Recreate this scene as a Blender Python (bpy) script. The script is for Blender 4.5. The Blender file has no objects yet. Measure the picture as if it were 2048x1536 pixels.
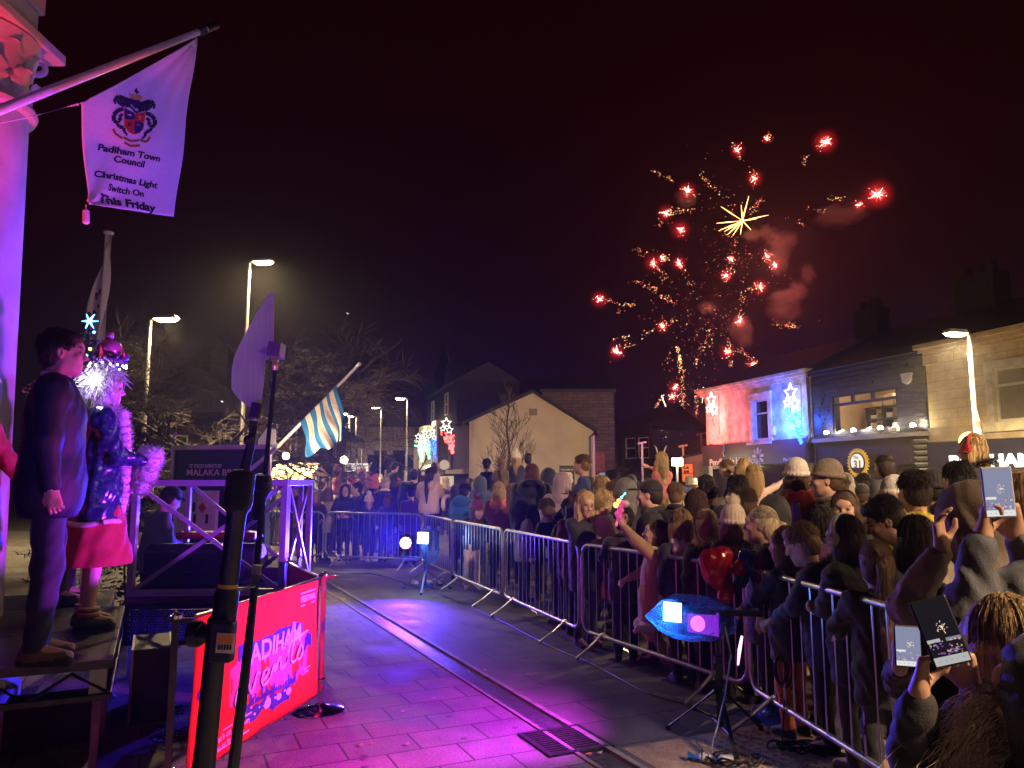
import bpy,math,random
import numpy as np
from mathutils import Vector,Matrix

# ------------------------------------------------------------------ camera, sky, exposure
SC = bpy.context.scene
COL = SC.collection
CAM_Z = 1.68
F_PX = 1518.0
PITCH = math.atan((960 - 768) / F_PX)
cam_data = bpy.data.cameras.new('camera')
cam_data.sensor_width = 36.0
cam_data.lens = 36.0 * F_PX / 2048.0
cam_data.clip_start = 0.05
cam_data.clip_end = 1000.0
cam = bpy.data.objects.new('camera',cam_data)
cam.location = (0,0,CAM_Z)
cam.rotation_euler = (math.radians(90) + PITCH,0,0)
COL.objects.link(cam)
SC.camera = cam

world = bpy.data.worlds.new('World')
SC.world = world
world.use_nodes = True
_nt = world.node_tree
_bg = _nt.nodes['Background']
_tc = _nt.nodes.new('ShaderNodeTexCoord')
_sx = _nt.nodes.new('ShaderNodeSeparateXYZ')
_rp = _nt.nodes.new('ShaderNodeValToRGB')
_nt.links.new(_tc.outputs['Generated'],_sx.inputs[0])
_nt.links.new(_sx.outputs['Z'],_rp.inputs[0])
_nt.links.new(_rp.outputs[0],_bg.inputs['Color'])
_e = _rp.color_ramp.elements
_e[0].position = 0.0; _e[0].color = (0.0050,0.0026,0.0100,1)
_e[1].position = 1.0; _e[1].color = (0.0055,0.0002,0.0005,1)
for _p,_c in ((0.14,(0.0048,0.0012,0.0055,1)),(0.26,(0.0056,0.0005,0.0014,1)),(0.45,(0.0060,0.0002,0.0004,1))):
  _k = _e.new(_p); _k.color = _c
_bg.inputs['Strength'].default_value = 1.0

SC.view_settings.view_transform = 'Standard'
SC.view_settings.look = 'None'
SC.view_settings.exposure = 0.0
SC.view_settings.gamma = 1.0
SC.render.engine = 'CYCLES'
SC.cycles.use_denoising = True
SC.cycles.max_bounces = 5
SC.cycles.diffuse_bounces = 2
SC.cycles.glossy_bounces = 3
SC.cycles.transmission_bounces = 5
SC.cycles.transparent_max_bounces = 12
SC.cycles.volume_bounces = 0
SC.cycles.sample_clamp_indirect = 3.0
SC.cycles.use_light_tree = True
SC.cycles.caustics_reflective = False
SC.cycles.caustics_refractive = False

# ------------------------------------------------------------------ measuring helpers
def ray(u,v):
  cx = (u - 1024) / F_PX; cy = (768 - v) / F_PX
  cp,sp = math.cos(PITCH),math.sin(PITCH)
  return Vector((cx,cp - cy * sp,sp + cy * cp))
def at(u,v,y):
  r = ray(u,v); return Vector((0,0,CAM_Z)) + r * (y / r.y)
def gr(u,v,z=0.0):
  r = ray(u,v); return Vector((0,0,CAM_Z)) + r * ((z - CAM_Z) / r.z)
def on_plane(u,v,p0,n):
  r = ray(u,v); c = Vector((0,0,CAM_Z))
  return c + r * ((p0 - c).dot(n) / r.dot(n))

# ------------------------------------------------------------------ materials
MATS = {}
def _link(nt,a,b): nt.links.new(a,b)
def pm(name,col,rough=0.6,metal=0.0,var=0.18,scale=18.0,bump=0.0,bscale=120.0,spec=0.5,coat=0.0,sheen=0.0,
       stretch=None,emit=None,estr=0.0,alpha=1.0,trans=0.0,dirt=None):
  if name in MATS: return MATS[name]
  m = bpy.data.materials.new(name); m.use_nodes = True
  nt = m.node_tree; b = nt.nodes['Principled BSDF']
  b.inputs['Roughness'].default_value = rough
  b.inputs['Metallic'].default_value = metal
  b.inputs['Specular IOR Level'].default_value = spec
  b.inputs['Coat Weight'].default_value = coat
  b.inputs['Sheen Weight'].default_value = sheen
  b.inputs['Alpha'].default_value = alpha
  b.inputs['Transmission Weight'].default_value = trans
  c4 = (col[0],col[1],col[2],1)
  b.inputs['Base Color'].default_value = c4
  if emit is not None:
    b.inputs['Emission Color'].default_value = (emit[0],emit[1],emit[2],1)
    b.inputs['Emission Strength'].default_value = estr
  tc = nt.nodes.new('ShaderNodeTexCoord'); mp = nt.nodes.new('ShaderNodeMapping')
  _link(nt,tc.outputs['Object'],mp.inputs['Vector'])
  if stretch: mp.inputs['Scale'].default_value = stretch
  if var > 0:
    n = nt.nodes.new('ShaderNodeTexNoise'); n.inputs['Scale'].default_value = scale; n.inputs['Detail'].default_value = 5
    _link(nt,mp.outputs[0],n.inputs['Vector'])
    r = nt.nodes.new('ShaderNodeValToRGB')
    r.color_ramp.elements[0].position = 0.3; r.color_ramp.elements[1].position = 0.7
    lo = tuple(max(0,x * (1 - var)) for x in col) if dirt is None else dirt
    hi = tuple(min(1,x * (1 + var)) for x in col)
    r.color_ramp.elements[0].color = (*lo,1); r.color_ramp.elements[1].color = (*hi,1)
    _link(nt,n.outputs['Fac'],r.inputs[0]); _link(nt,r.outputs[0],b.inputs['Base Color'])
  if bump > 0:
    n2 = nt.nodes.new('ShaderNodeTexNoise'); n2.inputs['Scale'].default_value = bscale; n2.inputs['Detail'].default_value = 3
    _link(nt,mp.outputs[0],n2.inputs['Vector'])
    bp = nt.nodes.new('ShaderNodeBump'); bp.inputs['Strength'].default_value = bump; bp.inputs['Distance'].default_value = 0.01
    _link(nt,n2.outputs['Fac'],bp.inputs['Height']); _link(nt,bp.outputs[0],b.inputs['Normal'])
  MATS[name] = m
  return m
def em(name,col,strength):
  if name in MATS: return MATS[name]
  m = bpy.data.materials.new(name); m.use_nodes = True
  nt = m.node_tree; nt.nodes.remove(nt.nodes['Principled BSDF'])
  e = nt.nodes.new('ShaderNodeEmission'); e.inputs[0].default_value = (*col,1); e.inputs[1].default_value = strength
  _link(nt,e.outputs[0],nt.nodes['Material Output'].inputs['Surface'])
  MATS[name] = m
  return m
def brick_mat(name,c1,c2,mortar,scale,bw=0.5,rh=0.25,msize=0.02,rough=0.85,rot=(0,0,0),bump=0.4,var=0.35,loc=(0,0,0),coords='Object',spec=0.4,plane=None):
  if name in MATS: return MATS[name]
  m = bpy.data.materials.new(name); m.use_nodes = True
  nt = m.node_tree; b = nt.nodes['Principled BSDF']
  b.inputs['Specular IOR Level'].default_value = spec
  tc = nt.nodes.new('ShaderNodeTexCoord'); mp = nt.nodes.new('ShaderNodeMapping')
  mp.inputs['Rotation'].default_value = rot; mp.inputs['Location'].default_value = loc
  if plane:
    cb = nt.nodes.new('ShaderNodeCombineXYZ')
    for i,ax in enumerate(plane):
      dp = nt.nodes.new('ShaderNodeVectorMath'); dp.operation = 'DOT_PRODUCT'; dp.inputs[1].default_value = tuple(ax)
      _link(nt,tc.outputs[coords],dp.inputs[0]); _link(nt,dp.outputs['Value'],cb.inputs[i])
    _link(nt,cb.outputs[0],mp.inputs['Vector'])
  else: _link(nt,tc.outputs[coords],mp.inputs['Vector'])
  br = nt.nodes.new('ShaderNodeTexBrick')
  br.inputs['Color1'].default_value = (*c1,1); br.inputs['Color2'].default_value = (*c2,1); br.inputs['Mortar'].default_value = (*mortar,1)
  br.inputs['Scale'].default_value = scale; br.inputs['Mortar Size'].default_value = msize
  br.inputs['Brick Width'].default_value = bw; br.inputs['Row Height'].default_value = rh
  br.inputs['Mortar Smooth'].default_value = 0.3
  _link(nt,mp.outputs[0],br.inputs['Vector'])
  n = nt.nodes.new('ShaderNodeTexNoise'); n.inputs['Scale'].default_value = 2.3; n.inputs['Detail'].default_value = 8; n.inputs['Roughness'].default_value = 0.65
  _link(nt,mp.outputs[0],n.inputs['Vector'])
  mr = nt.nodes.new('ShaderNodeMapRange'); mr.inputs[1].default_value = 0.25; mr.inputs[2].default_value = 0.75
  mr.inputs[3].default_value = 1 - var; mr.inputs[4].default_value = 1 + var
  _link(nt,n.outputs['Fac'],mr.inputs[0])
  mx = nt.nodes.new('ShaderNodeMix'); mx.data_type = 'RGBA'; mx.blend_type = 'MULTIPLY'; mx.inputs[0].default_value = 1.0
  _link(nt,br.outputs['Color'],mx.inputs[6]); _link(nt,mr.outputs[0],mx.inputs[7])
  if name.startswith('paving'):
    vo = nt.nodes.new('ShaderNodeTexVoronoi'); vo.inputs['Scale'].default_value = 4.2; _link(nt,mp.outputs[0],vo.inputs['Vector'])
    vr = nt.nodes.new('ShaderNodeMapRange'); vr.inputs[1].default_value = .06; vr.inputs[2].default_value = .12; vr.inputs[3].default_value = .45; vr.inputs[4].default_value = 1.0; _link(nt,vo.outputs['Distance'],vr.inputs[0])
    sp = nt.nodes.new('ShaderNodeTexNoise'); sp.inputs['Scale'].default_value = 75; sp.inputs['Detail'].default_value = 3; _link(nt,mp.outputs[0],sp.inputs['Vector'])
    sr = nt.nodes.new('ShaderNodeMapRange'); sr.inputs[1].default_value = .3; sr.inputs[2].default_value = .75; sr.inputs[3].default_value = .62; sr.inputs[4].default_value = 1.45; _link(nt,sp.outputs['Fac'],sr.inputs[0])  # speckle of dirt and of wet glints painted into the slab colour
    mm = nt.nodes.new('ShaderNodeMath'); mm.operation = 'MULTIPLY'; _link(nt,vr.outputs[0],mm.inputs[0]); _link(nt,sr.outputs[0],mm.inputs[1])
    m2 = nt.nodes.new('ShaderNodeMix'); m2.data_type = 'RGBA'; m2.blend_type = 'MULTIPLY'; m2.inputs[0].default_value = 1.0; _link(nt,mx.outputs[2],m2.inputs[6]); _link(nt,mm.outputs[0],m2.inputs[7]); _link(nt,m2.outputs[2],b.inputs['Base Color'])
  else: _link(nt,mx.outputs[2],b.inputs['Base Color'])
  n2 = nt.nodes.new('ShaderNodeTexNoise'); n2.inputs['Scale'].default_value = 90; n2.inputs['Detail'].default_value = 4
  _link(nt,mp.outputs[0],n2.inputs['Vector'])
  ad = nt.nodes.new('ShaderNodeMath'); ad.operation = 'MULTIPLY_ADD'; ad.inputs[1].default_value = -1.0
  _link(nt,br.outputs['Fac'],ad.inputs[0])
  ml = nt.nodes.new('ShaderNodeMath'); ml.operation = 'MULTIPLY'; ml.inputs[1].default_value = 0.35
  _link(nt,n2.outputs['Fac'],ml.inputs[0]); _link(nt,ml.outputs[0],ad.inputs[2])
  bp = nt.nodes.new('ShaderNodeBump'); bp.inputs['Strength'].default_value = bump; bp.inputs['Distance'].default_value = 0.01
  _link(nt,ad.outputs[0],bp.inputs['Height']); _link(nt,bp.outputs[0],b.inputs['Normal'])
  r2 = nt.nodes.new('ShaderNodeMapRange'); r2.inputs[1].default_value = 0.3; r2.inputs[2].default_value = 0.7
  r2.inputs[3].default_value = rough - 0.18; r2.inputs[4].default_value = min(1,rough + 0.12)
  _link(nt,n.outputs['Fac'],r2.inputs[0]); _link(nt,r2.outputs[0],b.inputs['Roughness'])
  MATS[name] = m
  return m
def clear_plastic(name,tint,emit=None,estr=0.0):
  if name in MATS: return MATS[name]
  m = bpy.data.materials.new(name); m.use_nodes = True
  nt = m.node_tree; b = nt.nodes['Principled BSDF']
  b.inputs['Base Color'].default_value = (*tint,1); b.inputs['Roughness'].default_value = 0.12
  tr = nt.nodes.new('ShaderNodeBsdfTransparent'); tr.inputs[0].default_value = (0.8,0.88,0.95,1)
  tl = nt.nodes.new('ShaderNodeBsdfTranslucent'); tl.inputs[0].default_value = (*tint,1)
  fr = nt.nodes.new('ShaderNodeLayerWeight'); fr.inputs[0].default_value = 0.35
  a = nt.nodes.new('ShaderNodeAddShader'); mx = nt.nodes.new('ShaderNodeMixShader')
  mx2 = nt.nodes.new('ShaderNodeMixShader'); mx2.inputs[0].default_value = 0.55
  _link(nt,b.outputs[0],mx2.inputs[1]); _link(nt,tl.outputs[0],mx2.inputs[2])
  mr = nt.nodes.new('ShaderNodeMapRange'); mr.inputs[3].default_value = 0.16; mr.inputs[4].default_value = 0.8
  _link(nt,fr.outputs['Facing'],mr.inputs[0]); _link(nt,mr.outputs[0],mx.inputs[0])
  _link(nt,tr.outputs[0],mx.inputs[1]); _link(nt,mx2.outputs[0],mx.inputs[2])
  _link(nt,mx.outputs[0],nt.nodes['Material Output'].inputs['Surface'])
  nt.nodes.remove(a)
  tc = nt.nodes.new('ShaderNodeTexCoord'); nz = nt.nodes.new('ShaderNodeTexVoronoi'); nz.feature = 'DISTANCE_TO_EDGE'; nz.inputs['Scale'].default_value = 16; nd = nt.nodes.new('ShaderNodeTexNoise'); nd.inputs['Scale'].default_value = 9; ad = nt.nodes.new('ShaderNodeVectorMath'); ad.operation = 'MULTIPLY_ADD'; ad.inputs[1].default_value = (.14,.14,.14)
  _link(nt,tc.outputs['Object'],nd.inputs['Vector']); _link(nt,nd.outputs['Color'],ad.inputs[0]); _link(nt,tc.outputs['Object'],ad.inputs[2]); _link(nt,ad.outputs[0],nz.inputs['Vector'])
  bp = nt.nodes.new('ShaderNodeBump'); bp.inputs['Strength'].default_value = .9; bp.inputs['Distance'].default_value = .03; _link(nt,nz.outputs['Distance'],bp.inputs['Height']); _link(nt,bp.outputs[0],b.inputs['Normal']); _link(nt,bp.outputs[0],fr.inputs['Normal'])
  MATS[name] = m
  return m

# ------------------------------------------------------------------ object helpers
def tag(o,label=None,cat=None,group=None,kind=None):
  if label: o['label'] = label
  if cat: o['category'] = cat
  if group: o['group'] = group
  if kind: o['kind'] = kind
  return o
def thing(name,label,cat,loc=(0,0,0),group=None,rotz=0.0):
  o = bpy.data.objects.new(name,None); o.empty_display_size = 0.1
  o.location = loc; o.rotation_euler = (0,0,rotz); COL.objects.link(o)
  return tag(o,label,cat,group)
def link_mesh(name,me,parent=None,loc=None):
  o = bpy.data.objects.new(name,me); COL.objects.link(o)
  if parent is not None: o.parent = parent
  if loc is not None: o.location = loc
  return o
def dup(root,loc=None,rotz=None,label=None,group=None):
  def cp(o,par):
    c = o.copy(); COL.objects.link(c); c.parent = par
    for k in o.children: cp(k,c)
    return c
  r = cp(root,root.parent)
  if loc is not None: r.location = loc
  if rotz is not None: r.rotation_euler = (0,0,rotz)
  if label: r['label'] = label
  if group: r['group'] = group
  return r
def frame_of(d):
  d = Vector(d).normalized()
  up = Vector((0,0,1)) if abs(d.z) < 0.95 else Vector((0,1,0))
  x = d.cross(up).normalized(); y = x.cross(d).normalized()
  return x,y,d
class MB:
  def __init__(s): s.v = []; s.f = []; s.m = []
  def _add(s,vs,fs,mi=0):
    o = len(s.v); s.v += [tuple(p) for p in vs]
    s.f += [tuple(i + o for i in f) for f in fs]; s.m += [mi] * len(fs)
    return s
  def box(s,c,size,R=None,mi=0,taper=1.0):
    c = Vector(c); hx,hy,hz = size[0] / 2,size[1] / 2,size[2] / 2
    vs = []
    for z in (-1,1):
      t = taper if z > 0 else 1
      for x,y in ((-1,-1),(1,-1),(1,1),(-1,1)):
        p = Vector((x * hx * t,y * hy * t,z * hz))
        vs.append(c + (R @ p if R is not None else p))
    return s._add(vs,[(3,2,1,0),(4,5,6,7),(0,1,5,4),(1,2,6,5),(2,3,7,6),(3,0,4,7)],mi)
  def beam(s,a,b,w,h,mi=0,up=(0,0,1)):
    a,b = Vector(a),Vector(b); d = (b - a); L = d.length; d.normalize()
    upv = Vector(up)
    if abs(d.dot(upv)) > 0.97: upv = Vector((0,1,0))
    x = d.cross(upv).normalized(); y = x.cross(d).normalized()
    R = Matrix((x,y,d)).transposed()
    return s.box((a + b) / 2,(w,h,L),R,mi)
  def tube(s,pts,r,n=8,mi=0,cap=True):
    pts = [Vector(p) for p in pts]; k = len(pts)
    rs = r if isinstance(r,(list,tuple)) else [r] * k
    vs = []; fs = []; px = None
    for i,p in enumerate(pts):
      d = (pts[min(i + 1,k - 1)] - pts[max(i - 1,0)])
      if d.length < 1e-9: d = Vector((0,0,1))
      d.normalize()
      if px is None: x,y,_ = frame_of(d)
      else:
        x = px - d * px.dot(d)
        x = x.normalized() if x.length > 1e-6 else frame_of(d)[0]
        y = d.cross(x)
      px = x
      for j in range(n):
        a = 2 * math.pi * j / n
        vs.append(p + (x * math.cos(a) + y * math.sin(a)) * rs[i])
    for i in range(k - 1):
      for j in range(n):
        j2 = (j + 1) % n
        fs.append((i * n + j,i * n + j2,(i + 1) * n + j2,(i + 1) * n + j))
    if cap and n > 2:
      fs.append(tuple(range(n - 1,-1,-1))); fs.append(tuple((k - 1) * n + j for j in range(n)))
    return s._add(vs,fs,mi)
  def lathe(s,prof,c=(0,0,0),n=24,mi=0,axis=None):
    c = Vector(c); vs = []; fs = []
    R = None
    if axis is not None:
      x,y,d = frame_of(axis); R = Matrix((x,y,d)).transposed()
    for r,z in prof:
      for j in range(n):
        a = 2 * math.pi * j / n; p = Vector((r * math.cos(a),r * math.sin(a),z))
        vs.append(c + (R @ p if R is not None else p))
    k = len(prof)
    for i in range(k - 1):
      for j in range(n):
        j2 = (j + 1) % n
        fs.append((i * n + j,i * n + j2,(i + 1) * n + j2,(i + 1) * n + j))
    if prof[0][0] > 1e-5: fs.append(tuple(range(n - 1,-1,-1)))
    if prof[-1][0] > 1e-5: fs.append(tuple((k - 1) * n + j for j in range(n)))
    return s._add(vs,fs,mi)
  def prism(s,poly,ext,mi=0):
    ext = Vector(ext); k = len(poly); poly = [Vector(p) for p in poly]
    vs = poly + [p + ext for p in poly]
    fs = [tuple(range(k - 1,-1,-1)),tuple(range(k,2 * k))]
    for i in range(k):
      j = (i + 1) % k; fs.append((i,j,k + j,k + i))
    return s._add(vs,fs,mi)
  def quad(s,a,b,c,d,mi=0): return s._add([a,b,c,d],[(0,1,2,3)],mi)
  def sphere(s,c,r,n=12,mi=0,sc=(1,1,1)):
    prof = [(max(1e-6,math.sin(math.pi * i / n) * r),-math.cos(math.pi * i / n) * r) for i in range(n + 1)]
    o = len(s.v); s.lathe(prof,(0,0,0),n + 4,mi)
    for i in range(o,len(s.v)):
      p = s.v[i]; s.v[i] = (c[0] + p[0] * sc[0],c[1] + p[1] * sc[1],c[2] + p[2] * sc[2])
    return s
  def grid(s,fn,nu,nv,mi=0):
    vs = [fn(i / nu,j / nv) for j in range(nv + 1) for i in range(nu + 1)]
    fs = [(j * (nu + 1) + i,j * (nu + 1) + i + 1,(j + 1) * (nu + 1) + i + 1,(j + 1) * (nu + 1) + i) for j in range(nv) for i in range(nu)]
    return s._add(vs,fs,mi)
  def mesh(s,name,mats,off=None,smooth=True,ang=40):
    me = bpy.data.meshes.new(name)
    vs = s.v if off is None else [(p[0] - off[0],p[1] - off[1],p[2] - off[2]) for p in s.v]
    me.from_pydata(vs,[],s.f)
    if not isinstance(mats,(list,tuple)): mats = [mats]
    for m in mats: me.materials.append(m)
    if len(mats) > 1: me.polygons.foreach_set('material_index',s.m)
    if smooth:
      me.shade_smooth()
      me.set_sharp_from_angle(angle=math.radians(ang))
    me.update()
    return me
  def build(s,name,mats,parent=None,smooth=True,bevel=0.0):
    off = None
    if parent is not None:
      off = Vector((0,0,0)); p = parent
      while p is not None: off = off + Vector(p.location); p = p.parent
    o = link_mesh(name,s.mesh(name,mats,off,smooth),parent)
    if bevel > 0:
      b = o.modifiers.new('bevel','BEVEL'); b.width = bevel; b.segments = 2; b.limit_method = 'ANGLE'
    return o
def text_verts(txt,bold=0.0,spacing=1.0,align='LEFT'):
  cu = bpy.data.curves.new('t','FONT'); cu.body = txt; cu.size = 1.0; cu.offset = bold; cu.space_character = spacing; cu.fill_mode = 'FRONT'
  cu.resolution_u = 3
  ob = bpy.data.objects.new('t',cu); COL.objects.link(ob)
  dg = bpy.context.evaluated_depsgraph_get(); dg.update()
  me = bpy.data.meshes.new_from_object(ob.evaluated_get(dg))
  vs = [Vector(v.co) for v in me.vertices]; fs = [tuple(p.vertices) for p in me.polygons]
  bpy.data.objects.remove(ob); bpy.data.curves.remove(cu); bpy.data.meshes.remove(me)
  x0 = min(v.x for v in vs); x1 = max(v.x for v in vs)
  return [Vector(((v.x - x0) / (x1 - x0),v.y,0)) for v in vs],fs,(x1 - x0)
def text_on(mb,txt,a,b,up,n,bold=0.01,height=None,spacing=1.0,mi=0,thick=0.004,warp=None,lift=0.003):
  """lettering from point a to point b on a surface with up direction and outward normal n, built as raised solid letters"""
  vs,fs,w = text_verts(txt,bold,spacing)
  a,b,up,n = Vector(a),Vector(b),Vector(up).normalized(),Vector(n).normalized()
  sy = height if height is not None else (b - a).length / w
  def P(v,o):
    p = a + (b - a) * v.x + up * (v.y * sy)
    if warp: p = p + n * warp(p)
    return p + n * (lift + o)
  k = len(vs)
  V = [P(v,thick) for v in vs] + [P(v,0) for v in vs]
  F = list(fs)
  edges = {}
  for f in fs:
    for i in range(len(f)):
      e = (f[i],f[(i + 1) % len(f)]); edges[e] = edges.get(e,0) + 1
  for (i,j) in list(edges):
    if (j,i) not in edges: F.append((i,k + i,k + j,j))
  mb._add(V,F,mi)
  return mb
def lamp(name,kind,loc,energy,col,parent=None,aim=None,size=0.1,angle=60,blend=0.5):
  ld = bpy.data.lights.new(name,kind); ld.energy = energy; ld.color = col
  if kind == 'SPOT': ld.spot_size = math.radians(angle); ld.spot_blend = blend; ld.shadow_soft_size = size
  elif kind == 'POINT': ld.shadow_soft_size = size
  elif kind == 'AREA': ld.size = size
  o = bpy.data.objects.new(name,ld); COL.objects.link(o)
  loc = Vector(loc)
  if aim is not None:
    d = Vector(aim) - loc; o.rotation_euler = d.to_track_quat('-Z','Y').to_euler()
  if parent is not None:
    off = Vector((0,0,0)); p = parent
    while p is not None: off = off + Vector(p.location); p = p.parent
    loc = loc - off; o.parent = parent
  o.location = loc
  return o
rnd = random.Random(7)
# ------------------------------------------------------------------ directions of the street
A_DIR = (gr(1240,1536) - gr(650,1170)).normalized()      # along the drain channel, towards the camera
STREET = math.atan2(A_DIR.y,A_DIR.x)
B_DIR = Vector((-A_DIR.y,A_DIR.x,0))                      # to the right of the channel, seen from the camera
if B_DIR.x < 0: B_DIR = -B_DIR

# ------------------------------------------------------------------ ground
def ground():
  mA = brick_mat('paving_pale',(0.23,0.205,0.20),(0.175,0.16,0.155),(0.07,0.063,0.063),1.0,0.46,0.32,0.008,0.80,plane=(B_DIR,A_DIR),bump=0.5,var=0.5)
  mB = brick_mat('paving_dark',(0.12,0.102,0.10),(0.09,0.077,0.074),(0.04,0.035,0.033),1.0,0.75,0.48,0.009,0.66,plane=(B_DIR,A_DIR),bump=0.5,var=0.5)
  o0 = gr(1240,1536)
  # one sheet to the horizon
  mb = MB(); mb.quad((-300,-60,-0.012),(300,-60,-0.012),(300,400,-0.012),(-300,400,-0.012))
  tag(mb.build('ground',pm('asphalt',(0.075,0.07,0.068),0.75,var=0.35,scale=3,bump=0.3,bscale=160),smooth=False),kind='structure')
  a0 = o0 + A_DIR * 9; a1 = o0 - A_DIR * 26
  mb = MB(); L = -B_DIR * 14
  mb.quad(a0 + L,a0 - B_DIR * 0.13,a1 - B_DIR * 0.13,a1 + L)
  tag(mb.build('pavement',mA,smooth=False),kind='structure')
  mb = MB(); R = B_DIR * 30
  mb.quad(a0 + B_DIR * 0.13,a0 + R,a1 + R,a1 + B_DIR * 0.13)
  tag(mb.build('paved_square',mB,smooth=False),kind='structure')
  # the channel: sunk setts with raised edging
  mb = MB()
  mb.quad(a0 - B_DIR * 0.10 + Vector((0,0,-.008)),a0 + B_DIR * 0.09 + Vector((0,0,-.008)),a1 + B_DIR * 0.09 + Vector((0,0,-.008)),a1 - B_DIR * 0.10 + Vector((0,0,-.008)))
  tag(mb.build('drain_channel',pm('channel_stone',(0.06,0.055,0.065),0.38,var=0.5,scale=25,bump=0.7,bscale=60),smooth=False),kind='structure')
  mb = MB()
  mb.beam(a0 - B_DIR * 0.115,a1 - B_DIR * 0.115,0.03,0.022); mb.beam(a0 + B_DIR * 0.11,a1 + B_DIR * 0.11,0.04,0.026)
  tag(mb.build('kerb',pm('kerb_stone',(0.24,0.22,0.19),0.6,var=0.4,scale=8,bump=0.3),smooth=False),kind='structure')
  # tactile slabs near the tripod
  t = gr(1560,1560); mb = MB()
  c0 = gr(1300,1530); 
  R = Matrix((B_DIR,-A_DIR,Vector((0,0,1)))).transposed()
  W,D = 3.2,1.2
  base = c0 + B_DIR * 0.0 + A_DIR * 0.9
  def Q(x,y,z): return base + B_DIR * x - A_DIR * y + Vector((0,0,z))
  mb.quad(Q(0,0,.004),Q(W,0,.004),Q(W,D,.004),Q(0,D,.004))
  for i in range(int(W / 0.067)):
    for j in range(int(D / 0.067)):
      p = Q(i * .067 + .033,j * .067 + .033,.004)
      mb.lathe([(.0125,0),(.011,.003),(.007,.005),(1e-6,.0055)],p,7)
  tag(mb.build('tactile_paving',pm('tactile_slab',(0.30,0.20,0.13),0.7,var=0.4,scale=5,bump=0.3)),kind='structure')
ground()
def drain():
  c = gr(1130,1482); t = thing('drain_cover','square iron drain grating set in the paving at the end of the channel','drain cover',c)
  R = Matrix((B_DIR,-A_DIR,Vector((0,0,1)))).transposed()
  m = pm('cast_iron',(0.05,0.045,0.045),0.5,0.6,var=0.4,scale=30,bump=0.5)
  mb = MB()
  for s in (-1,1):
    mb.box(c + R @ Vector((s * .215,0,.006)),(.035,.46,.016),R); mb.box(c + R @ Vector((0,s * .215,.0062)),(.395,.03,.016),R)
  mb.build('frame',m,t,False)
  mb = MB()
  for i in range(11): mb.box(c + R @ Vector((0,-.18 + i * .036,.004)),(.395,.017,.014),R)
  mb.box(c + R @ Vector((0,0,-.0015)),(.39,.39,.004),R,mi=1)
  mb.build('grating',[m,pm('drain_dark',(0.008,0.008,0.008),0.9,var=0)],t,False)
  r2 = random.Random(3)
  for k in range(26):
    u = r2.uniform(700,1400); v = r2.uniform(1240,1530)
    p = gr(u,v,0.004)
    if k < 14:
      mb = MB(); a = r2.uniform(0,6.28); w = r2.uniform(.012,.03); h = w * r2.uniform(.4,.8)
      q = [p + Vector((math.cos(a + x) * (w if i % 2 else h),math.sin(a + x) * (w if i % 2 else h),.004 + .004 * (i % 2))) for i,x in enumerate((0,1.57,3.14,4.71))]
      mb._add(q + [x + Vector((0,0,.002)) for x in q],[(3,2,1,0),(4,5,6,7),(0,1,5,4),(1,2,6,5),(2,3,7,6),(3,0,4,7)])
      tag(mb.build('litter',pm('litter_%d' % (k % 3),[(0.45,0.4,0.35),(0.5,0.18,0.05),(0.3,0.25,0.2)][k % 3],0.7)),'small scrap of litter or dead leaf lying on the paving','litter','litter scattered on the paving')
drain()

# ------------------------------------------------------------------ street lamps
LAMP_GAIN = 6.0
LAMP_GLASS = em('lamp_glass',(1.0,0.78,0.38),60)
def street_lamp(base,h,arm,label,group,energy,pole_r=0.065,col=(1.0,0.72,0.36),white=False,grid=None,spot=True,cone=165,blend=.6):
  t = thing('street_lamp',label,'street lamp',base,group)
  b = Vector(base); m = pm('galvanised',(0.36,0.35,0.33),0.45,0.7,var=0.2,scale=6)
  mb = MB(); mb.tube([b,b + Vector((0,0,1.2)),b + Vector((0,0,1.25)),b + Vector((0,0,h))],[pole_r * 1.35,pole_r * 1.3,pole_r,pole_r * .72],12); mb.build('pole',m,t)
  d = Vector(arm); top = b + Vector((0,0,h)); dn = d.normalized(); sd = dn.cross(Vector((0,0,1)))
  mb = MB(); mb.tube([top - Vector((0,0,.1)),top + Vector((0,0,.03)),top + dn * .12 + Vector((0,0,.07))],.045,8)
  hc = top + dn * (d.length * .5 + .1) + Vector((0,0,.09))
  R = Matrix((dn,sd,Vector((0,0,1)))).transposed()
  mb.box(hc,(d.length,.26,.09),R,taper=.8); mb.build('lantern',pm('lantern_grey',(0.25,0.25,0.25),0.5,0.4),t,bevel=.01)
  mb = MB(); g = hc - Vector((0,0,.052)); 
  vs = []
  mb.box(g - Vector((0,0,.030)),(d.length * .86,.23,.064),R @ Matrix.Rotation(math.pi,3,'X'),taper=.7)
  mb.build('diffuser',LAMP_GLASS if not white else em('lamp_glass_white',(1.0,0.86,0.6),45),t)
  if energy > 0:
    energy *= LAMP_GAIN
    if spot: lamp('lamp_light','SPOT',g - Vector((0,0,.1)),energy,col,t,aim=g - Vector((0,0,5)) ,size=.12,angle=cone,blend=blend)
    else: lamp('lamp_light','POINT',g - Vector((0,0,.16)),energy,col,t,size=.12)
  return t
GL = 'street lamps around the square'
def lamp_px(u,v,d,arm,label,e,**k):
  p = at(u,v,d); return street_lamp((p.x,p.y,0),p.z,arm,label,GL,e,**k)
lamp_px(301,642,20,(.7,-.1,0),'lit grey street lamp left of the bare tree, shorter than its neighbour',260)
lamp_px(499,528,22,(.65,-.1,0),'tallest lit grey street lamp, standing behind the purple paddle antenna',900)
lamp_px(1938,672,17.5,(-.55,-.15,0),'lit street lamp in front of the cream shop on the right',2600)
lamp_px(700,829,40,(-.6,-.1,0),'lit street lamp whose pole rises right behind the striped flag',300,white=True)
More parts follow.
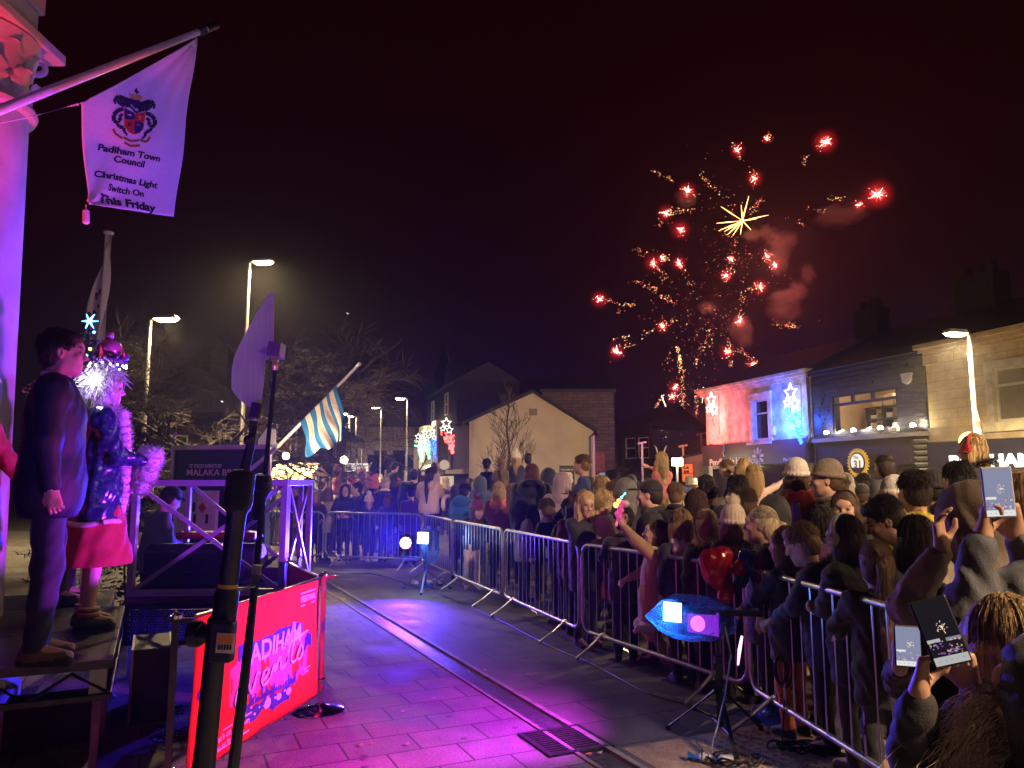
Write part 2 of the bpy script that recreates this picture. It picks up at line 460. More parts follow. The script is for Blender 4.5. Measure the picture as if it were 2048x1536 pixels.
lamp_px(713,834,52,(-.55,-.1,0),'small distant lit lamp just right of the striped flag',220,white=True)
lamp_px(763,817,50,(-.55,-.1,0),'distant lit street lamp in front of the domed stone hall',320,white=True)
lamp_px(815,799,44,(-.6,-.2,0),'distant lit street lamp left of the bay windowed building',360,white=True)
lamp_px(610,832,46,(-.4,0,0),'small lamp behind the top of the striped flag pole',60,white=True)
# unseen street lamps inferred from the warm light; the second is added for the crowd
street_lamp((10.5,1.5,0),6.6,(-.7,.4,0),'street lamp right of the crowd beyond the picture edge',GL,700,col=(1.0,0.70,0.36),cone=132)
street_lamp((12.2,8.6,0),6.6,(-.7,.1,0),'street lamp beyond the right edge of the picture beside the cream shop',GL,760,col=(1.0,0.72,0.40),cone=150)
street_lamp((6.3,-1.8,0),6.4,(-.7,.2,0),'street lamp on the pavement right of the photographer',GL,1250,col=(1.0,0.68,0.42),cone=112,blend=.2)
def mast_fill():  # unseen mast added to light the crowd and the gable from the front
  b = Vector((7.2,-4.0,0)); t = thing('light_mast','floodlight mast on the pavement behind the photographer, shining over the crowd','light mast',b)
  mb = MB(); mb.tube([b,b + Vector((0,0,7.2))],[.09,.06],10); mb.build('pole',pm('galvanised',(0.36,0.35,0.33),0.45,0.7),t)
  c = b + Vector((-.1,.2,7.1)); mb = MB(); mb.box(c,(.45,.2,.3)); mb.build('lamp_head',pm('lantern_grey',(0.25,0.25,0.25),0.5,0.4),t)
  mb = MB(); mb.box(c + Vector((0,.11,0)),(.4,.02,.26)); mb.build('diffuser',LAMP_GLASS,t)
  lamp('mast_beam','SPOT',c + Vector((0,.2,0)),MAST,(1.0,.66,.40),t,aim=(5.0,14,1.2),size=.2,angle=52,blend=.5)
MAST = 14000
mast_fill()

# ------------------------------------------------------------------ bare trees
BARK = pm('bark',(0.065,0.048,0.036),0.85,var=0.4,scale=30,bump=0.6,bscale=60)
def bare_tree(base,h,spread,seed,label,group=None,trunk_r=.12,levels=4,droop=0.0,fork=0.3,kids=4,lean=(0,0),thin=1.0):
  r = random.Random(seed); b = Vector(base)
  t = thing('bare_tree',label,'tree',b,group)
  top = b + Vector((lean[0],lean[1],h * fork))
  mb = MB(); mb.tube([b,b.lerp(top,.5) + Vector((r.uniform(-.05,.05),0,0)),top],[trunk_r * 1.25,trunk_r,trunk_r * .8],9); mb.build('trunk',BARK,t)
  mb = MB()
  def br(p,d,L,rad,lv):
    n = 5; pts = [p]; q = p.copy(); dd = d.copy()
    for i in range(n):
      dd = (dd + Vector((r.gauss(0,.16),r.gauss(0,.16),r.gauss(0,.12) - droop * (0.10 if lv < levels - 1 else .0)))).normalized()
      q = q + dd * (L / n); pts.append(q.copy())
    rs = [max(.0035 * thin,rad * (1 - .75 * i / n)) for i in range(n + 1)]
    mb.tube(pts,rs,5 if lv > 1 else 3,cap=False)
    if lv == 0: return
    for k in range(kids if lv > 1 else kids + 1):
      f = r.uniform(.25,1.0); i = min(n - 1,int(f * n)); s = pts[i].lerp(pts[i + 1],f * n - i)
      ax = Vector((r.gauss(0,1),r.gauss(0,1),r.gauss(0,.6))); ax = (ax - dd * ax.dot(dd)).normalized()
      nd = (dd * r.uniform(.55,.95) + ax * r.uniform(.5,.9)).normalized()
      br(s,nd,L * r.uniform(.5,.75),rs[i] * .62,lv - 1)
  nl = 6
  for k in range(nl):
    a = 2 * math.pi * k / nl + r.uniform(-.3,.3); z = r.uniform(.35,1.2)
    d = Vector((math.cos(a) * spread,math.sin(a) * spread,z)).normalized()
    br(top - Vector((0,0,r.uniform(0,h * .08))),d,h * r.uniform(.34,.46),trunk_r * .55,levels)
  mb.build('branches',BARK,t)
  return t
p = at(430,960,17); bare_tree((p.x,p.y,0),6.0,1.1,5,'wide bare branched tree behind the navy food stall','bare trees',.15,4,droop=.12,kids=5,fork=.34,thin=1.5)
def slender_tree(base,h,label):
  r = random.Random(11); b = Vector(base); t = thing('bare_tree',label,'tree',b,'bare trees')
  lead = [b + Vector((.05 * math.sin(k * 1.3),.04 * math.cos(k),h * k / 12)) for k in range(13)]
  mb = MB(); mb.tube(lead,[.075 * (1 - .9 * k / 12) + .006 for k in range(13)],8); mb.build('trunk',BARK,t)
  mb = MB()
  def twig(p,d,L,rad,lv):
    pts = [p]; q = p.copy(); dd = d.copy()
    for i in range(5): dd = (dd + Vector((r.gauss(0,.10),r.gauss(0,.10),.07))).normalized(); q = q + dd * L / 5; pts.append(q.copy())
    mb.tube(pts,[max(.006,rad * (1 - .8 * i / 5)) for i in range(6)],4,cap=False)
    if lv:
      for k in range(4):
        i = r.randint(1,4); e = Vector((r.gauss(0,1),r.gauss(0,1),r.gauss(.3,.6))).normalized(); twig(pts[i],(dd * .9 + e * .7).normalized(),L * r.uniform(.35,.6),rad * .5,lv - 1)
  for k in range(26):
    f = .22 + .75 * k / 26; a = k * 2.4 + r.uniform(-.4,.4); i = f * 12; p = lead[int(i)].lerp(lead[min(12,int(i) + 1)],i % 1)
    twig(p,Vector((math.cos(a) * .75,math.sin(a) * .75,.75)).normalized(),(1 - f) * h * .36 + .25,.026 * (1.2 - f),2)
  mb.build('branches',BARK,t)
p = at(1016,960,27); slender_tree((p.x,p.y,0),at(1016,772,27).z,'slender bare tree in front of the white gable wall')
p = at(838,960,40); bare_tree((p.x,p.y,0),5.6,.9,4,'small bare tree below the distant lamp by the stone hall','bare trees',.07,2,kids=3,fork=.4)
p = at(1262,960,34); bare_tree((p.x,p.y,0),4.0,1.1,8,'low bare tree right of the brick wall','bare trees',.07,3,kids=5,fork=.2,thin=1.6)

# ------------------------------------------------------------------ buildings
STONE = brick_mat('old_stone',(0.30,0.24,0.17),(0.22,0.17,0.12),(0.10,0.08,0.06),1.0,0.6,0.3,0.02,0.9,plane=((.7,.7,0),(0,0,1)))
UNLIT_MASONRY = brick_mat('soot_masonry',(0.06,0.043,0.032),(0.045,0.032,0.024),(0.03,0.025,0.02),1.0,0.6,0.3,0.02,0.9,plane=((.7,.7,0),(0,0,1)))  # dark base colour stands in for masonry out of the lamplight
STONE_S = pm('sandstone',(0.36,0.28,0.20),0.85,var=0.3,scale=2.0,bump=0.3,bscale=40)
SLATE = pm('slate',(0.030,0.028,0.03),0.7,var=0.4,scale=6,bump=0.4,bscale=30)
BRICK = brick_mat('brown_brick',(0.20,0.12,0.06),(0.13,0.075,0.04),(0.09,0.075,0.06),1.0,0.46,0.15,0.022,0.9,bump=0.8,plane=((1,0.15,0),(0,0,1)))
GLASS = pm('dark_glass',(0.02,0.02,0.024),0.12,0,var=0.3,scale=2,spec=0.8)
WHITE_PAINT = pm('white_paint',(0.62,0.60,0.55),0.6,var=0.2,scale=3)
class Facade:
  """a wall from plan point a to plan point b, outward normal to the left-hand viewer; helper places pieces on it"""
  def __init__(s,a,b,flip=False):
    s.a = Vector((a[0],a[1],0)); s.b = Vector((b[0],b[1],0)); s.x = (s.b - s.a).normalized(); s.L = (s.b - s.a).length
    s.n = Vector((s.x.y,-s.x.x,0))
    if flip: s.n = -s.n
    s.R = Matrix((s.x,s.n,Vector((0,0,1)))).transposed()
  def P(s,x,z,o=0.0): return s.a + s.x * x + s.n * o + Vector((0,0,z))
  def box(s,mb,x0,x1,z0,z1,o0,o1,mi=0):
    return mb.box(s.P((x0 + x1) / 2,(z0 + z1) / 2,(o0 + o1) / 2),(x1 - x0,abs(o1 - o0),z1 - z0),s.R,mi)
  def px(s,u,v):
    p = on_plane(u,v,s.a,s.n); return (p - s.a).dot(s.x),p.z
def wall_with_holes(f,mb,x0,x1,z0,z1,holes,thick=.35,mi=0):
  """solid wall panels round the openings"""
  xs = sorted({x0,x1,*[h[0] for h in holes],*[h[1] for h in holes]}); zs = sorted({z0,z1,*[h[2] for h in holes],*[h[3] for h in holes]})
  for j in range(len(zs) - 1):
    run = None
    for i in range(len(xs) - 1):
      cx = (xs[i] + xs[i + 1]) / 2; cz = (zs[j] + zs[j + 1]) / 2
      solid = not any(h[0] < cx < h[1] and h[2] < cz < h[3] for h in holes)
      if solid: run = (run[0],xs[i + 1]) if run else (xs[i],xs[i + 1])
      if (not solid or i == len(xs) - 2) and run:
        f.box(mb,run[0],run[1],zs[j],zs[j + 1],-thick,0,mi); run = None
def window(f,par,x0,x1,z0,z1,frame_m,glass_m,bars=(),depth=.12,fw=.06,label=None):
  mb = MB(); a,b = -depth,-depth + .07
  f.box(mb,x0 + .001,x0 + fw,z0 + .001,z1 - .001,a,b); f.box(mb,x1 - fw,x1 - .001,z0 + .001,z1 - .001,a,b)
  f.box(mb,x0 + fw,x1 - fw,z0 + .001,z0 + fw,a,b); f.box(mb,x0 + fw,x1 - fw,z1 - fw,z1 - .001,a,b)
  for kind,t in bars:
    if kind == 'h': f.box(mb,x0 + fw,x1 - fw,z0 + (z1 - z0) * t - fw * .5,z0 + (z1 - z0) * t + fw * .5,a + .003,b + .006)
    else: f.box(mb,x0 + (x1 - x0) * t - fw * .5,x0 + (x1 - x0) * t + fw * .5,z0 + fw,z1 - fw,a,b - .004)
  w = mb.build('window',frame_m,par,False)
  mb = MB(); f.box(mb,x0 + fw * .5,x1 - fw * .5,z0 + fw * .5,z1 - fw * .5,a - .01,a + .012); mb.build('pane',glass_m,w,False)
  if label: w['label'] = label
  return w

# --- row of shops on the right: one straight front
SL = at(1414,900,37.0); SR = at(2048,900,21.5)
SHOP = Facade((SL.x,SL.y),(SR.x,SR.y))
if SHOP.n.dot(Vector((0,0,0)) - SHOP.a) < 0: SHOP = Facade((SL.x,SL.y),(SR.x,SR.y),True)
xs_h = 0.0; xs_p = SHOP.px(1624,800)[0]; xs_c = SHOP.px(1856,800)[0]; xs_e = SHOP.L + 6
print('shop',SHOP.L,xs_p,xs_c,[SHOP.px(*q) for q in ((1414,783),(1620,752),(1856,716),(2048,684),(1418,897),(1618,888),(1640,899),(1832,890),(1860,899),(2048,896))])
def roof_of(par,f,x0,x1,eave,ridge,depth,name='roof',ov=.25):
  mb = MB()
  mb.prism([f.P(x0,eave,ov),f.P(x0,ridge,-depth / 2),f.P(x0,eave,-depth)],f.x * (x1 - x0))
  return mb.build(name,SLATE,par,False)
def shops():
  f = SHOP
  # ---- charity shop, painted white, left end
  t = thing('shop_building','white painted shop lit red and blue at the left end of the row','shop',f.P(0,0),'shops in the row')
  zf,ze = 3.35,6.02
  wx0,wz0 = f.px(1508,880); wx1,wz1 = f.px(1537,797)
  holes = [(wx0,wx1,wz0,wz1)]
  mp = pm('white_render',(0.60,0.58,0.55),0.7,var=0.25,scale=2.5,bump=0.35,bscale=25,dirt=(0.36,0.33,0.30))
  mb = MB(); wall_with_holes(f,mb,0,xs_p - .02,zf,ze,holes); f.box(mb,0,xs_p - .02,0,zf,-.35,-.06)
  mb.box(f.P(.15,ze / 2,-4.2),(.3,7.6,ze),f.R)
  mb.build('wall',mp,t,False)
  mb = MB(); f.box(mb,-.3,xs_p - .03,ze - .32,ze - .2,-.3,.14); f.box(mb,-.36,xs_p - .03,ze - .2,ze - .08,-.3,.24); f.box(mb,-.42,xs_p - .03,ze - .08,ze + .04,-.3,.34)
  f.box(mb,.15,.55,zf + .05,ze - .32,0,.05); f.box(mb,xs_p - .5,xs_p - .12,zf + .05,ze - .32,0,.05)
  for xx in (.15,.62,xs_p - .9,xs_p - .3): f.box(mb,xx,xx + .18,ze - .55,ze - .32,.003,.13)
  mb.build('cornice',mp,t,False)
  mb = MB(); s = .22
  f.box(mb,wx0 - s,wx0,wz0 - .1,wz1,.002,.09); f.box(mb,wx1,wx1 + s,wz0 - .1,wz1,.002,.09); f.box(mb,wx0 - s,wx1 + s,wz1,wz1 + s,.002,.11); f.box(mb,wx0 - s - .1,wx1 + s + .1,wz0 - .22,wz0 - .1,.0,.18)
  f.box(mb,wx0 - s - .06,wx1 + s + .06,wz1 + s,wz1 + s + .09,.0,.17)
  mb.build('window_surround',mp,t,False)
  window(f,t,wx0,wx1,wz0,wz1,WHITE_PAINT,GLASS,[('h',.66)],.16)
  roof_of(t,f,-.3,xs_p - .05,ze + .04,7.9,8)
  mb = MB(); ch = f.P(xs_p - .9,7.9,-4); mb.box(ch,(1.3,.7,2.0),f.R)
  for k in (-.4,0,.4): mb.lathe([(.14,0),(.12,.4)],ch + f.x * k + Vector((0,0,1.0)),10)
  mb.build('chimney',UNLIT_MASONRY,t,False)
  fa = MB(); f.box(fa,-.15,xs_p - .12,2.35,zf - .02,-.06,.16); fo = fa.build('fascia',pm('fascia_charcoal',(0.040,0.036,0.044),0.45,var=0.15),t,False)
  f.box(fa,0,0,0,0,0,0)
  L = MB()
  def txt(s,u0,v0,u1,v1,h,bold=.012):
    a = f.px(u0,v0); b = f.px(u1,v1)
    hh = abs(f.px(u0,v0 - h)[1] - a[1]) / .72
    text_on(L,s,f.P(a[0],a[1],.16),f.P(b[0],b[1],.16),(0,0,1),f.n,bold,height=hh,thick=.01)
  txt('Pendleside Hospice',1426,931,1520,926,13)
  txt('Care for life',1427,938,1474,937,5,.0)
  txt('Padiham',1574,923,1606,921,7,.02)
  c = f.px(1523,914); c = f.P(c[0],c[1],.17); 
  for k in range(9):
    a = 2 * math.pi * k / 9 + .2; d = f.x * math.cos(a) + Vector((0,0,1)) * math.sin(a); n = f.x * -math.sin(a) + Vector((0,0,1)) * math.cos(a)
    pl = [c + d * .09,c + d * .2 + n * .055,c + d * .36 + n * .07,c + d * .42,c + d * .36 - n * .07,c + d * .2 - n * .055]
    L.prism(pl,f.n * .012,1 if k % 2 else 0)
  L.build('lettering',[pm('letter_cream',(0.62,0.60,0.56),0.5,var=0),pm('letter_taupe',(0.34,0.30,0.28),0.5,var=0)],fo,False)
  mb = MB(); f.box(mb,.4,xs_p - .5,.5,2.3,-.05,-.02); mb.build('shop_window',GLASS,t,False)
  mb = MB(); x,z = f.px(1616,800)
  mb.tube([f.P(xs_p - .08,ze - .2,.09),f.P(xs_p - .08,zf + .2,.09),f.P(xs_p - .08,zf - .3,.28),f.P(xs_p - .08,.1,.28)],.06,8); mb.build('drainpipe',pm('black_iron',(0.02,0.02,0.02),0.4),t)
  mb = MB(); mb.tube([f.P(1.7,zf - .02,.18),f.P(1.8,zf - .25,.22),f.P(1.65,zf - .45,.2),f.P(1.75,zf - .6,.2)],.018,6); mb.build('cable',WHITE_PAINT,t)
  mb = MB(); bx,bz = f.px(1549,862); f.box(mb,bx - .14,bx + .14,bz - .2,bz + .2,0,.14); mb.build('alarm_box',WHITE_PAINT,t,bevel=.03)
  # ---- black pub
  t = thing('pub_building','black painted pub with a lit upstairs window and a gear shaped sign','pub',f.P(xs_p,0),'shops in the row')
  zf,ze = 3.22,5.86
  wx0,wz0 = f.px(1667,866); wx1,wz1 = f.px(1793,775); wz0 = f.px(1730,864)[1]; wz1 = f.px(1730,781)[1]
  bp = brick_mat('black_stone',(0.030,0.027,0.026),(0.021,0.019,0.018),(0.012,0.011,0.01),1.0,0.75,0.16,0.02,0.42,plane=(f.x,(0,0,1)),bump=1.0,spec=0.6)
  mb = MB(); wall_with_holes(f,mb,xs_p,xs_c - .02,zf,ze,[(wx0,wx1,wz0,wz1)]); f.box(mb,xs_p,xs_c - .02,0,zf,-.35,-.05)
  rr = random.Random(5); z = zf + .08
  while z < ze - .25:          # rough faced courses
    x = xs_p + .02
    while x < xs_c - .1:
      w = rr.uniform(.35,.9); x2 = min(x + w,xs_c - .05)
      if not (x2 > wx0 - .12 and x < wx1 + .12 and z + .14 > wz0 - .12 and z < wz1 + .12):
        q = f.P((x + x2) / 2,z + .07,.008); mb.box(q,(x2 - x - .02,.03 + rr.uniform(0,.03),.125),f.R @ Matrix.Rotation(rr.gauss(0,.035),3,'X') @ Matrix.Rotation(rr.gauss(0,.012),3,'Z'))
      x = x2
    z += .155
  mb.build('wall',bp,t,False)
  mb = MB(); f.box(mb,xs_p,xs_c,ze - .14,ze,-.3,.16); mb.build('gutter',pm('black_iron',(0.02,0.02,0.02),0.4),t,False)
  roof_of(t,f,xs_p - .05,xs_c - .05,ze,7.9,8)
  mb = MB(); ch = f.P(xs_p + 4.4,7.9,-4); mb.box(ch,(1.6,.8,2.2),f.R); mb.box(ch - Vector((0,0,1.12)),(1.8,1.0,.12),f.R,0)
  for k in (-.5,0,.5): mb.lathe([(.15,0),(.12,.45)],ch + f.x * k + Vector((0,0,1.1)),10)
  mb.build('chimney',UNLIT_MASONRY,t,False)
  bf = pm('black_frame',(0.012,0.011,0.011),0.4)
  cl = MATS.get('room_glass') or bpy.data.materials.new('room_glass')
  cl.use_nodes = True; MATS['room_glass'] = cl
  nt = cl.node_tree; tr = nt.nodes.new('ShaderNodeBsdfTransparent'); gl = nt.nodes.new('ShaderNodeBsdfGlossy'); mx = nt.nodes.new('ShaderNodeMixShader'); gl.inputs['Roughness'].default_value = .05
  mx.inputs[0].default_value = .05; nt.links.new(tr.outputs[0],mx.inputs[1]); nt.links.new(gl.outputs[0],mx.inputs[2]); nt.links.new(mx.outputs[0],nt.nodes['Material Output'].inputs['Surface'])
  w = window(f,t,wx0,wx1,wz0,wz1,bf,cl,[('h',.74)],.1,.10)
  mb = MB(); zz = wz0 + (wz1 - wz0) * .74
  for q in (.33,.64): f.box(mb,wx0 + (wx1 - wx0) * q - .07,wx0 + (wx1 - wx0) * q + .07,zz,wz1 - .1,-.097,-.022)
  mb.build('mullion',bf,w,False)
  # the lit room behind it
  mb = MB(); x0,x1,D = wx0 - .6,wx1 + .8,2.6; z0,z1 = wz0 - .5,wz1 + .35
  mb.quad(f.P(x0,z0,-D),f.P(x1,z0,-D),f.P(x1,z1,-D),f.P(x0,z1,-D)); mb.quad(f.P(x0,z0,-D),f.P(x0,z1,-D),f.P(x0,z1,-.36),f.P(x0,z0,-.36))
  mb.quad(f.P(x1,z0,-D),f.P(x1,z0,-.36),f.P(x1,z1,-.36),f.P(x1,z1,-D)); mb.quad(f.P(x0,z1,-D),f.P(x1,z1,-D),f.P(x1,z1,-.36),f.P(x0,z1,-.36)); mb.quad(f.P(x0,z0,-.36),f.P(x1,z0,-.36),f.P(x1,z0,-D),f.P(x0,z0,-D))
  mb.build('room',pm('room_peach',(0.72,0.52,0.32),0.8,var=0.05),t,False)
  lamp('room_light','POINT',f.P((x0 + x1) / 2 + .3,z1 - .25,-1.2),62,(1.0,.72,.42),t,size=.25)
  sh = MB(); xs = wx0 + .45
  for zq in (wz0 + .1,wz0 + .52,wz0 + .95): f.box(sh,xs,xs + 2.5,zq,zq + .04,-1.6,-1.1,0)
  for q in (xs,xs + .8,xs + 1.6,xs + 2.46): f.box(sh,q,q + .05,wz0 - .4,wz0 + .95,-1.6,-1.12,0)
  rr = random.Random(2)
  for q in range(7): f.box(sh,xs + .1 + q * .33,xs + .32 + q * .33,wz0 + .14,wz0 + .14 + rr.uniform(.1,.3),-1.5,-1.25,1 + q % 2)
  for q in range(6): f.box(sh,xs + .12 + q * .38,xs + .4 + q * .38,wz0 + .56,wz0 + .56 + rr.uniform(.1,.26),-1.5,-1.25,1 + q % 2)
  so = sh.build('shelf_unit',[pm('shelf_dark',(0.03,0.022,0.018),0.6),pm('stock_white',(0.6,0.55,0.48),0.6),pm('stock_brown',(0.2,0.12,0.07),0.6)],t,False)
  for q in range(4):
    mb = MB(); f.box(mb,xs + .3 + q * .56,xs + .3 + q * .56 + .5,wz0 + 1.0,wz0 + 1.0 + (.38,.42,.34,.46)[q],-1.6,-1.15); mb.build('storage_box',pm('tan_box',(0.42,0.27,0.15),0.7) if q < 3 else pm('pale_box',(0.6,0.52,0.4),0.6),so,False,.02)
  mb = MB(); f.box(mb,wx1 - .75,wx1 - .15,wz0 + .1,wz0 + .3,-.9,-.45); f.box(mb,wx1 - .7,wx1 - .2,wz0 + .3,wz0 + .34,-.88,-.5,1); mb.sphere(f.P(wx1 - .25,wz0 + .6,-1.2),.18,8,1); mb.build('printer',[pm('printer_white',(0.6,0.57,0.52),0.5),pm('printer_dark',(0.03,0.03,0.03),0.5)],so)
  # fascia with spots and sign
  xa = f.px(1640,900)[0]; xb = f.px(1832,900)[0]
  fa = MB(); f.box(fa,xa,xb,2.2,zf - .12,-.05,.2); fo = fa.build('fascia',pm('fascia_brown',(0.050,0.030,0.030),0.5,var=0.2),t,False)
  led = MB(); f.box(led,xa - .05,xs_c - .04,zf - .12,zf + .02,-.02,.32); led.build('ledge',pm('grey_ledge',(0.40,0.39,0.37),0.6),t,False)
  sl = MB()
  for k in range(8): sl.box(f.P((xb + xs_c) / 2 + .02,zf - .28 - k * .19,.1),(xs_c - xb - .1,.16,.04),f.R @ Matrix.Rotation(.6,3,'X'))
  sl.build('louvre',pm('louvre_grey',(0.42,0.42,0.40),0.5),t,False)
  for i,(u,v) in enumerate(((1664,891),(1718,887),(1772,879),(1838,875))):
    x,z = f.px(u,v); x = min(x,xs_c - .35)
    mb = MB(); q = f.P(x,zf + .1,.22); mb.tube([f.P(x,zf + .02,.1),q],.02,6); mb.lathe([(.05,0),(.09,.06),(.09,.10)],q,10,0,f.n * .2 + Vector((0,0,1)))
    so = mb.build('spot_lamp',pm('spot_steel',(0.4,0.4,0.4),0.3,.8),t)
    mb = MB(); mb.lathe([(.08,0),(.09,.05),(.06,.10),(1e-6,.12)],q + Vector((0,0,.10)),10); mb.build('bulb',em('spot_bulb',(1.0,.9,.68),55),so)
    lamp('spot_light','POINT',q + Vector((0,0,.22)) + f.n * .1,34,(1.0,.86,.6),so,size=.05)
  ax,az = f.px(1817,757); mb = MB(); mb.prism([f.P(ax - .22,az + .18,.0),f.P(ax + .22,az + .18,.0),f.P(ax + .16,az - .12,.0),f.P(ax,az - .2,0),f.P(ax - .16,az - .12,.0)],f.n * .12); mb.build('alarm_box',WHITE_PAINT,t,False)
  mb = MB(); q = f.px(1800,882); q = f.P(q[0],zf + .16,.2); mb.beam(q - f.x * .2,q + f.x * .16,.12,.13); mb.tube([q,q + Vector((0,0,-.12))],.03); mb.build('camera_unit',WHITE_PAINT,t,False)
  # gear sign, hung on the fascia
  gx,gz = f.px(1727,926); c = f.P(gx,gz,.21)
  s = thing('pub_sign','round gear toothed yellow sign reading No. 31 on the pub front','sign',c)
  R1 = abs(f.px(1727,897)[1] - gz); mb = MB(); up = Vector((0,0,1))
  N = 26; ring = []
  for k in range(N):
    for da,rr_ in ((-.28,.87),(-.16,1.0),(.16,1.0),(.28,.87)):
      a = 2 * math.pi * (k + da) / N; ring.append(c + (f.x * math.cos(a) + up * math.sin(a)) * R1 * rr_)
  mb.prism(ring,f.n * .06); mb.build('gear',pm('gear_yellow',(0.80,0.50,0.05),0.5,var=.1,emit=(1,.6,.05),estr=.25),s,False)
  mb = MB(); mb.lathe([(R1 * .72,.06),(R1 * .72,.068),(1e-6,.069)],c,36,0,f.n); d = mb.build('disc',pm('sign_dark',(0.05,0.025,0.02),0.5),s)
  mb = MB(); ov = [c + f.n * .07 + (f.x * math.cos(a) * R1 * .60 + up * (math.sin(a) * R1 * .60 + R1 * .03)) for a in [2 * math.pi * k / 40 for k in range(40)] if math.sin(a) > -.62]
  mb.prism(ov,f.n * .004); mb.build('lit_panel',em('sign_white',(1.0,.88,.74),1.1),d,False)
  mb = MB(); text_on(mb,'No.',c + f.x * (-R1 * .28) + up * R1 * .27,c + f.x * R1 * .22 + up * R1 * .27,up,f.n,.02,height=R1 * .36,lift=.078)
  text_on(mb,'31',c + f.x * (-R1 * .32) - up * R1 * .34,c + f.x * R1 * .32 - up * R1 * .34,up,f.n,.03,height=R1 * .72,lift=.078); mb.build('lettering',pm('sign_grey',(0.30,0.28,0.27),0.5,var=0),d,False)
  # ---- cream shop
  t = thing('shop_building','cream painted stone shop with a navy fascia at the right end of the row','shop',f.P(xs_c,0),'shops in the row')
  zf,ze = 3.0,6.0
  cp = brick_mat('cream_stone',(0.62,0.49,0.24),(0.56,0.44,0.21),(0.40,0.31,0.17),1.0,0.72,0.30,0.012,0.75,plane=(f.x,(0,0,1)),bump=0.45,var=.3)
  wx0,wz1 = f.px(1984,738); wx1 = wx0 + 1.5; wz0 = f.px(1984,845)[1]
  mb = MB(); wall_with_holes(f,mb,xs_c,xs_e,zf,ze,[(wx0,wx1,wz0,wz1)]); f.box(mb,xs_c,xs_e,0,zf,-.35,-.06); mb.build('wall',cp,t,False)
  mb = MB(); f.box(mb,xs_c - .02,xs_e,ze - .36,ze - .22,-.3,.1); f.box(mb,xs_c - .1,xs_e,ze - .22,ze - .1,-.3,.2); f.box(mb,xs_c - .18,xs_e,ze - .1,ze + .05,-.3,.32); f.box(mb,xs_c + .02,xs_c + .5,ze - .62,ze - .36,.002,.14); mb.build('cornice',cp,t,False)
  mb = MB(); s = .22; lg = pm('pale_stone_trim',(0.55,0.52,0.38),.7,var=.25,scale=4)
  f.box(mb,wx0 - s,wx0,wz0,wz1,.002,.08); f.box(mb,wx1,wx1 + s,wz0,wz1,.002,.08); f.box(mb,wx0 - s,wx1 + s,wz1,wz1 + s,.002,.09); f.box(mb,wx0 - s - .25,wx1 + s + .25,wz0 - .28,wz0,0,.14); mb.build('window_surround',lg,t,False)
  window(f,t,wx0,wx1,wz0,wz1,WHITE_PAINT,pm('curtain_glass',(0.19,0.155,0.12),0.35,var=.25,scale=2),[('h',.68)],.14,.08)
  mb = MB(); f.box(mb,xs_c,xs_e,zf - .12,zf + .34,.002,.06); mb.build('stone_band',STONE_S,t,False)
  fa = MB(); f.box(fa,xs_c + .04,xs_e,2.0,zf - .16,-.05,.22); fo = fa.build('fascia',pm('fascia_navy',(0.016,0.016,0.035),0.4,var=.1),t,False)
  mb = MB(); a = f.px(1912,935); b = f.px(2082,932); text_on(mb,'PADIHAM',f.P(a[0],a[1],.22),f.P(b[0],a[1],.22),(0,0,1),f.n,.045,thick=.03,height=.50); mb.build('lettering',em('letter_white',(1.0,.96,.88),3.2),fo,False)
  mb = MB(); f.box(mb,xs_c + .2,xs_e,.6,1.9,-.055,-.02); mb.build('shop_window',pm('lit_shop_glass',(0.3,0.25,0.18),.3,emit=(1,.75,.45),estr=.25),t,False)
  roof_of(t,f,xs_c - .1,xs_e,ze + .05,7.9,8)
shops()

def motif(name,label,c,x,n,w,h,col,energy,flip=1,lc=None):
  """a wall or lamp post Christmas light: white stars over a tapering coloured net"""
  t = thing('christmas_motif',label,'christmas light',c,'christmas light motifs')
  up = Vector((0,0,1)); c = Vector(c)
  mb = MB()
  top = c + up * h * .5
  mb.tube([top - x * w * .5,top + x * w * .5],.012,6); mb.tube([top - x * w * .5 * flip,c - up * h * .5 + x * w * .42 * flip],.012,6); mb.tube([top + x * w * .5 * flip,c - up * h * .5 + x * w * .42 * flip],.012,6)
  mb.build('frame',pm('black_iron',(0.02,0.02,0.02),0.4),t)
  mb = MB()
  def star(q,r,n_=5):
    pts = []
    for k in range(n_ * 2 + 1):
      a = math.pi * k / n_ + math.pi / 2; rr = r if k % 2 == 0 else r * .45
      pts.append(q + x * math.cos(a) * rr + up * math.sin(a) * rr)
    mb.tube(pts,r * .075,5)
  star(c + up * h * .38 - x * w * .06,w * .34); star(c + up * h * .18 + x * w * .14,w * .26); star(c + up * h * .22 - x * w * .28 * flip,w * .2)
  mb.build('star',em('motif_white',(1.0,.95,.8),4),t)
  r = random.Random(int(abs(c.x * 100))); mb = MB()
  for k in range(130):
    tt = r.random() ** .8; z = h * .12 - tt * h * .62; half = w * .48 * (1 - tt * .92)
    q = c + up * z + x * (w * .38 * flip * tt + r.uniform(-half,half)); rr = r.choice((.012,.017,.022)) * (2.1 if w > 1 else 2.0)
    mb.sphere(q,rr,4)
  mb.build('bulb',em('motif_' + name,col,9),t)['kind'] = 'stuff'
  if energy: lamp('motif_light','POINT',c + n * .35 - up * h * .1 - x * (.5 if w > 1 and flip > 0 and name == 'blue' else 0),energy,lc or col,t,size=.25)
  return t
def motifs():
  f = SHOP
  for (u,v,nm,col,lab,fl) in ((1441,838,'red',(1.0,.06,.05),'red lit motif with white stars on the left edge of the white shop',1),(1603,830,'blue',(.02,.10,1.0),'blue lit motif with white stars on the right edge of the white shop',1)):
    x,z = f.px(u,v); w = 1.15; motif(nm,lab,f.P(x,z,.42),f.x,f.n,w,2.35,col,650 if nm == 'red' else 800,fl)
motifs()

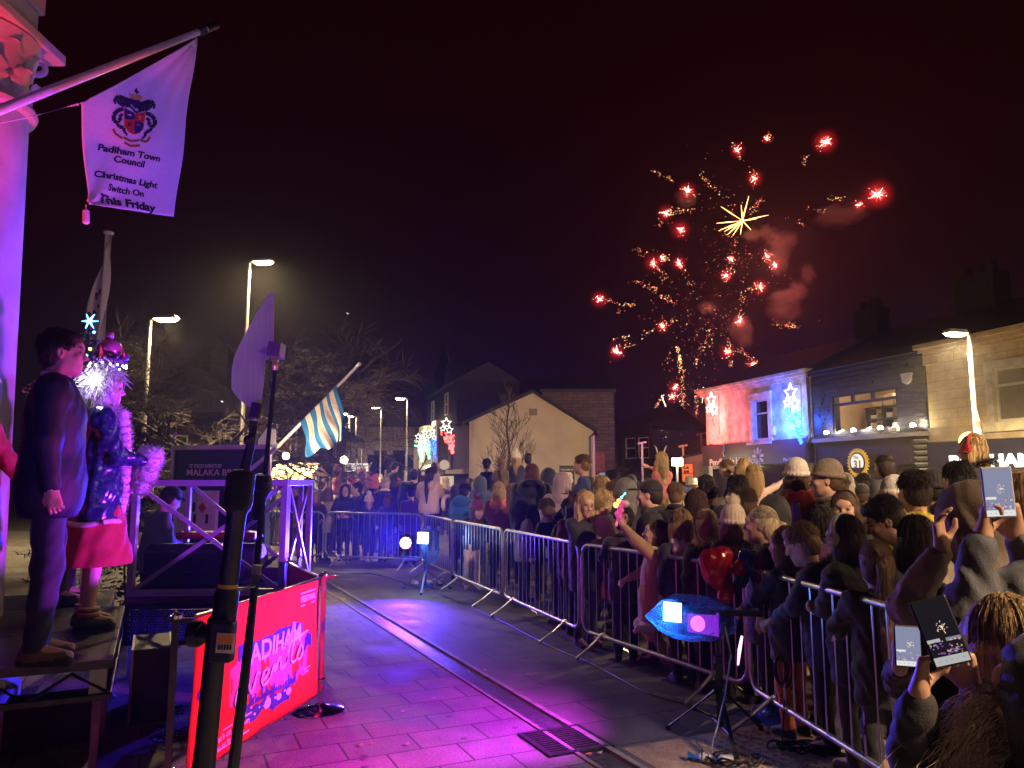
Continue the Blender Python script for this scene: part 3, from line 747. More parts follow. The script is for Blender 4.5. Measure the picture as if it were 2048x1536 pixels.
# ------------------------------------------------------------------ white gable house and brick wall
def gable():
  d = 33.0
  a = at(938,960,d + 1.0); b = at(1187,960,d)
  f = Facade((a.x,a.y),(b.x,b.y))
  if f.n.y > 0: f = Facade((a.x,a.y),(b.x,b.y),True)
  t = thing('gable_house','white rendered gable end without windows in the middle of the square','house',f.P(0,0))
  le = f.px(938,843); ap = f.px(1066,786); re = f.px(1187,862)
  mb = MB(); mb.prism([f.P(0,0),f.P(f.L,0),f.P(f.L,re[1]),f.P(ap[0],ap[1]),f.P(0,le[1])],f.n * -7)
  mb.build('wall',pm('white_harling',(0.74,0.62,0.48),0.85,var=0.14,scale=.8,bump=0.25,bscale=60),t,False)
  mb = MB(); k = Vector((0,0,.16))
  for (p,q) in ((f.P(-.25,le[1] - .12,.1),f.P(ap[0],ap[1],.1)),(f.P(ap[0],ap[1],.1),f.P(f.L + .2,re[1] - .1,.1))):
    mb.prism([p,q,q + k,p + k],f.n * -7.2)
  mb.build('roof',SLATE,t,False)
  mb = MB(); mb.tube([f.P(f.L - .12,.1,.08),f.P(f.L - .12,re[1] - .25,.08),f.P(f.L + .1,re[1] - .1,.05)],.05,7); mb.build('drainpipe',pm('black_iron',(0.02,0.02,0.02),0.4),t)
  mb = MB(); f.box(mb,ap[0] - .18,ap[0] + .18,ap[1] - 1.0,ap[1] - .7,.002,.04); mb.build('vent',pm('vent_grey',(.3,.27,.24),.7),t,False)
  mb = MB(); f.box(mb,0,f.L,0,.9,.002,.05); mb.build('plinth',STONE_S,t,False)
  # brick wall building on its right
  a2 = at(1188,960,d + .3); b2 = at(1236,960,d + .3)
  g = Facade((a2.x - 2.2,a2.y + .9),(b2.x,b2.y + .9),f.n.dot(Vector((0,-1,0))) < 0)
  g = Facade((a2.x - 2.2,a2.y + .9),(b2.x,b2.y + .9)) if Facade((a2.x,a2.y),(b2.x,b2.y)).n.y < 0 else g
  t2 = thing('brick_building','narrow brown brick building right of the white gable','building',g.P(0,0))
  z1 = g.px(1210,784)[1]; mb = MB(); mb.box(g.P(g.L / 2,z1 / 2,-2.5),(g.L,5,z1),g.R); mb.build('wall',BRICK,t2,False)
  mb = MB(); mb.box(g.P(g.L / 2,z1 + .06,-2.5),(g.L + .2,5.2,.14),g.R); mb.build('roof',SLATE,t2,False)
  mb = MB(); x0,z0 = g.px(1187,942); x1,zt = g.px(1209,905); g.box(mb,x0,x1,z0,zt,0.002,.03); mb.build('wall_panel',pm('red_panel',(0.36,0.10,0.06),.7,var=.3,scale=5),t2,False)
  # large dark building behind
  c = at(1085,960,44); t3 = thing('dark_hall','big unlit dark hall with a slate roof behind the white gable','building',(c.x,c.y,0))
  l = at(915,748,44); r_ = at(1230,748,44); W = r_.x - l.x; z = at(1040,790,44).z
  mb = MB(); mb.box(((l.x + r_.x) / 2,47,z / 2),(W,6,z)); mb.build('wall',pm('sooty_stone',(0.024,0.019,0.017),.9,var=.4,scale=1.5),t3,False)  # near black colour stands in for walls left unlit
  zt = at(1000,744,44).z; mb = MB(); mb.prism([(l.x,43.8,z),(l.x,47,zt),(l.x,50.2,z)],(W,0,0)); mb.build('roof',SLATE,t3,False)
gable()

# ------------------------------------------------------------------ bay windowed building with the lit motifs, and the far buildings
def bay_building():
  d0 = 40.0
  a = at(852,960,50); b = at(938,960,37.5)
  f = Facade((a.x,a.y),(b.x,b.y))
  if f.n.dot(Vector((0,0,0)) - f.a) < 0: f = Facade((a.x,a.y),(b.x,b.y),True)
  t = thing('bay_window_building','tall dark stone building with pale two storey bay windows and lit motifs','building',f.P(0,0))
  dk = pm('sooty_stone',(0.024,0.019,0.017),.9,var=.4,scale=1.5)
  xg = f.px(913,900)[0]
  zt = 7.0
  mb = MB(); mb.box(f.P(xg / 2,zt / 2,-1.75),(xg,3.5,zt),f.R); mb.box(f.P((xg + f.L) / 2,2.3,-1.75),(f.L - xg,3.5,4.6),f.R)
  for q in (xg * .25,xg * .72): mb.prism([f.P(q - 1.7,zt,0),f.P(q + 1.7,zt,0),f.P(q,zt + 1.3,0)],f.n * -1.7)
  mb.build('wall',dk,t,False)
  mb = MB(); mb.prism([f.P(0,zt,.2),f.P(0,zt + 1.1,-1.75),f.P(0,zt,-3.6)],f.x * xg); mb.prism([f.P(xg,4.6,.2),f.P(xg,5.5,-1.75),f.P(xg,4.6,-3.6)],f.x * (f.L - xg)); mb.build('roof',SLATE,t,False)
  pale = pm('pale_bay',(0.52,0.52,0.48),.7,var=.2,scale=3)
  for q in (xg * .25,xg * .72):
    mb = MB(); w = 1.25
    for z0,z1 in ((2.3,2.6),(4.7,5.0)): mb.prism([f.P(q - w,z0,0),f.P(q - w * .6,z0,.75),f.P(q + w * .6,z0,.75),f.P(q + w,z0,0)],(0,0,z1 - z0))
    for xx,oo in ((-w + .06,.04),(-w * .6,.68),(-.02,.70),(w * .6,.68),(w - .06,.04)): f.box(mb,q + xx - .07,q + xx + .07,2.6,4.7,oo - .06,oo + .06)
    mb.build('bay_window',pale,t,False)
    mb = MB(); mb.prism([f.P(q - w + .05,2.6,0),f.P(q - w * .6 + .04,2.6,.66),f.P(q + w * .6 - .04,2.6,.66),f.P(q + w - .05,2.6,0)],(0,0,2.1)); mb.build('pane',pm('bay_glass',(0.16,0.2,0.19),.2),t,False)
    window(Facade((f.P(0,0,.13).x,f.P(0,0,.13).y),(f.P(f.L,0,.13).x,f.P(f.L,0,.13).y),Facade(f.a,f.b).n.dot(f.n) < 0),t,q - .45,q + .45,5.35,6.6,pale,GLASS,[('h',.5)],.12)
  mb = MB(); f.box(mb,0,f.L,1.98,2.22,0,.3); mb.build('stone_band',STONE_S,t,False)
  mb = MB(); f.box(mb,.5,xg - .6,.7,1.9,0.01,.06); mb.build('shop_window',pm('lit_window',(0.3,0.24,0.16),.4,emit=(1.0,.8,.5),estr=.5),t,False)
  for (u,v,nm,col,lab,e) in ((866,895,'green',(.2,1.0,.45),'green lit motif farthest left on the bay windowed building',22),(881,888,'green',(.2,1.0,.45),'green lit motif between the two bay windows',26),(897,887,'blue',(.05,.15,1.0),'blue lit motif right of the bay windows',22),(929,873,'red',(1.0,.06,.05),'red lit motif beside the white gable wall',14)):
    x,z = f.px(u,v); motif(nm,lab,f.P(x,z,.9),(Vector((1,.2,0))).normalized(),f.n,.62 if u < 920 else .8,1.75,col,e,lc=(.75,1.0,.85) if nm == 'green' else None)
  # globe lamp on the corner
  x,z = f.px(919,930); q = f.P(x,z,.8); s = thing('globe_lamp','small round wall lamp below the red motif','lamp',q)
  mb = MB(); mb.sphere(q,.26,10); mb.build('globe',em('globe_dim',(1,.72,.45),.55),s); mb = MB(); mb.tube([q - Vector((0,0,.26)),q - Vector((0,0,.5)),q - Vector((0,0,.5)) - f.n * .79],.04); mb.build('bracket',pm('black_iron',(0.02,0.02,0.02),0.4),s)
  x,z = f.px(880,938); q = f.P(x,z,.6); s = thing('globe_lamp','bright lit lamp over the shop below the bay windows','lamp',q); mb = MB(); mb.sphere(q,.24,10); mb.build('globe',em('globe_lit',(1,.85,.5),6),s); mb = MB(); mb.tube([q,q - f.n * .59],.04); mb.build('bracket',pm('black_iron',(0.02,0.02,0.02),0.4),s)
  lamp('globe_light','POINT',q + f.n * .4,20,(1,.8,.5),s,size=.2)
  # church spire behind
  c = at(886,960,80); s = thing('church_spire','dark church spire rising behind the bay windowed building','spire',(c.x,c.y,0)); z1 = at(886,682,80).z
  mb = MB(); mb.box((c.x,c.y,5.5),(3.2,3.2,11)); mb.build('tower',dk,s,False); mb = MB(); mb.lathe([(1.6,11),(.04,z1)],(c.x,c.y,0),8); mb.build('spire',SLATE,s,False)
bay_building()
def far_hall():
  d = 58; x0 = at(731,900,d).x; x1 = at(838,900,d).x; W = x1 - x0; z1 = at(780,856,d).z
  f = Facade((x0,d),(x1,d)); f = f if f.n.y < 0 else Facade((x0,d),(x1,d),True)
  t = thing('stone_hall','sandstone hall with arched windows and a domed turret at the end of the street','hall',(x0,d,0))
  holes = []
  for q in (.22,.33,.58,.69): holes.append((W * q - .3,W * q + .3,z1 - 3.2,z1 - 1.7))
  for q in (.14,.26,.5,.62,.86): holes.append((W * q - .42,W * q + .42,1.6,3.6))
  mb = MB(); wall_with_holes(f,mb,0,W,0,z1,holes); mb.box(f.P(W / 2,z1 / 2,-5),(W,9,z1),f.R); mb.build('wall',STONE_S,t,False)
  mb = MB(); f.box(mb,-.2,W + .2,z1 - .15,z1 + .05,-.2,.3); f.box(mb,0,W,z1 - .95,z1 - .8,0,.15); f.box(mb,0,W,4.3,4.5,0,.15); f.box(mb,0,W,1.1,1.25,0,.15)
  for k in range(15): f.box(mb,.2 + k * (W - .4) / 15,.2 + (k + .5) * (W - .4) / 15,z1 - .8,z1 - .15,0.0,.14)
  mb.build('cornice',STONE_S,t,False)
  for h in holes: 
    m = MB(); f.box(m,h[0],h[1],h[2],h[3],-.3,-.2); m.build('window',GLASS,t,False)
  mb = MB(); q0 = f.P(W * .4,z1,-.5); mb.prism([f.P(0,z1 + .05,.2),f.P(W * .38,z1 + 2.0,-4),f.P(W * .78,z1 + 2.0,-4),f.P(W,z1 + .05,.2)],f.n * -5); mb.build('roof',SLATE,t,False)
  c = at(738,900,d + 1); zz = at(738,832,d).z; zt = at(738,796,d).z; zp = at(738,774,d).z
  mb = MB(); mb.box((c.x,d + 1.4,zz / 2),(2.0,2.0,zz)); mb.lathe([(1.25,zz - .5),(1.25,zz - .35),(.95,zz - .3),(.88,zz + .75),(1.02,zz + .8),(1.0,zz + .9),(.8,zz + 1.35),(.4,zz + 1.75),(.08,zz + 1.9),(.03,zp)],(c.x,d + 1.4,0),10); mb.build('turret',STONE_S,t,False)
  # terraces on the left side of the far street
  r = random.Random(9)
  specs = [(728,46,690,36,3.9,'dark stone terrace running up to the stone hall'),(685,40,610,33,4.4,'dark stone shops behind the striped flag'),(600,33,520,30,4.4,'dark building behind the string lit stall'),(480,34,300,32,4.0,'unlit low building behind the bare tree')]
  for (u0,d0,u1,d1,h,lab) in specs:
    a = at(u0,960,d0); b = at(u1,960,d1); g = Facade((a.x,a.y),(b.x,b.y)); g = g if g.n.dot(-g.a) > 0 else Facade((a.x,a.y),(b.x,b.y),True)
    s = thing('terrace_building',lab,'building',g.P(0,0),'far buildings on the left')
    n = max(2,int(g.L / 2.6)); hs = []
    for k in range(n):
      x = (k + .5) * g.L / n; hs.append((x - .5,x + .5,h - 1.6,h - .4)); hs.append((x - .8,x + .8,.7,h - 1.9))
    mb = MB(); wall_with_holes(g,mb,0,g.L,0,h,hs); mb.build('wall',UNLIT_MASONRY,s,False)
    for k,q in enumerate(hs):
      lit = (k % 2 == 1 and r.random() < .35)
      window(g,s,*q,WHITE_PAINT,pm('lit_window',(0.3,0.24,0.16),.4,emit=(1.0,.8,.5),estr=.5) if lit else GLASS,[('h',.5),('v',.5)],.12)
    roof_of(s,g,0,g.L,h,h + 1.9,7)
    mb = MB(); mb.box(g.P(g.L * .5,h + 2.0,-3.5),(1.2,.7,1.8),g.R); mb.build('chimney',UNLIT_MASONRY,s,False)
  # dark terrace right of the brick wall, grey shed
  for (u0,d0,u1,d1,h,lab) in ((1236,52,1300,50,5.3,'dark unlit terrace right of the brick building'),(1300,58,1425,52,3.3,'dark low terrace behind the fireworks')):
    a = at(u0,960,d0); b = at(u1,960,d1); g = Facade((a.x,a.y),(b.x,b.y)); g = g if g.n.y < 0 else Facade((a.x,a.y),(b.x,b.y),True)
    s = thing('terrace_building',lab,'building',g.P(0,0),'far buildings on the right')
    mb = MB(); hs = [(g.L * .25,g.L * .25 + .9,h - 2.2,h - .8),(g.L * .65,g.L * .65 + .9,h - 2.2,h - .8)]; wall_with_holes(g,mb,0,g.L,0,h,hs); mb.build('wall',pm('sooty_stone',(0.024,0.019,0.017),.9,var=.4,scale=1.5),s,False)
    for q in hs: window(g,s,*q,WHITE_PAINT,GLASS,[('h',.5)])
    roof_of(s,g,0,g.L,h,h + 1.5,7)
  a = at(1372,960,39); b = at(1420,960,38); g = Facade((a.x,a.y),(b.x,b.y)); g = g if g.n.y < 0 else Facade((a.x,a.y),(b.x,b.y),True)
  s = thing('side_extension','grey clad low extension beside the white shop','building',g.P(0,0)); mb = MB(); z0 = g.px(1372,915)[1]; z1 = g.px(1420,903)[1]
  mb.prism([g.P(0,0),g.P(g.L,0),g.P(g.L,z1),g.P(0,z0)],g.n * -4)
  for k in range(22): mb.box(g.P((k + .5) * g.L / 22,z0 / 2 - .1,.02),(.05,.05,z0 - .25),g.R)
  mb.build('cladding',pm('grey_cladding',(0.20,0.19,0.18),.6,var=.2),s,False)
  mb = MB(); mb.beam(g.P(-.1,z0 + .03,0),g.P(g.L + .1,z1 + .03,0),.1,.12); mb.build('roof_edge',pm('black_iron',(0.02,0.02,0.02),0.4),s,False)
  x0,zt = g.px(1373,929); x1,zb = g.px(1394,946); c = g.P((x0 + x1) / 2,(zt + zb) / 2,.4)
  s = thing('orange_sign','orange notice board with dark figures beside the grey extension','sign',c); R = g.R
  mb = MB(); mb.box(c,(x1 - x0,.05,zt - zb),R); mb.box(c - Vector((0,0,(zt - zb) * 1.05)),(x1 - x0,.05,(zt - zb) * .9),R); o = mb.build('board',pm('sign_orange',(0.75,0.26,0.06),.6,emit=(1,.3,.08),estr=.25),s,False)
  mb = MB(); text_on(mb,'La',c - g.x * .2 + Vector((0,0,.0)),c + g.x * .12,(0,0,1),g.n,.03,height=.24,lift=.03); text_on(mb,'se',c - g.x * .2 - Vector((0,0,.2)),c + g.x * .12 - Vector((0,0,.2)),(0,0,1),g.n,.03,height=.24,lift=.03); mb.build('lettering',pm('letter_dark',(0.03,0.02,0.02),.6,var=0),o,False)
  # bright work lamp and small posts in the gap
  q = at(1354,924,36); s = thing('flood_lamp','very bright yellowish lamp on a post between the crowd and the extension','lamp',(q.x,q.y,0))
  mb = MB(); mb.tube([(q.x,q.y,0),(q.x,q.y,q.z + .1)],.05); mb.build('post',pm('galvanised',(0.36,0.35,0.33),0.45,0.7),s); mb = MB(); mb.box((q.x,q.y - .05,q.z),(.5,.1,.34)); mb.build('lamp_face',em('work_lamp',(1.0,.93,.55),30),s)
  lamp('work_light','POINT',(q.x,q.y - .4,q.z),120,(1.0,.9,.5),s,size=.2)
  for (u,v,d_,lab) in ((1284,884,42,'thin grey post with a small top bracket right of the low tree'),(1366,890,42,'grey post with a lit cross arm above the bright lamp'),(1402,866,44,'grey lamp post at the left end of the white shop')):
    q = at(u,v,d_); s = thing('sign_post',lab,'post',(q.x,q.y,0)); mb = MB(); mb.tube([(q.x,q.y,0),(q.x,q.y,q.z)],.06); mb.build('pole',pm('galvanised',(0.36,0.35,0.33),0.45,0.7),s); mb = MB(); mb.beam((q.x - .25,q.y,q.z - .1),(q.x + .25,q.y,q.z),.08,.1); mb.build('bracket',pm('galvanised',(0.36,0.35,0.33),0.45,0.7),s)
  # welcome board
  q = at(1134,960,22); s = thing('notice_board','black welcome board in front of the white gable','sign',(q.x,q.y,0)); zt = at(1134,931,22).z; w = (1150 - 1120) / F_PX * 22
  mb = MB(); mb.box((q.x,q.y,zt - .4),(w,.06,.8)); o = mb.build('board',pm('board_black',(0.012,0.012,0.012),.5),s,False)
  mb = MB(); text_on(mb,'WELCOME TO',(q.x - w * .42,q.y - .03,zt - .14),(q.x + w * .42,q.y - .03,zt - .14),(0,0,1),(0,-1,0),.02); text_on(mb,'KB',(q.x - w * .4,q.y - .03,zt - .5),(q.x + w * .4,q.y - .03,zt - .5),(0,0,1),(0,-1,0),.05,height=.42); mb.build('lettering',pm('letter_cream',(0.62,0.60,0.56),0.5,var=0),o,False)
  mb = MB()
  for k in (-1,1): mb.tube([(q.x + k * w * .4,q.y + .05,0),(q.x + k * w * .4,q.y + .05,zt)],.03)
  mb.build('leg',pm('black_iron',(0.02,0.02,0.02),0.4),s)
  # parking sign
  q = at(713,935,27); s = thing('street_sign','white car park sign on a pole beside the globe lamp','sign',(q.x,q.y,0)); w = 46 / F_PX * 27; h = 16 / F_PX * 27
  mb = MB(); mb.box(q,(w,.04,h)); o = mb.build('panel',pm('sign_white',(0.62,.6,.56),.5,var=0),s,False)
  mb = MB(); mb.box((q.x - w * .33,q.y - .025,q.z),(w * .2,.01,h * .8),mi=1); text_on(mb,'P',(q.x - w * .38,q.y - .03,q.z - h * .26),(q.x - w * .28,q.y - .03,q.z - h * .26),(0,0,1),(0,-1,0),.03,height=h * .75)
  text_on(mb,'Cither',(q.x - w * .12,q.y - .02,q.z + h * .06),(q.x + w * .42,q.y - .02,q.z + h * .06),(0,0,1),(0,-1,0),.03,height=h * .5,mi=1); text_on(mb,'Street',(q.x - w * .02,q.y - .02,q.z - h * .4),(q.x + w * .42,q.y - .02,q.z - h * .4),(0,0,1),(0,-1,0),.03,height=h * .5,mi=1)
  mb.build('lettering',[pm('sign_white',(0.62,.6,.56),.5,var=0),pm('sign_black',(.02,.02,.03),.5,var=0)],o,False)
  mb = MB(); mb.tube([(q.x,q.y + .06,0),(q.x,q.y + .06,q.z + .3)],.04); mb.build('pole',pm('galvanised',(0.36,0.35,0.33),0.45,0.7),s)
  q = at(688,920,30); s = thing('globe_lamp','glowing round lamp on a pole left of the car park sign','lamp',(q.x,q.y,0)); mb = MB(); mb.sphere(q,.16,12); mb.build('globe',em('globe_lit',(1,.85,.5),6),s); mb = MB(); mb.tube([(q.x,q.y,0),(q.x,q.y,q.z - .1)],.05); mb.build('pole',pm('black_iron',(0.02,0.02,0.02),0.4),s)
  lamp('globe_light','POINT',(q.x,q.y - .3,q.z),40,(1,.75,.4),s,size=.16)
  # white bollard-like post and stacked sign in the middle distance
  q = at(832,898,36); s = thing('white_post','plain white post left of the bay windowed building','post',(q.x,q.y,0)); mb = MB(); mb.tube([(q.x,q.y,0),(q.x,q.y,q.z)],.10,10); mb.build('shaft',WHITE_PAINT,s); mb = MB(); mb.lathe([(.10,0),(.12,.02),(.04,.12),(1e-6,.13)],q,10); mb.build('cap',WHITE_PAINT,s)
far_hall()
# ------------------------------------------------------------------ town hall corner on the left: column, capital, cornice
BLK = pm('black_metal',(0.016,0.016,0.018),0.42,0.2,var=0.2)
STEEL = pm('bright_steel',(0.55,0.55,0.56),0.28,0.9,var=0.1)
ALU = pm('aluminium',(0.42,0.42,0.43),0.38,0.85,var=0.15)
RUB = pm('rubber',(0.012,0.012,0.012),0.8,var=0)
CLOTH_W = None
def town_hall():
  d = 5.6
  st = pm('ashlar',(0.50,0.46,0.42),0.8,var=0.22,scale=3,bump=0.25,bscale=50)
  e_top = at(76,225,d); e_bot = at(15,835,d)
  zt = e_top.z; R1 = .40; cx = e_top.x - R1 - .14; R0 = e_bot.x - cx
  t = thing('stone_column','tall smooth stone column with a leafy scrolled capital lit pink and violet','column',(cx,d,0))
  prof = [(R0 + .14,0),(R0 + .14,.18),(R0 + .06,.26),(R0 + .02,.3)]
  for k in range(13):
    f = k / 12; z = .3 + (zt - .3) * f; prof.append((R0 * 1.0 + (R1 - R0) * min(1,max(0,(z - 0.3) / (zt - .3))),z))
  mb = MB(); mb.lathe(prof + [(R1,zt)],(cx,d,0),48); mb.build('shaft',st,t)
  mb = MB(); mb.lathe([(R1,zt),(R1 + .045,zt + .015),(R1 + .06,zt + .05),(R1 + .045,zt + .085),(R1,zt + .1),(R1 - .01,zt + .14)],(cx,d,0),40); mb.build('necking',st,t)
  h = .62; mb = MB(); mb.lathe([(R1 - .02,zt + .14),(R1 - .02,zt + h * .6),(R1 + .05,zt + h)],(cx,d,0),32)
  for row,(z0,hh,n,off) in enumerate(((zt + .14,.26,10,0),(zt + .30,.28,10,.5))):
    for k in range(n):
      a = 2 * math.pi * (k + off) / n; dr = Vector((math.cos(a),math.sin(a),0)); sd = Vector((-dr.y,dr.x,0))
      c = Vector((cx,d,z0))
      def leaf(u,v,dr=dr,sd=sd,c=c,hh=hh):
        w = .11 * (math.sin(math.pi * min(1,v * .9 + .12)) ** .7) * (1 + .18 * math.sin(v * 22)); x = (u - .5) * 2
        out = R1 + .010 + .075 * v ** 3 - .03 * x * x
        curl = v - max(0,v - .82) * 1.6
        return c + dr * out + sd * x * w + Vector((0,0,hh * curl))
      mb.grid(leaf,6,10)
  for k in range(4):
    a = math.pi / 4 + k * math.pi / 2; dr = Vector((math.cos(a),math.sin(a),0)); c = Vector((cx,d,zt + h - .06)) + dr * (R1 + .03)
    pts = []; rs = []
    for i in range(34):
      th = i / 33 * 4.2 * math.pi * .62; r = .115 * (1 - i / 36); pts.append(c + dr * math.cos(th + 1.6) * r + Vector((0,0,math.sin(th + 1.6) * r))); rs.append(.036 * (1 - i / 60))
    mb.tube(pts,rs,7); mb.tube([c - dr * .24 - Vector((0,0,.28)),c - dr * .1 - Vector((0,0,.12)),pts[0]],[.03,.032,.036],7)
  mb.build('capital',st,t)
  mb = MB(); mb.box((cx,d,zt + h + .06),(2 * R1 + .10,2 * R1 + .10,.09)); mb.build('abacus',st,t,False,.015)
  za = zt + h + .105
  # entablature: a thing of its own, the corner of the portico
  s = thing('town_hall_cornice','carved stone entablature with dentils above the column, washed in pink and red light','cornice',(cx,d,za))
  xr = cx + R1 - .02
  mb = MB(); mb.box((cx - 2 + (R1 + .04) / 2 + 1,d,za + .20),(R1 + 2.04 + .0,.9,.40)); 
  mb.v = []; mb.f = []; mb.m = []
  def blk(x1,y0,y1,z0,z1): mb.box(((x1 - 5.5) / 2,(y0 + y1) / 2,(z0 + z1) / 2),(x1 + 5.5,y1 - y0,z1 - z0))
  blk(xr,d - .44,d + .16,za,za + .20); blk(xr + .03,d - .47,d + .19,za + .2005,za + .38); blk(xr + .07,d - .51,d + .22,za + .3805,za + .44)
  blk(xr + .00,d - .45,d + .16,za + .4405,za + .86)
  mb.build('frieze',st,s,False,.01)
  mb = MB(); blk(xr + .03,d - .48,d + .30,za + .8605,za + .93); blk(xr + .06,d - .50,d + .30,za + .9305,za + 1.08)
  blk(xr + .20,d - .70,d + .85,za + 1.2,za + 1.42); blk(xr + .24,d - .74,d + .85,za + 1.4205,za + 1.56); blk(xr + .12,d - .58,d + .80,za + 1.0805,za + 1.2)
  mb.build('cornice',st,s,False,.012)
  mb = MB()
  for k in range(4):
    y = d - .42 + k * .18; mb.box((xr + .10,y,za + 1.135),(.09,.10,.11))
  for k in range(10): mb.box((xr - .05 - k * .2,d - .55,za + 1.135),(.11,.10,.11))
  mb.build('dentils',st,s,False)
  # wall of the hall far left
  w = thing('town_hall_wall','dark stone wall of the town hall behind the column','wall',(cx - 1.8,d + 1.6,0))
  mb = MB(); mb.box((cx - 4,d + 2.0,3.6),(5.2,.5,7.2)); mb.build('wall_face',st,w,False)
town_hall()

# ------------------------------------------------------------------ council flag on the slanting pole
def council_flag():
  p0 = at(-60,243,4.3); p1 = at(415,57,6.0)
  t = thing('flag_pole','thick white flagpole slanting out from the column, lit violet','flagpole',p0)
  mb = MB(); dirp = (p1 - p0).normalized(); mb.tube([p0 - dirp * .5,p0,p0.lerp(p1,.5),p1],[.031,.031,.029,.026],14); mb.build('pole',pm('gloss_white',(0.66,0.64,0.62),0.25,var=.08),t)
  x,y,z = frame_of(dirp)
  mb = MB(); mb.lathe([(.03,-.02),(.034,0),(.034,.04),(.018,.06),(.03,.085),(.036,.115),(.026,.15),(1e-5,.165)],p1,14,0,dirp); mb.build('finial',pm('dark_bronze',(0.06,0.05,0.05),.4,.6),t)
  mb = MB()
  for k in range(5): mb.lathe([(.026,-.012),(.038,0),(.026,.012)],p1 - dirp * (.05 + .02 * k),10,0,dirp)
  mb.build('pulley',pm('dark_bronze',(0.06,0.05,0.05),.4,.6),t)
  A,B,Cc,D = at(161,207,4.75),at(393,77,5.75),at(330,437,5.55),at(172,410,4.8)
  n = (B - A).cross(D - A).normalized()
  if n.y > 0: n = -n
  Cc = Cc - n * (Cc - A).dot(n)      # keep the cloth in one plane before it is rippled
  ex = (B - A).normalized(); ey = n.cross(ex)
  def rip(p):
    q = p - A; a = q.dot(ex); b = q.dot(ey)
    pb = (p - B).length; ang = math.atan2((p - B).dot(ey),(p - B).dot(ex)); pd = (p - D).length; ang2 = math.atan2((p - D).dot(ey),(p - D).dot(ex))
    return .010 * math.sin(ang * 34) * math.exp(-pb * 1.1) + .02 * math.sin(ang2 * 9 + .6) * math.exp(-pd * 1.5) + .012 * math.sin(a * 6 + b * 3)
  s = thing('council_flag','white town council flag with a crest and Christmas light switch on wording, lit violet','flag',A)
  def surf(u,v):
    p = A.lerp(B,u).lerp(D.lerp(Cc,u),v); sag = Vector((0,0,-.02 * math.sin(math.pi * u) * (1 - v)))
    p = p + sag; return p + n * rip(p)
  mb = MB(); mb.grid(surf,60,60)
  fc = pm('flag_cotton',(0.68,0.66,0.68),0.85,var=.06,scale=60,bump=.25,bscale=500,sheen=.2)
  nt = fc.node_tree
  o = mb.build('cloth',fc,s); sd = o.modifiers.new('thick','SOLIDIFY'); sd.thickness = .002
  e = MB(); e.tube([A + n * rip(A),*[surf(i / 20,0) for i in range(1,20)],B],.007,6); e.build('hem',pm('flag_hem',(0.7,0.68,0.7),.8,var=0),s)
  def F(u,v):
    p = on_plane(u,v,A,n); return p + n * (rip(p) + .0045)
  navy = pm('print_navy',(0.012,0.012,0.045),.8,var=0); gold = pm('print_gold',(0.55,0.36,0.10),.8,var=0); red = pm('print_red',(0.40,0.03,0.03),.8,var=0); blu = pm('print_blue',(0.012,0.014,0.10),.8,var=0)
  mb = MB()
  def words(txt,u0,v0,u1,v1,h,bold):
    a = on_plane(u0,v0,A,n); b = on_plane(u1,v1,A,n); c = on_plane(u0 + h * .16,v0 - h,A,n)
    up = (c - a); mb = MB(); text_on(mb,txt,a,b,up,n,bold,height=up.length / .72,warp=rip,thick=.0008,lift=.0042); mb.build('lettering',navy,s,False)
  words('Padiham Town',199,299,317,324,13,.035); words('Council',228,323,287,335,13,.03)
  words('Christmas Light',191,352,317,376,13,.035); words('Switch On',214,380,290,393,13,.03); words('This Friday',195,404,311,424,17,.04)
  # crest: the parts drawn flat in the flag's own plane
  mb = MB()
  Z = lambda x,y: F(150 + x / 5.12,150 + y / 5.12)
  def poly(pts,mi,lift=0.0):
    q = [Z(*p) + n * lift for p in pts]; mb.prism(q,-n * .0006,mi)
  def stroke(pts,w,mi,lift=.0):
    k = len(pts)
    for i in range(k - 1):
      (x0,y0),(x1,y1) = pts[i],pts[i + 1]; dx,dy = x1 - x0,y1 - y0; L = math.hypot(dx,dy) or 1; ww = w[i] if isinstance(w,list) else w; w2 = w[i + 1] if isinstance(w,list) else w
      poly([(x0 - dy / L * ww,y0 + dx / L * ww),(x1 - dy / L * w2,y1 + dx / L * w2),(x1 + dy / L * w2,y1 - dx / L * w2),(x0 + dy / L * ww,y0 - dx / L * ww)],mi,lift)
  # shield quarters
  poly([(490,335),(600,395),(592,465),(494,455)],3); poly([(600,395),(640,400),(705,382),(690,495),(592,475)],2); poly([(494,455),(592,470),(584,615),(540,590),(496,530)],2); poly([(592,472),(690,492),(680,560),(640,600),(584,615)],3)
  for pl in ([(490,335),(494,455),(496,530),(540,590),(584,615),(640,600),(680,560),(690,495),(705,382)],[(600,390),(584,615)],[(494,456),(690,494)]): stroke(pl,3.5,1,.0008)
  stroke([(525,398),(560,418)],9,4,.0008); stroke([(630,430),(660,432)],7,1,.0008); stroke([(645,425),(643,465)],7,1,.0008); stroke([(527,490),(560,530)],6,0,.0008); stroke([(560,492),(527,530)],6,0,.0008); stroke([(612,512),(642,520)],8,2,.0008)
  # helm, crown, mantling
  poly([(570,250),(660,262),(650,320),(630,345),(590,330),(565,295)],3)
  stroke([(540,320),(580,345),(605,385),(650,380),(675,350)],9,0,.0004)
  poly([(565,245),(545,180),(580,205),(590,180),(610,212),(628,190),(640,218),(662,200),(668,225),(698,210),(665,262)],1)
  stroke([(628,190),(630,135)],8,0); stroke([(605,165),(655,175)],8,0); stroke([(612,150),(648,185)],6,0)
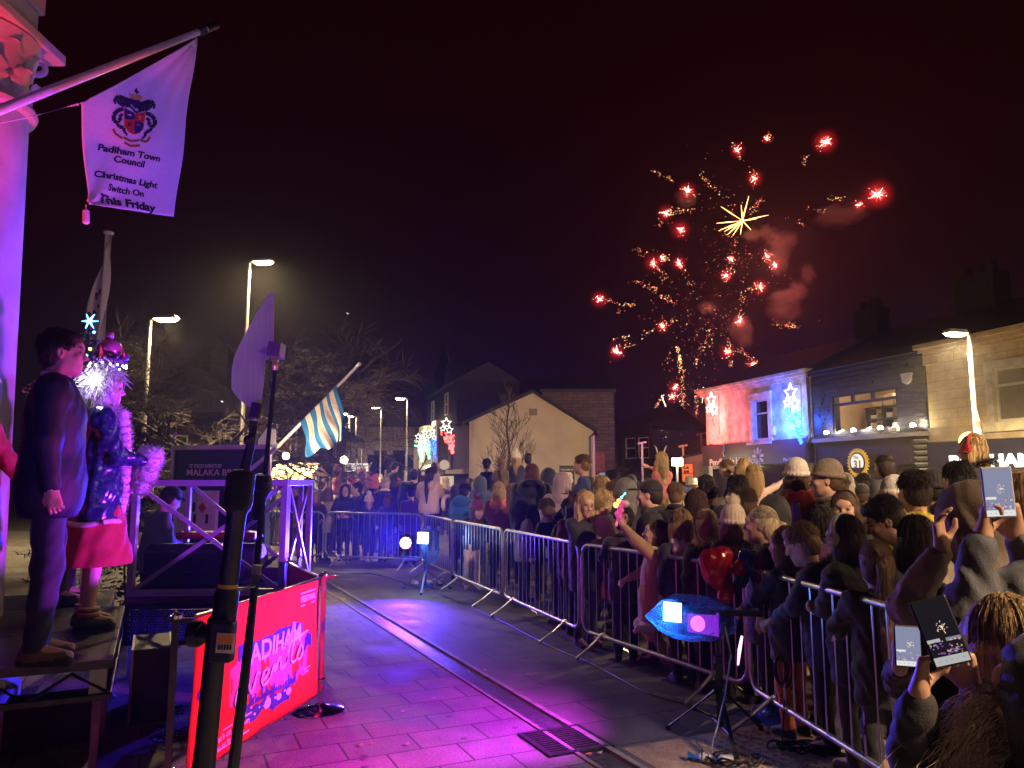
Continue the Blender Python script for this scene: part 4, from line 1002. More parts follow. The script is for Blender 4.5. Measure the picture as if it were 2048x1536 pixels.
  for sgn in (0,1):
    X = (lambda x,y: (x,y)) if not sgn else (lambda x,y: (1196 - x,y + 60 - (x - 380) * .05 - 10))
    for pl,w in (([(600,275),(540,270),(480,250),(430,225),(395,245),(388,285),(410,295)],[30,30,30,24,18,12,8]),([(560,300),(500,315),(450,290),(410,262)],[22,24,22,10]),
                      ([(490,350),(430,365),(392,410),(395,470),(440,490),(455,460),(430,450)],[18,22,24,20,15,10,6]),([(480,400),(450,430),(470,470)],[16,18,10]),([(420,490),(450,530),(490,545),(500,590),(525,610),(515,625)],[10,18,18,12,8,5])):
      stroke([X(*p) for p in pl],w,0)
  for pl in ([(392,550),(415,600),(480,650)],[(500,690),(560,730),(650,725)],[(490,640),(560,680),(640,672)],[(650,670),(710,690),(750,640)]): stroke(pl,15,1); stroke(pl,5,0,.0006)
  mb.build('crest',[navy,gold,red,blu,fc],s,False)
  mb = MB(); q = at(172,420,4.8); k = at(172,445,4.8); mb.tube([D,q,q + Vector((0,0,-.005)),k,k - Vector((0,0,.01))],[.004,.006,.020,.022,.012],10); mb.build('weight',fc,s)
  c = thing('flag_rope','thin white halyard tied to the left corner of the council flag','rope',A)
  r0 = at(-40,255,4.3); mb = MB(); mb.tube([A,A.lerp(r0,.5) - Vector((0,0,.01)),r0],.003,5)
  for k in range(4): mb.sphere(A.lerp(r0,.04 + .03 * k),.009 - .001 * k,5)
  mb.build('rope_strand',pm('rope_white',(0.6,.56,.52),.8,var=0),c)
council_flag()

# ------------------------------------------------------------------ white flagpole, conifer, holly
def back_left():
  p = at(207,712,12); q = at(223,470,12); zt = q.z
  t = thing('flag_pole','upright white flagpole with a limp white flag behind the costumed figure','flagpole',(q.x - .1,12,0)); b = Vector((q.x - .05,12,0))
  mb = MB(); mb.tube([b,b + Vector((0,0,zt))],[.075,.05],12); mb.lathe([(.05,0),(.075,.02),(.075,.05),(.04,.07),(1e-5,.08)],b + Vector((0,0,zt)),12); mb.build('pole',pm('gloss_white',(0.66,0.64,0.62),0.25,var=.08),t)
  s = thing('limp_flag','white flag hanging limp against the upright flagpole','flag',b + Vector((0,0,zt - .3)))
  L = 1.75
  def fl(u,v):
    z = zt - .15 - v * L; w = .30 * math.sin(min(1,v * 1.25) * math.pi * .62) * (1 - .5 * max(0,v - .75) * 4 * .5)
    x = b.x + .055 - (u * w) + .06 * math.sin(v * 4); return Vector((x,11.9 + .05 * math.sin(u * 9 + v * 5),z - u * .22 * (1 - v)))
  mb = MB(); mb.grid(fl,14,30); o = mb.build('cloth',pm('flag_cotton_b',(0.62,0.6,0.58),.85,var=.06,sheen=.2),s); m = o.modifiers.new('t','SOLIDIFY'); m.thickness = .004
  mb = MB(); r = random.Random(4)
  for k in range(9): 
    u = r.uniform(.35,.8); v = r.uniform(.42,.72); c = fl(u,v) + Vector((0,-.012,0)); mb.sphere(c,r.uniform(.02,.04),5,0,(1,.15,1.4))
  mb.build('emblem',pm('emblem_dark',(0.06,0.05,0.06),.8),s)
  # conifer with coloured lights
  def conifer(c,h,w,label,seed,lights=True):
    r = random.Random(seed); t = thing('christmas_tree',label,'tree',c); c = Vector(c)
    mb = MB(); mb.tube([c,c + Vector((0,0,h))],[.05,.01],7); mb.build('trunk',BARK,t)
    mb = MB(); tips = []
    for k in range(150):
      f = r.random() ** .8; z = h * (.06 + .92 * f); L = w * (1 - f) * r.uniform(.7,1.1) + .05; a = r.uniform(0,6.283)
      d = Vector((math.cos(a),math.sin(a),r.uniform(.05,.45))); p0 = c + Vector((0,0,z)); p1 = p0 + d.normalized() * L + Vector((0,0,-.12 * L)); mb.tube([p0,p1],[.006,.003],3,cap=False); tips.append(p1)
      for j in range(int(26 * L / w) + 8):
        g = r.uniform(.15,1); q = p0.lerp(p1,g); e = Vector((r.gauss(0,1),r.gauss(0,1),r.gauss(.1,.8))).normalized(); e = (e + d.normalized() * .9).normalized() * r.uniform(.05,.1)
        sd = e.cross(Vector((r.gauss(0,1),r.gauss(0,1),1))).normalized() * .006
        mb._add([q - sd,q + sd,q + e],[(0,1,2)],1)
    mb.build('crown',[BARK,pm('needles',(0.030,0.062,0.025),.6,var=.4)],t,False)
    if lights:
      for i,p in enumerate(r.sample([q for q in tips if q.z > h * .55],18)):
        m = MB(); m.sphere(p,.014,5); cc = [(1,.12,.05),(.1,1,.3),(1,.6,.1),(.1,.3,1)][i % 4]; m.build('fairy_light',em('fairy_%d' % (i % 4),cc,14),t)
      m = MB(); q = c + Vector((0,0,h + .03))
      for k in range(6): m.tube([q,q + Vector((math.cos(k * 1.047),.2,math.sin(k * 1.047))) * .08],[.012,.003],4)
      m.build('star',em('tree_star',(.05,.35,1),25),t)
    return t
  p = at(178,648,7.2); conifer((p.x,p.y,.0),p.z,.62,'small conifer with a blue star and coloured lights behind the suited man',2)
  def leafy(c,h,w,n,label,seed,cat='shrub'):
    r = random.Random(seed); t = thing('holly_bush',label,cat,c); c = Vector(c)
    mb = MB()
    for k in range(6): mb.tube([c,c + Vector((r.gauss(0,w * .3),r.gauss(0,w * .3),h * r.uniform(.6,1)))],[.015,.004],4)
    mb.build('stem',BARK,t)
    mb = MB()
    for k in range(n):
      q = c + Vector((r.gauss(0,w * .42),r.gauss(0,w * .42),h * (r.random() ** .7))); e = Vector((r.gauss(0,1),r.gauss(0,1),r.gauss(0,1))).normalized(); s_ = e.orthogonal().normalized(); L = r.uniform(.025,.055)
      mb._add([q - e * L,q + s_ * L * .45,q + e * L,q - s_ * L * .45],[(0,1,2,3)])
    mb.build('leaves',pm('holly_leaf',(0.035,0.06,0.02),.3,var=.4),t,False)
  p = at(275,900,8.6); leafy((p.x,p.y,0),at(275,860,8.6).z,.34,650,'glossy leaved holly beside the lamp post, left of the food stall',6)
  # tall post left of the stall
back_left()

# ------------------------------------------------------------------ food stall with the navy board, marquee with string lights, striped flag
def stall():
  d = 10.2
  a = at(346,888,d + .2); b = at(536,895,d - .1); f = Facade((a.x,a.y),(b.x,b.y)); f = f if f.n.y < 0 else Facade((a.x,a.y),(b.x,b.y),True)
  t = thing('food_stall','navy food stall board in a white frame with pale lettering','stall',f.P(0,0))
  zt = f.px(440,890)[1]
  mb = MB(); f.box(mb,.05,f.L,.45,zt - .06,-.12,0); bo = mb.build('board',pm('stall_navy',(0.012,0.013,0.05),.45,var=.1),t,False)
  mb = MB(); f.box(mb,0,f.L + .05,zt - .06,zt,-.14,.03); f.box(mb,0,.05,.1,zt - .06,-.14,.03); mb.build('frame',WHITE_PAINT,t,False)
  mb = MB(); P = lambda u,v: f.P(*f.px(u,v)); 
  for s_,u0,v0,u1,h in (('ST FOOD EVENTS BY',379,936,444,8),('MALAKA BROS',374,951,486,13)):
    q0 = f.px(u0,v0); q1 = f.px(u1,v0 + .5); text_on(mb,s_,f.P(q0[0],q0[1],0),f.P(q1[0],q0[1],0),(0,0,1),f.n,.012,height=abs(f.px(u0,v0 - h)[1] - q0[1]) / .72)
  mb.build('lettering',pm('letter_cream',(0.62,0.60,0.56),0.5,var=0),bo,False)
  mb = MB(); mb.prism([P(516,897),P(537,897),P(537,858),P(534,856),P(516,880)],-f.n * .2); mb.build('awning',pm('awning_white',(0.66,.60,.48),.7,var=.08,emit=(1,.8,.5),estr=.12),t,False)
  mb = MB(); mb.beam(P(505,940) + f.n * .06,P(556,897) + f.n * .06,.04,.04); mb.beam(P(541,896) + f.n * .05,P(541,1000) + f.n * .05,.06,.05); mb.build('strut',WHITE_PAINT,t,False)
  x,z = f.px(385,988); x1,z1 = f.px(450,1052)
  s = thing('menu_board','white framed menu board with a red diamond standing against the navy stall','sign',f.P(x,0,.3)); n = f.n
  mb = MB(); f.box(mb,x,x1,z1,z,.25,.29); o = mb.build('panel',pm('menu_white',(0.62,.55,.48),.6,var=.1),s,False)
  mb = MB(); f.box(mb,x - .05,x,z1 - .05,z + .05,.24,.31); f.box(mb,x1,x1 + .05,z1 - .05,z + .05,.24,.31); f.box(mb,x,x1,z,z + .05,.24,.31); f.box(mb,x,x1,z1 - .05,z1,.24,.31); f.box(mb,x - .03,x,0,z1 - .05,.24,.31); f.box(mb,x1,x1 + .03,0,z1 - .05,.24,.31); mb.build('frame',WHITE_PAINT,s,False)
  mb = MB(); cx,cz = f.px(431,1014); c = f.P(cx,cz,.292); mb.prism([c + f.x * .06,c + Vector((0,0,.07)),c - f.x * .06,c - Vector((0,0,.07))],n * .004); 
  for u,v in ((415,1011),(416,1034),(440,1034)):
    q = f.px(u,v); f.box(mb,q[0] - .02,q[0] + .02,q[1] - .07,q[1] + .05,.291,.295,1)
  mb.build('printing',[pm('print_red',(0.40,0.03,0.03),.8),pm('letter_dark',(0.03,0.02,0.02),.6,var=0)],o,False)
  # marquee
  d = 20; q0 = at(545,938,d); q1 = at(640,950,d + 1)
  s = thing('market_marquee','low cream marquee hung with warm string lights beyond the stall','stall',(q0.x,d,0)); ze = at(590,948,d).z; zr = at(560,922,d + 1.2).z
  mb = MB(); mb.prism([(q0.x - .1,d,ze),(q0.x - .1,d + 1.3,zr),(q0.x - .1,d + 2.6,ze)],(q1.x - q0.x,0,-.05)); mb.box(((q0.x + q1.x) / 2,d - .02,ze - .12),(q1.x - q0.x + .1,.02,.3)); mb.build('canopy',pm('canvas_cream',(0.62,.50,.32),.8,var=.1),s,False)
  mb = MB()
  for x in (q0.x,q1.x - .1):
    for y in (d + .05,d + 2.55): mb.tube([(x,y,0),(x,y,ze)],.03)
  mb.build('leg',STEEL,s)
  mb = MB(); mb.box(((q0.x + q1.x) / 2,d + .4,.5),(q1.x - q0.x - .1,.5,1.0)); mb.build('counter',pm('counter_brown',(0.2,.12,.07),.6),s,False)
  st = thing('string_lights','drooping string of warm bulbs along the marquee edge','string lights',(q0.x,d - .15,ze))
  mb = MB(); bl = MB(); pts = [(541,922),(556,926),(570,931),(590,933),(607,937),(618,934),(632,931),(625,938),(612,944),(598,938),(583,943),(562,940),(546,948),(605,950),(616,945),(550,936),(575,936)]
  W = [at(u,v,d - .2) for u,v in pts]
  mb.tube(W[:7],.008,4); mb.tube(W[6:13],.008,4); mb.build('wire',RUB,st)
  for p in W: 
    b_ = MB(); b_.sphere(p - Vector((0,0,.04)),.05,6); b_.build('bulb',em('warm_bulb',(1,.62,.2),28),st)
  for k in (1,6,12): lamp('string_glow','POINT',W[k] + Vector((0,-.3,.1)),170,(1,.62,.25),st,size=.1)
  q = at(572,912,10.9); sl = thing('stall_lamp','warm bulb hanging at the corner of the navy food stall','lamp',q); m = MB(); m.sphere(q,.05,8); m.build('bulb',em('warm_bulb',(1,.62,.2),28),sl); m = MB(); m.tube([q + Vector((0,0,.05)),at(541,897,10.3)],.008,5); m.build('flex',RUB,sl); lamp('stall_light','POINT',q + Vector((.15,-.15,.1)),75,(1,.70,.40),sl,size=.06)
  # striped flag
  p0 = at(556,893,11.5); p1 = at(716,731,11.5)
  t = thing('flag_pole','thin pole leaning right from the food stall and carrying the striped flag','flagpole',p0); mb = MB(); mb.tube([p0 + (p0 - p1) * .12,p0,p1],[.03,.028,.02],8); mb.lathe([(.02,0),(.028,.02),(.02,.05),(1e-5,.06)],p1,8,0,p1 - p0); mb.build('pole',pm('gloss_white',(0.66,0.64,0.62),0.25,var=.08),t)
  A = at(601,843,11.48); B = at(673,772,11.48); Cc = at(697,873,11.3); D = at(620,911,11.3)
  s = thing('striped_flag','blue and white striped flag hanging from the leaning pole','flag',A); n = Vector((0,-1,0))
  def fl(u,v):
    p = A.lerp(B,u).lerp(D.lerp(Cc,u),v); return p + n * (.05 * math.sin(u * 13 + v * 3) * v + .03 * math.sin(u * 27 - v * 5) * v) + Vector((.05 * math.sin(v * 5 + u * 6) * v,0,-.035 * math.sin(u * 15 + 1) * v))
  mb = MB(); nu = 63
  edges = [0,.13,.26,.40,.53,.60,.72,.80,.90,1.01]
  for j in range(40):
    for i in range(nu):
      u0,u1,v0,v1 = i / nu,(i + 1) / nu,j / 40,(j + 1) / 40
      w = (u0 + u1) / 2
      k = sum(1 for e in edges if w >= e) - 1
      mb.quad(fl(u0,v0),fl(u1,v0),fl(u1,v1),fl(u0,v1),k % 2)
  o = mb.build('cloth',[pm('flag_blue',(0.02,0.17,0.42),.8,var=.1),pm('flag_white',(0.68,.60,.50),.8,var=.1)],s)
  w = o.modifiers.new('w','WELD'); w.merge_threshold = .0005
  m = o.modifiers.new('t','SOLIDIFY'); m.thickness = .004
stall()

# ------------------------------------------------------------------ stage
A2 = Vector((-.425,.905,0)); B2 = Vector((-.905,-.425,0)); STG = .68
def stage():
  dk = pm('stage_ply',(0.022,0.02,0.02),.28,var=.35,scale=4,bump=.15,bscale=200,spec=.6)
  fr = pm('stage_frame',(0.10,0.10,0.105),.4,.7,var=.35,scale=10)
  C0 = gr(226,1319,STG); C0.z = 0
  R = Matrix((B2,A2,Vector((0,0,1)))).transposed()
  def deck(name_l,c,w,d_,legs=True):
    t = thing('stage_deck',name_l,'stage deck',c,'stage decks')
    P = lambda x,y,z: c + B2 * x + A2 * y + Vector((0,0,z))
    mb = MB(); mb.box(P(w / 2,d_ / 2,STG - .02),(w - .05,d_ - .05,.04),R); mb.build('deck_board',dk,t,False)
    mb = MB()
    for x0,x1,y0,y1 in ((0,w,0,.03),(0,w,d_ - .03,d_),(0,.03,.03,d_ - .03),(w - .03,w,.03,d_ - .03)):
      mb.box(P((x0 + x1) / 2,(y0 + y1) / 2,STG - .022),(x1 - x0,y1 - y0,.05),R)
      mb.box(P((x0 + x1) / 2,(y0 + y1) / 2,STG - .20),(x1 - x0,y1 - y0,.035),R)
    mb.build('rim',fr,t,False,.004)
    mb = MB(); n = max(2,int(w / .35))
    for y in (.015,d_ - .015):
      for k in range(n): 
        x0,x1 = k * w / n,(k + 1) * w / n; mb.tube([P(x0,y,STG - .19),P((x0 + x1) / 2,y,STG - .06),P(x1,y,STG - .19)],.011,6)
    n = max(2,int(d_ / .35))
    for x in (.015,w - .015):
      for k in range(n): 
        y0,y1 = k * d_ / n,(k + 1) * d_ / n; mb.tube([P(x,y0,STG - .19),P(x,(y0 + y1) / 2,STG - .06),P(x,y1,STG - .19)],.011,6)
    mb.build('lattice',fr,t)
    for x,y in ((.07,.07),(w - .07,.07),(.07,d_ - .07),(w - .07,d_ - .07)):
      mb = MB(); mb.tube([P(x,y,.02),P(x,y,STG - .05)],.024,12); mb.lathe([(.05,0),(.05,.012),(.028,.03)],P(x,y,0),14); mb.box(P(x,y,STG - .12),(.085,.085,.16),R)
      mb.build('leg',ALU,t)
    return t
  deck('near black stage deck that the suited man stands on',C0,2.0,1.0)
  deck('black stage deck under the costumed figure, behind the near deck',C0 + A2 * 1.02,2.0,1.0)
  deck('black stage deck farther back behind the costumed figure',C0 + A2 * 2.04 + B2 * .1,2.0,1.0)
  # raised side platform with the perforated skirt and blue lattice rail
  d = 6.7
  a = at(250,1190,d); b = at(568,1190,d + .1); f = Facade((a.x,a.y),(b.x,b.y)); f = f if f.n.y < 0 else Facade((a.x,a.y),(b.x,b.y),True)
  t = thing('side_platform','black platform with a perforated metal skirt behind the microphone','platform',f.P(0,0))
  mb = MB(); f.box(mb,0,f.L,STG - .06,STG,-1.3,0); mb.build('deck_board',dk,t,False)
  bk = pm('skirt_black',(0.02,0.02,0.022),.5,.4)
  mb = MB(); f.box(mb,0,f.L,STG - .1,STG - .061,-.02,.02); f.box(mb,0,f.L,STG - .40,STG - .36,-.02,.02); f.box(mb,0,.04,STG - .36,STG - .1,-.02,.02); f.box(mb,f.L - .04,f.L,STG - .36,STG - .1,-.02,.02); f.box(mb,f.L * .62,f.L * .62 + .04,STG - .36,STG - .1,-.02,.02)
  mb.build('skirt_frame',bk,t,False)
  mb = MB(); r_,s_ = .011,.026; x = .06; row = 0
  z = STG - .345
  while z < STG - .115:
    x = .055 + (s_ / 2 if row % 2 else 0)
    while x < f.L - .05:
      c = f.P(x,z,0); mb.lathe([(r_ + .0035,-.002),(r_ + .0035,.002),(r_,.002),(r_,-.002)],c,6,0,f.n); x += s_
    z += s_ * .866; row += 1
  mb.build('perforated_panel',bk,t,False)
  for x,y in ((.05,-.06),(f.L - .05,-.06),(.05,-1.24),(f.L - .05,-1.24)):
    mb = MB(); mb.tube([f.P(x,0,y),f.P(x,STG - .06,y)],.024,10); mb.build('leg',ALU,t)
  # lattice guard rail: front, right side and rear frames
  pa = pm('rail_paint',(0.30,0.29,0.32),.38,.3,var=.15,scale=8)
  t = thing('guard_rail','lattice guard rail of square tube with crossed braces, lit blue','railing',f.P(0,STG))
  z0,z1 = STG + .03,f.px(420,966)[1]
  def frame(p,q,name,w=.055):
    mb = MB(); U = Vector((0,0,1)); dd = (q - p).normalized()
    mb.beam(p + U * z1 - dd * w / 2,q + U * z1 + dd * w / 2,w,w); mb.beam(p + U * z0 - dd * w / 2,q + U * z0 + dd * w / 2,w,w)
    mb.beam(p + U * (z0 + w / 2),p + U * (z1 - w / 2),w,w); mb.beam(q + U * (z0 + w / 2),q + U * (z1 - w / 2),w,w)
    mb.build(name,pa,t,False,.004)
    mb = MB(); e = dd * .03
    nrm = dd.cross(U) * .012
    mb.beam(p + U * (z0 + .03) + e - nrm,q + U * (z1 - .03) - e - nrm,.022,.034); mb.beam(p + U * (z1 - .03) + e + nrm,q + U * (z0 + .03) - e + nrm,.022,.034); mb.build('cross_brace',pa,t,False)
  fl,frr = f.P(.03,0,-.03),f.P(f.L - .03,0,-.03); bl,br = f.P(.12,0,-1.1),f.P(f.L - .03,0,-1.2)
  frame(fl,frr,'front_frame'); frame(frr - f.n * .08,br,'side_frame'); frame(bl,br - f.x * .09,'rear_frame',.045)
  # stage monitor wedge
  c = f.P(.02,STG + .002,-.55) - f.x * .10; t = thing('stage_monitor','large black wedge shaped stage monitor behind the guard rail','speaker',c)
  w = 1.02; pr = [(0,0),(.50,0),(.56,.22),(.40,.36),(.12,.40),(0,.34)]
  mb = MB(); mb.prism([c + Vector((0,0,z)) - f.n * y for y,z in pr],f.x * w); mb.build('cabinet',pm('speaker_black',(0.018,0.018,0.02),.5,var=.2,bump=.4,bscale=300),t,False,.02)
  mb = MB(); q = c + f.x * .5 + f.n * .0 + Vector((0,0,.2)); 
  pts = [q + f.x * .22 * math.cos(a) + Vector((0,0,.07 * math.sin(a))) + f.n * .012 for a in [k * 2 * math.pi / 30 for k in range(31)]]; mb.tube(pts,.010,6); mb.box(q + f.n * .008,(.16,.016,.05),f.R); mb.build('handle',BLK,t)
  # camera tripods, cables, cases under the stage
  mb = MB(); r = random.Random(8)
  for k,(u,v) in enumerate(((335,1430),(352,1478))):
    c = gr(u,v,.01); s = thing('cable_coil',('loose coil of thin black cable under the platform','tangled black cable coil nearer the banner')[k],'cable',c)
    m = MB()
    for j in range(5):
      pts = []; rr = r.uniform(.07,.13); ox,oy = r.gauss(0,.025),r.gauss(0,.025); tl = r.uniform(.01,.05)
      for i in range(25):
        a = i / 24 * 6.6; pts.append(c + Vector((ox + math.cos(a) * rr * 1.2,oy + math.sin(a) * rr * .8,.008 + tl * abs(math.sin(a * 1.5 + j)))))
      m.tube(pts,.0045,5)
    m.build('cable_loop',RUB,s)
  s = thing('cable','thin black cable hanging from the platform to the coil below','cable',gr(330,1400,0)); m = MB(); m.tube([f.P(.55,STG - .35,.03),f.P(.62,.35,.1),gr(318,1310,.05),gr(325,1390,.01),gr(335,1425,.015)],.005,5); m.build('cable_strand',RUB,s)
  for (u,v,sx,sy,sz,lab) in ((60,1500,.5,.35,.26,'dark flight case under the near stage deck'),(270,1440,.25,.6,.5,'tall dark case standing under the stage between the decks')):
    c = gr(u,v,0); s = thing('flight_case',lab,'case',c); m = MB(); m.box(c + Vector((0,.2,sz / 2)),(sx,sy,sz),R); m.build('case_body',pm('case_black',(0.03,0.028,0.03),.5,var=.3),s,False,.012)
    m = MB()
    for k in (-1,1): m.box(c + Vector((0,.2,sz / 2)) + R @ Vector((k * (sx / 2),0,0)),(.016,sy + .006,sz + .006),R)
    m.build('case_edge',ALU,s,False)
  # mixer and small kit behind the rail
  c = f.P(1.0,STG + .002,-1.0); s = thing('mixing_desk','small audio mixer with red lights behind the guard rail','mixer',c); m = MB(); m.box(c + Vector((0,0,.12)),(.5,.4,.14),f.R @ Matrix.Rotation(-.2,3,'X')); b_ = m.build('mixer_body',pm('speaker_black',(0.018,0.018,0.02),.5),s,False,.01)
  m = MB()
  for k in range(3): m.box(c + f.x * (.16 + .03 * k) + f.n * .2 + Vector((0,0,.12)),(.014,.008,.014),f.R)
  m.build('indicator',em('led_red',(1,.05,.02),6),b_,False)
  c = at(440,1070,7.9); s = thing('keyboard','red topped keyboard on a stand behind the rail','keyboard',(c.x,c.y,STG)); m = MB(); m.box((c.x,c.y,c.z),(.8,.26,.07)); m.build('keyboard_body',pm('kit_red',(0.35,.03,.03),.4),s,False,.01); m = MB()
  for k in (-1,1): m.tube([(c.x - k * .3,c.y,STG),(c.x + k * .3,c.y,c.z - .035)],.015)
  m.build('keyboard_stand',BLK,s)
stage()

# ------------------------------------------------------------------ microphone, paddle antenna
def mics():
  d = 1.55
  top = at(483,945,d); bot = at(452,1205,d); ax = (top - bot).normalized()
  t = thing('microphone','black wireless microphone with a ball grille and yellow tape, upright in a clip','microphone',bot)
  L = (top - bot).length
  mb = MB(); mb.lathe([(.016,0),(.0185,.01),(.0185,.045),(.0195,.05),(.0185,L * .45),(.0195,L - .085),(.0225,L - .075)],bot,24,0,ax); mb.build('handle',pm('mic_black',(0.012,0.012,0.014),.45,.1),t)
  mb = MB(); mb.lathe([(.0190,.012),(.0196,.014),(.0196,.034),(.0190,.036)],bot,24,0,ax); mb.build('tape_band',pm('yellow_tape',(0.62,.38,.06),.6),t)
  mb = MB(); mb.lathe([(.0235,L - .075),(.028,L - .066),(.029,L - .06),(.029,L - .045),(.028,L - .042)],bot,28,0,ax); mb.lathe([(.0275,L - .042),(.0285,L - .03),(.0285,L - .012),(.026,L - .003),(.020,L + .003),(1e-5,L + .006)],bot,32,0,ax)
  for k in range(9): mb.lathe([(.0284,L - .041 + k * .0045),(.0290,L - .0395 + k * .0045),(.0284,L - .038 + k * .0045)],bot,32,0,ax)
  mb.build('grille',pm('mic_grille',(0.02,0.02,0.022),.4,.5,bump=.6,bscale=900),t)
  s = thing('microphone_stand','thick black stand pole with a clamp and barcode sticker in the foreground','stand',gr(380,1790,0))
  base = Vector((bot.x - .06,d,0)); c1 = bot.lerp(top,.35)
  mb = MB(); j = bot - ax * .02; mb.tube([base,at(408,1536,d),at(436,1240,d) ,j],[.021,.021,.020,.018],16); mb.build('pole',BLK,s)
  mb = MB(); mb.lathe([(.015,-.03),(.024,-.02),(.024,.03),(.018,.045)],bot - ax * .012,16,0,ax); mb.tube([at(425,1268,d - .01),at(400,1268,d + .02)],[.016,.02],14); mb.lathe([(.022,0),(.026,.006),(.026,.022),(.020,.026)],at(404,1268,d + .02),16,0,(-1,.2,0)); mb.build('clamp',BLK,s)
  q = at(453,1285,d - .055); mb = MB(); R = Matrix.Rotation(.04,3,'Y'); mb.box(q + Vector((-.012,.012,0)),(.044,.03,.075),R); mb.build('bracket',BLK,s,False,.004)
  q = q + Vector((0,-.006,0))
  mb = MB(); mb.box(q,(.034,.003,.036),R,0); mb.box(q + Vector((.0,-.0022,.008)),(.030,.002,.014),R,1)
  for k in range(5): mb.box(q + Vector((-.011 + k * .0055,-.0022,-.007)),(.0036,.002,.009),R,2)
  mb.build('sticker',[pm('sticker_white',(.65,.62,.58),.5,var=0),pm('sticker_orange',(.75,.22,.03),.5,var=0),pm('letter_dark',(0.03,0.02,0.02),.6,var=0)],s,False)
  mb = MB()
  for k in range(3):
    a = k * 2.1 + .4; mb.tube([base + Vector((0,0,.25)),base + Vector((math.cos(a) * .32,math.sin(a) * .32,.015))],.012,8)
  mb.build('tripod_foot',BLK,s)
  mb = MB(); mb.tube([at(515,1130,d + .05),at(508,1170,d + .05)],.010,10); mb.tube([at(508,1170,d + .05),at(470,1180,d)],.006,8); mb.build('clip_arm',STEEL,s)
  # second microphone on the thin stand
  d2 = 2.0
  s2 = thing('microphone','smaller dark microphone behind the large one, tilted on the thin stand','microphone',at(517,1040,d2)); m = MB(); p = at(515,1040,d2); q = at(519,975,d2); m.lathe([(.012,0),(.019,.05),(.022,.06),(.030,.075),(.032,.095),(.026,.115),(1e-5,.122)],p,18,0,q - p); m.lathe([(.0305,.074),(.033,.077),(.0305,.080)],p,18,0,q - p); m.build('mic_head',pm('mic_grille',(0.02,0.02,0.022),.4,.5),s2)
  # antenna on its mast
  d3 = 2.0
  an = thing('paddle_antenna','tall curved paddle antenna panel lit purple on a black mast','antenna',at(508,830,d3))
  pts = [(547,583),(549,600),(548.5,640),(548,690),(545,706),(541,716),(531,721),(530,740),(527,775),(522,812),(514,817),(500,815),(490,808),(478,797),(470,788),(464,778),(464,755),(465,735),(470,712),(480,690),(497,657),(518,620),(537,592),(542,585)]
  P = [at(u,v,d3 + (u - 500) * .0012) for u,v in pts]; nn = Vector((.06,-1,0)).normalized()
  mb = MB(); mb.prism(P,nn * .006); mb.build('paddle',pm('paddle_grey',(0.42,0.40,0.42),.38,var=.15,scale=3,stretch=(60,60,3)),an,False,.0015)
  b0 = at(553,701,d3 + .02); mb = MB(); mb.box(b0,(.034,.05,.040),Matrix.Rotation(.08,3,'Y')); mb.build('amplifier_box',pm('amp_grey',(0.16,0.15,0.14),.4,.5),an,False,.002)
  mb = MB(); mb.lathe([(.010,0),(.010,-.008),(.007,-.01),(.007,-.02),(.009,-.022),(.006,-.034)][::-1],b0 - Vector((0.002,0,.02)),12); mb.build('connector',pm('brass',(0.6,.45,.2),.3,.9),an)
  mb = MB(); mb.tube([b0 - Vector((.002,0,.052)),at(545,790,d3 + .02),at(532,930,d3 + .02),at(512,1150,d3 - .05),at(490,1350,d3 - .25),at(466,1540,d3 - .4),at(460,1600,d3 - .4)],[.005,.0055,.0065,.009,.011,.012,.012],8); mb.build('cable',RUB,an)
  mb = MB(); a0 = at(516,806,d3 - .012); a1 = at(508,838,d3 - .012); mb.beam(a1,a0,.026,.022); mb.build('adapter',BLK,an,False,.003)
  mb = MB(); mb.lathe([(.014,-.004),(.016,0),(.014,.004)],a1,12,0,a0 - a1); mb.build('collar',STEEL,an)
  mb = MB(); e = at(500,895,d3); mb.tube([a1,at(505,868,d3),e,at(490,935,d3),at(470,1040,d3 - .05),at(430,1300,d3 - .2),at(385,1640,d3 - .3)],[.010,.010,.012,.014,.015,.016,.016],12); mb.sphere(at(497,880,d3 - .02),.013,8); mb.build('mast',BLK,an)
mics()

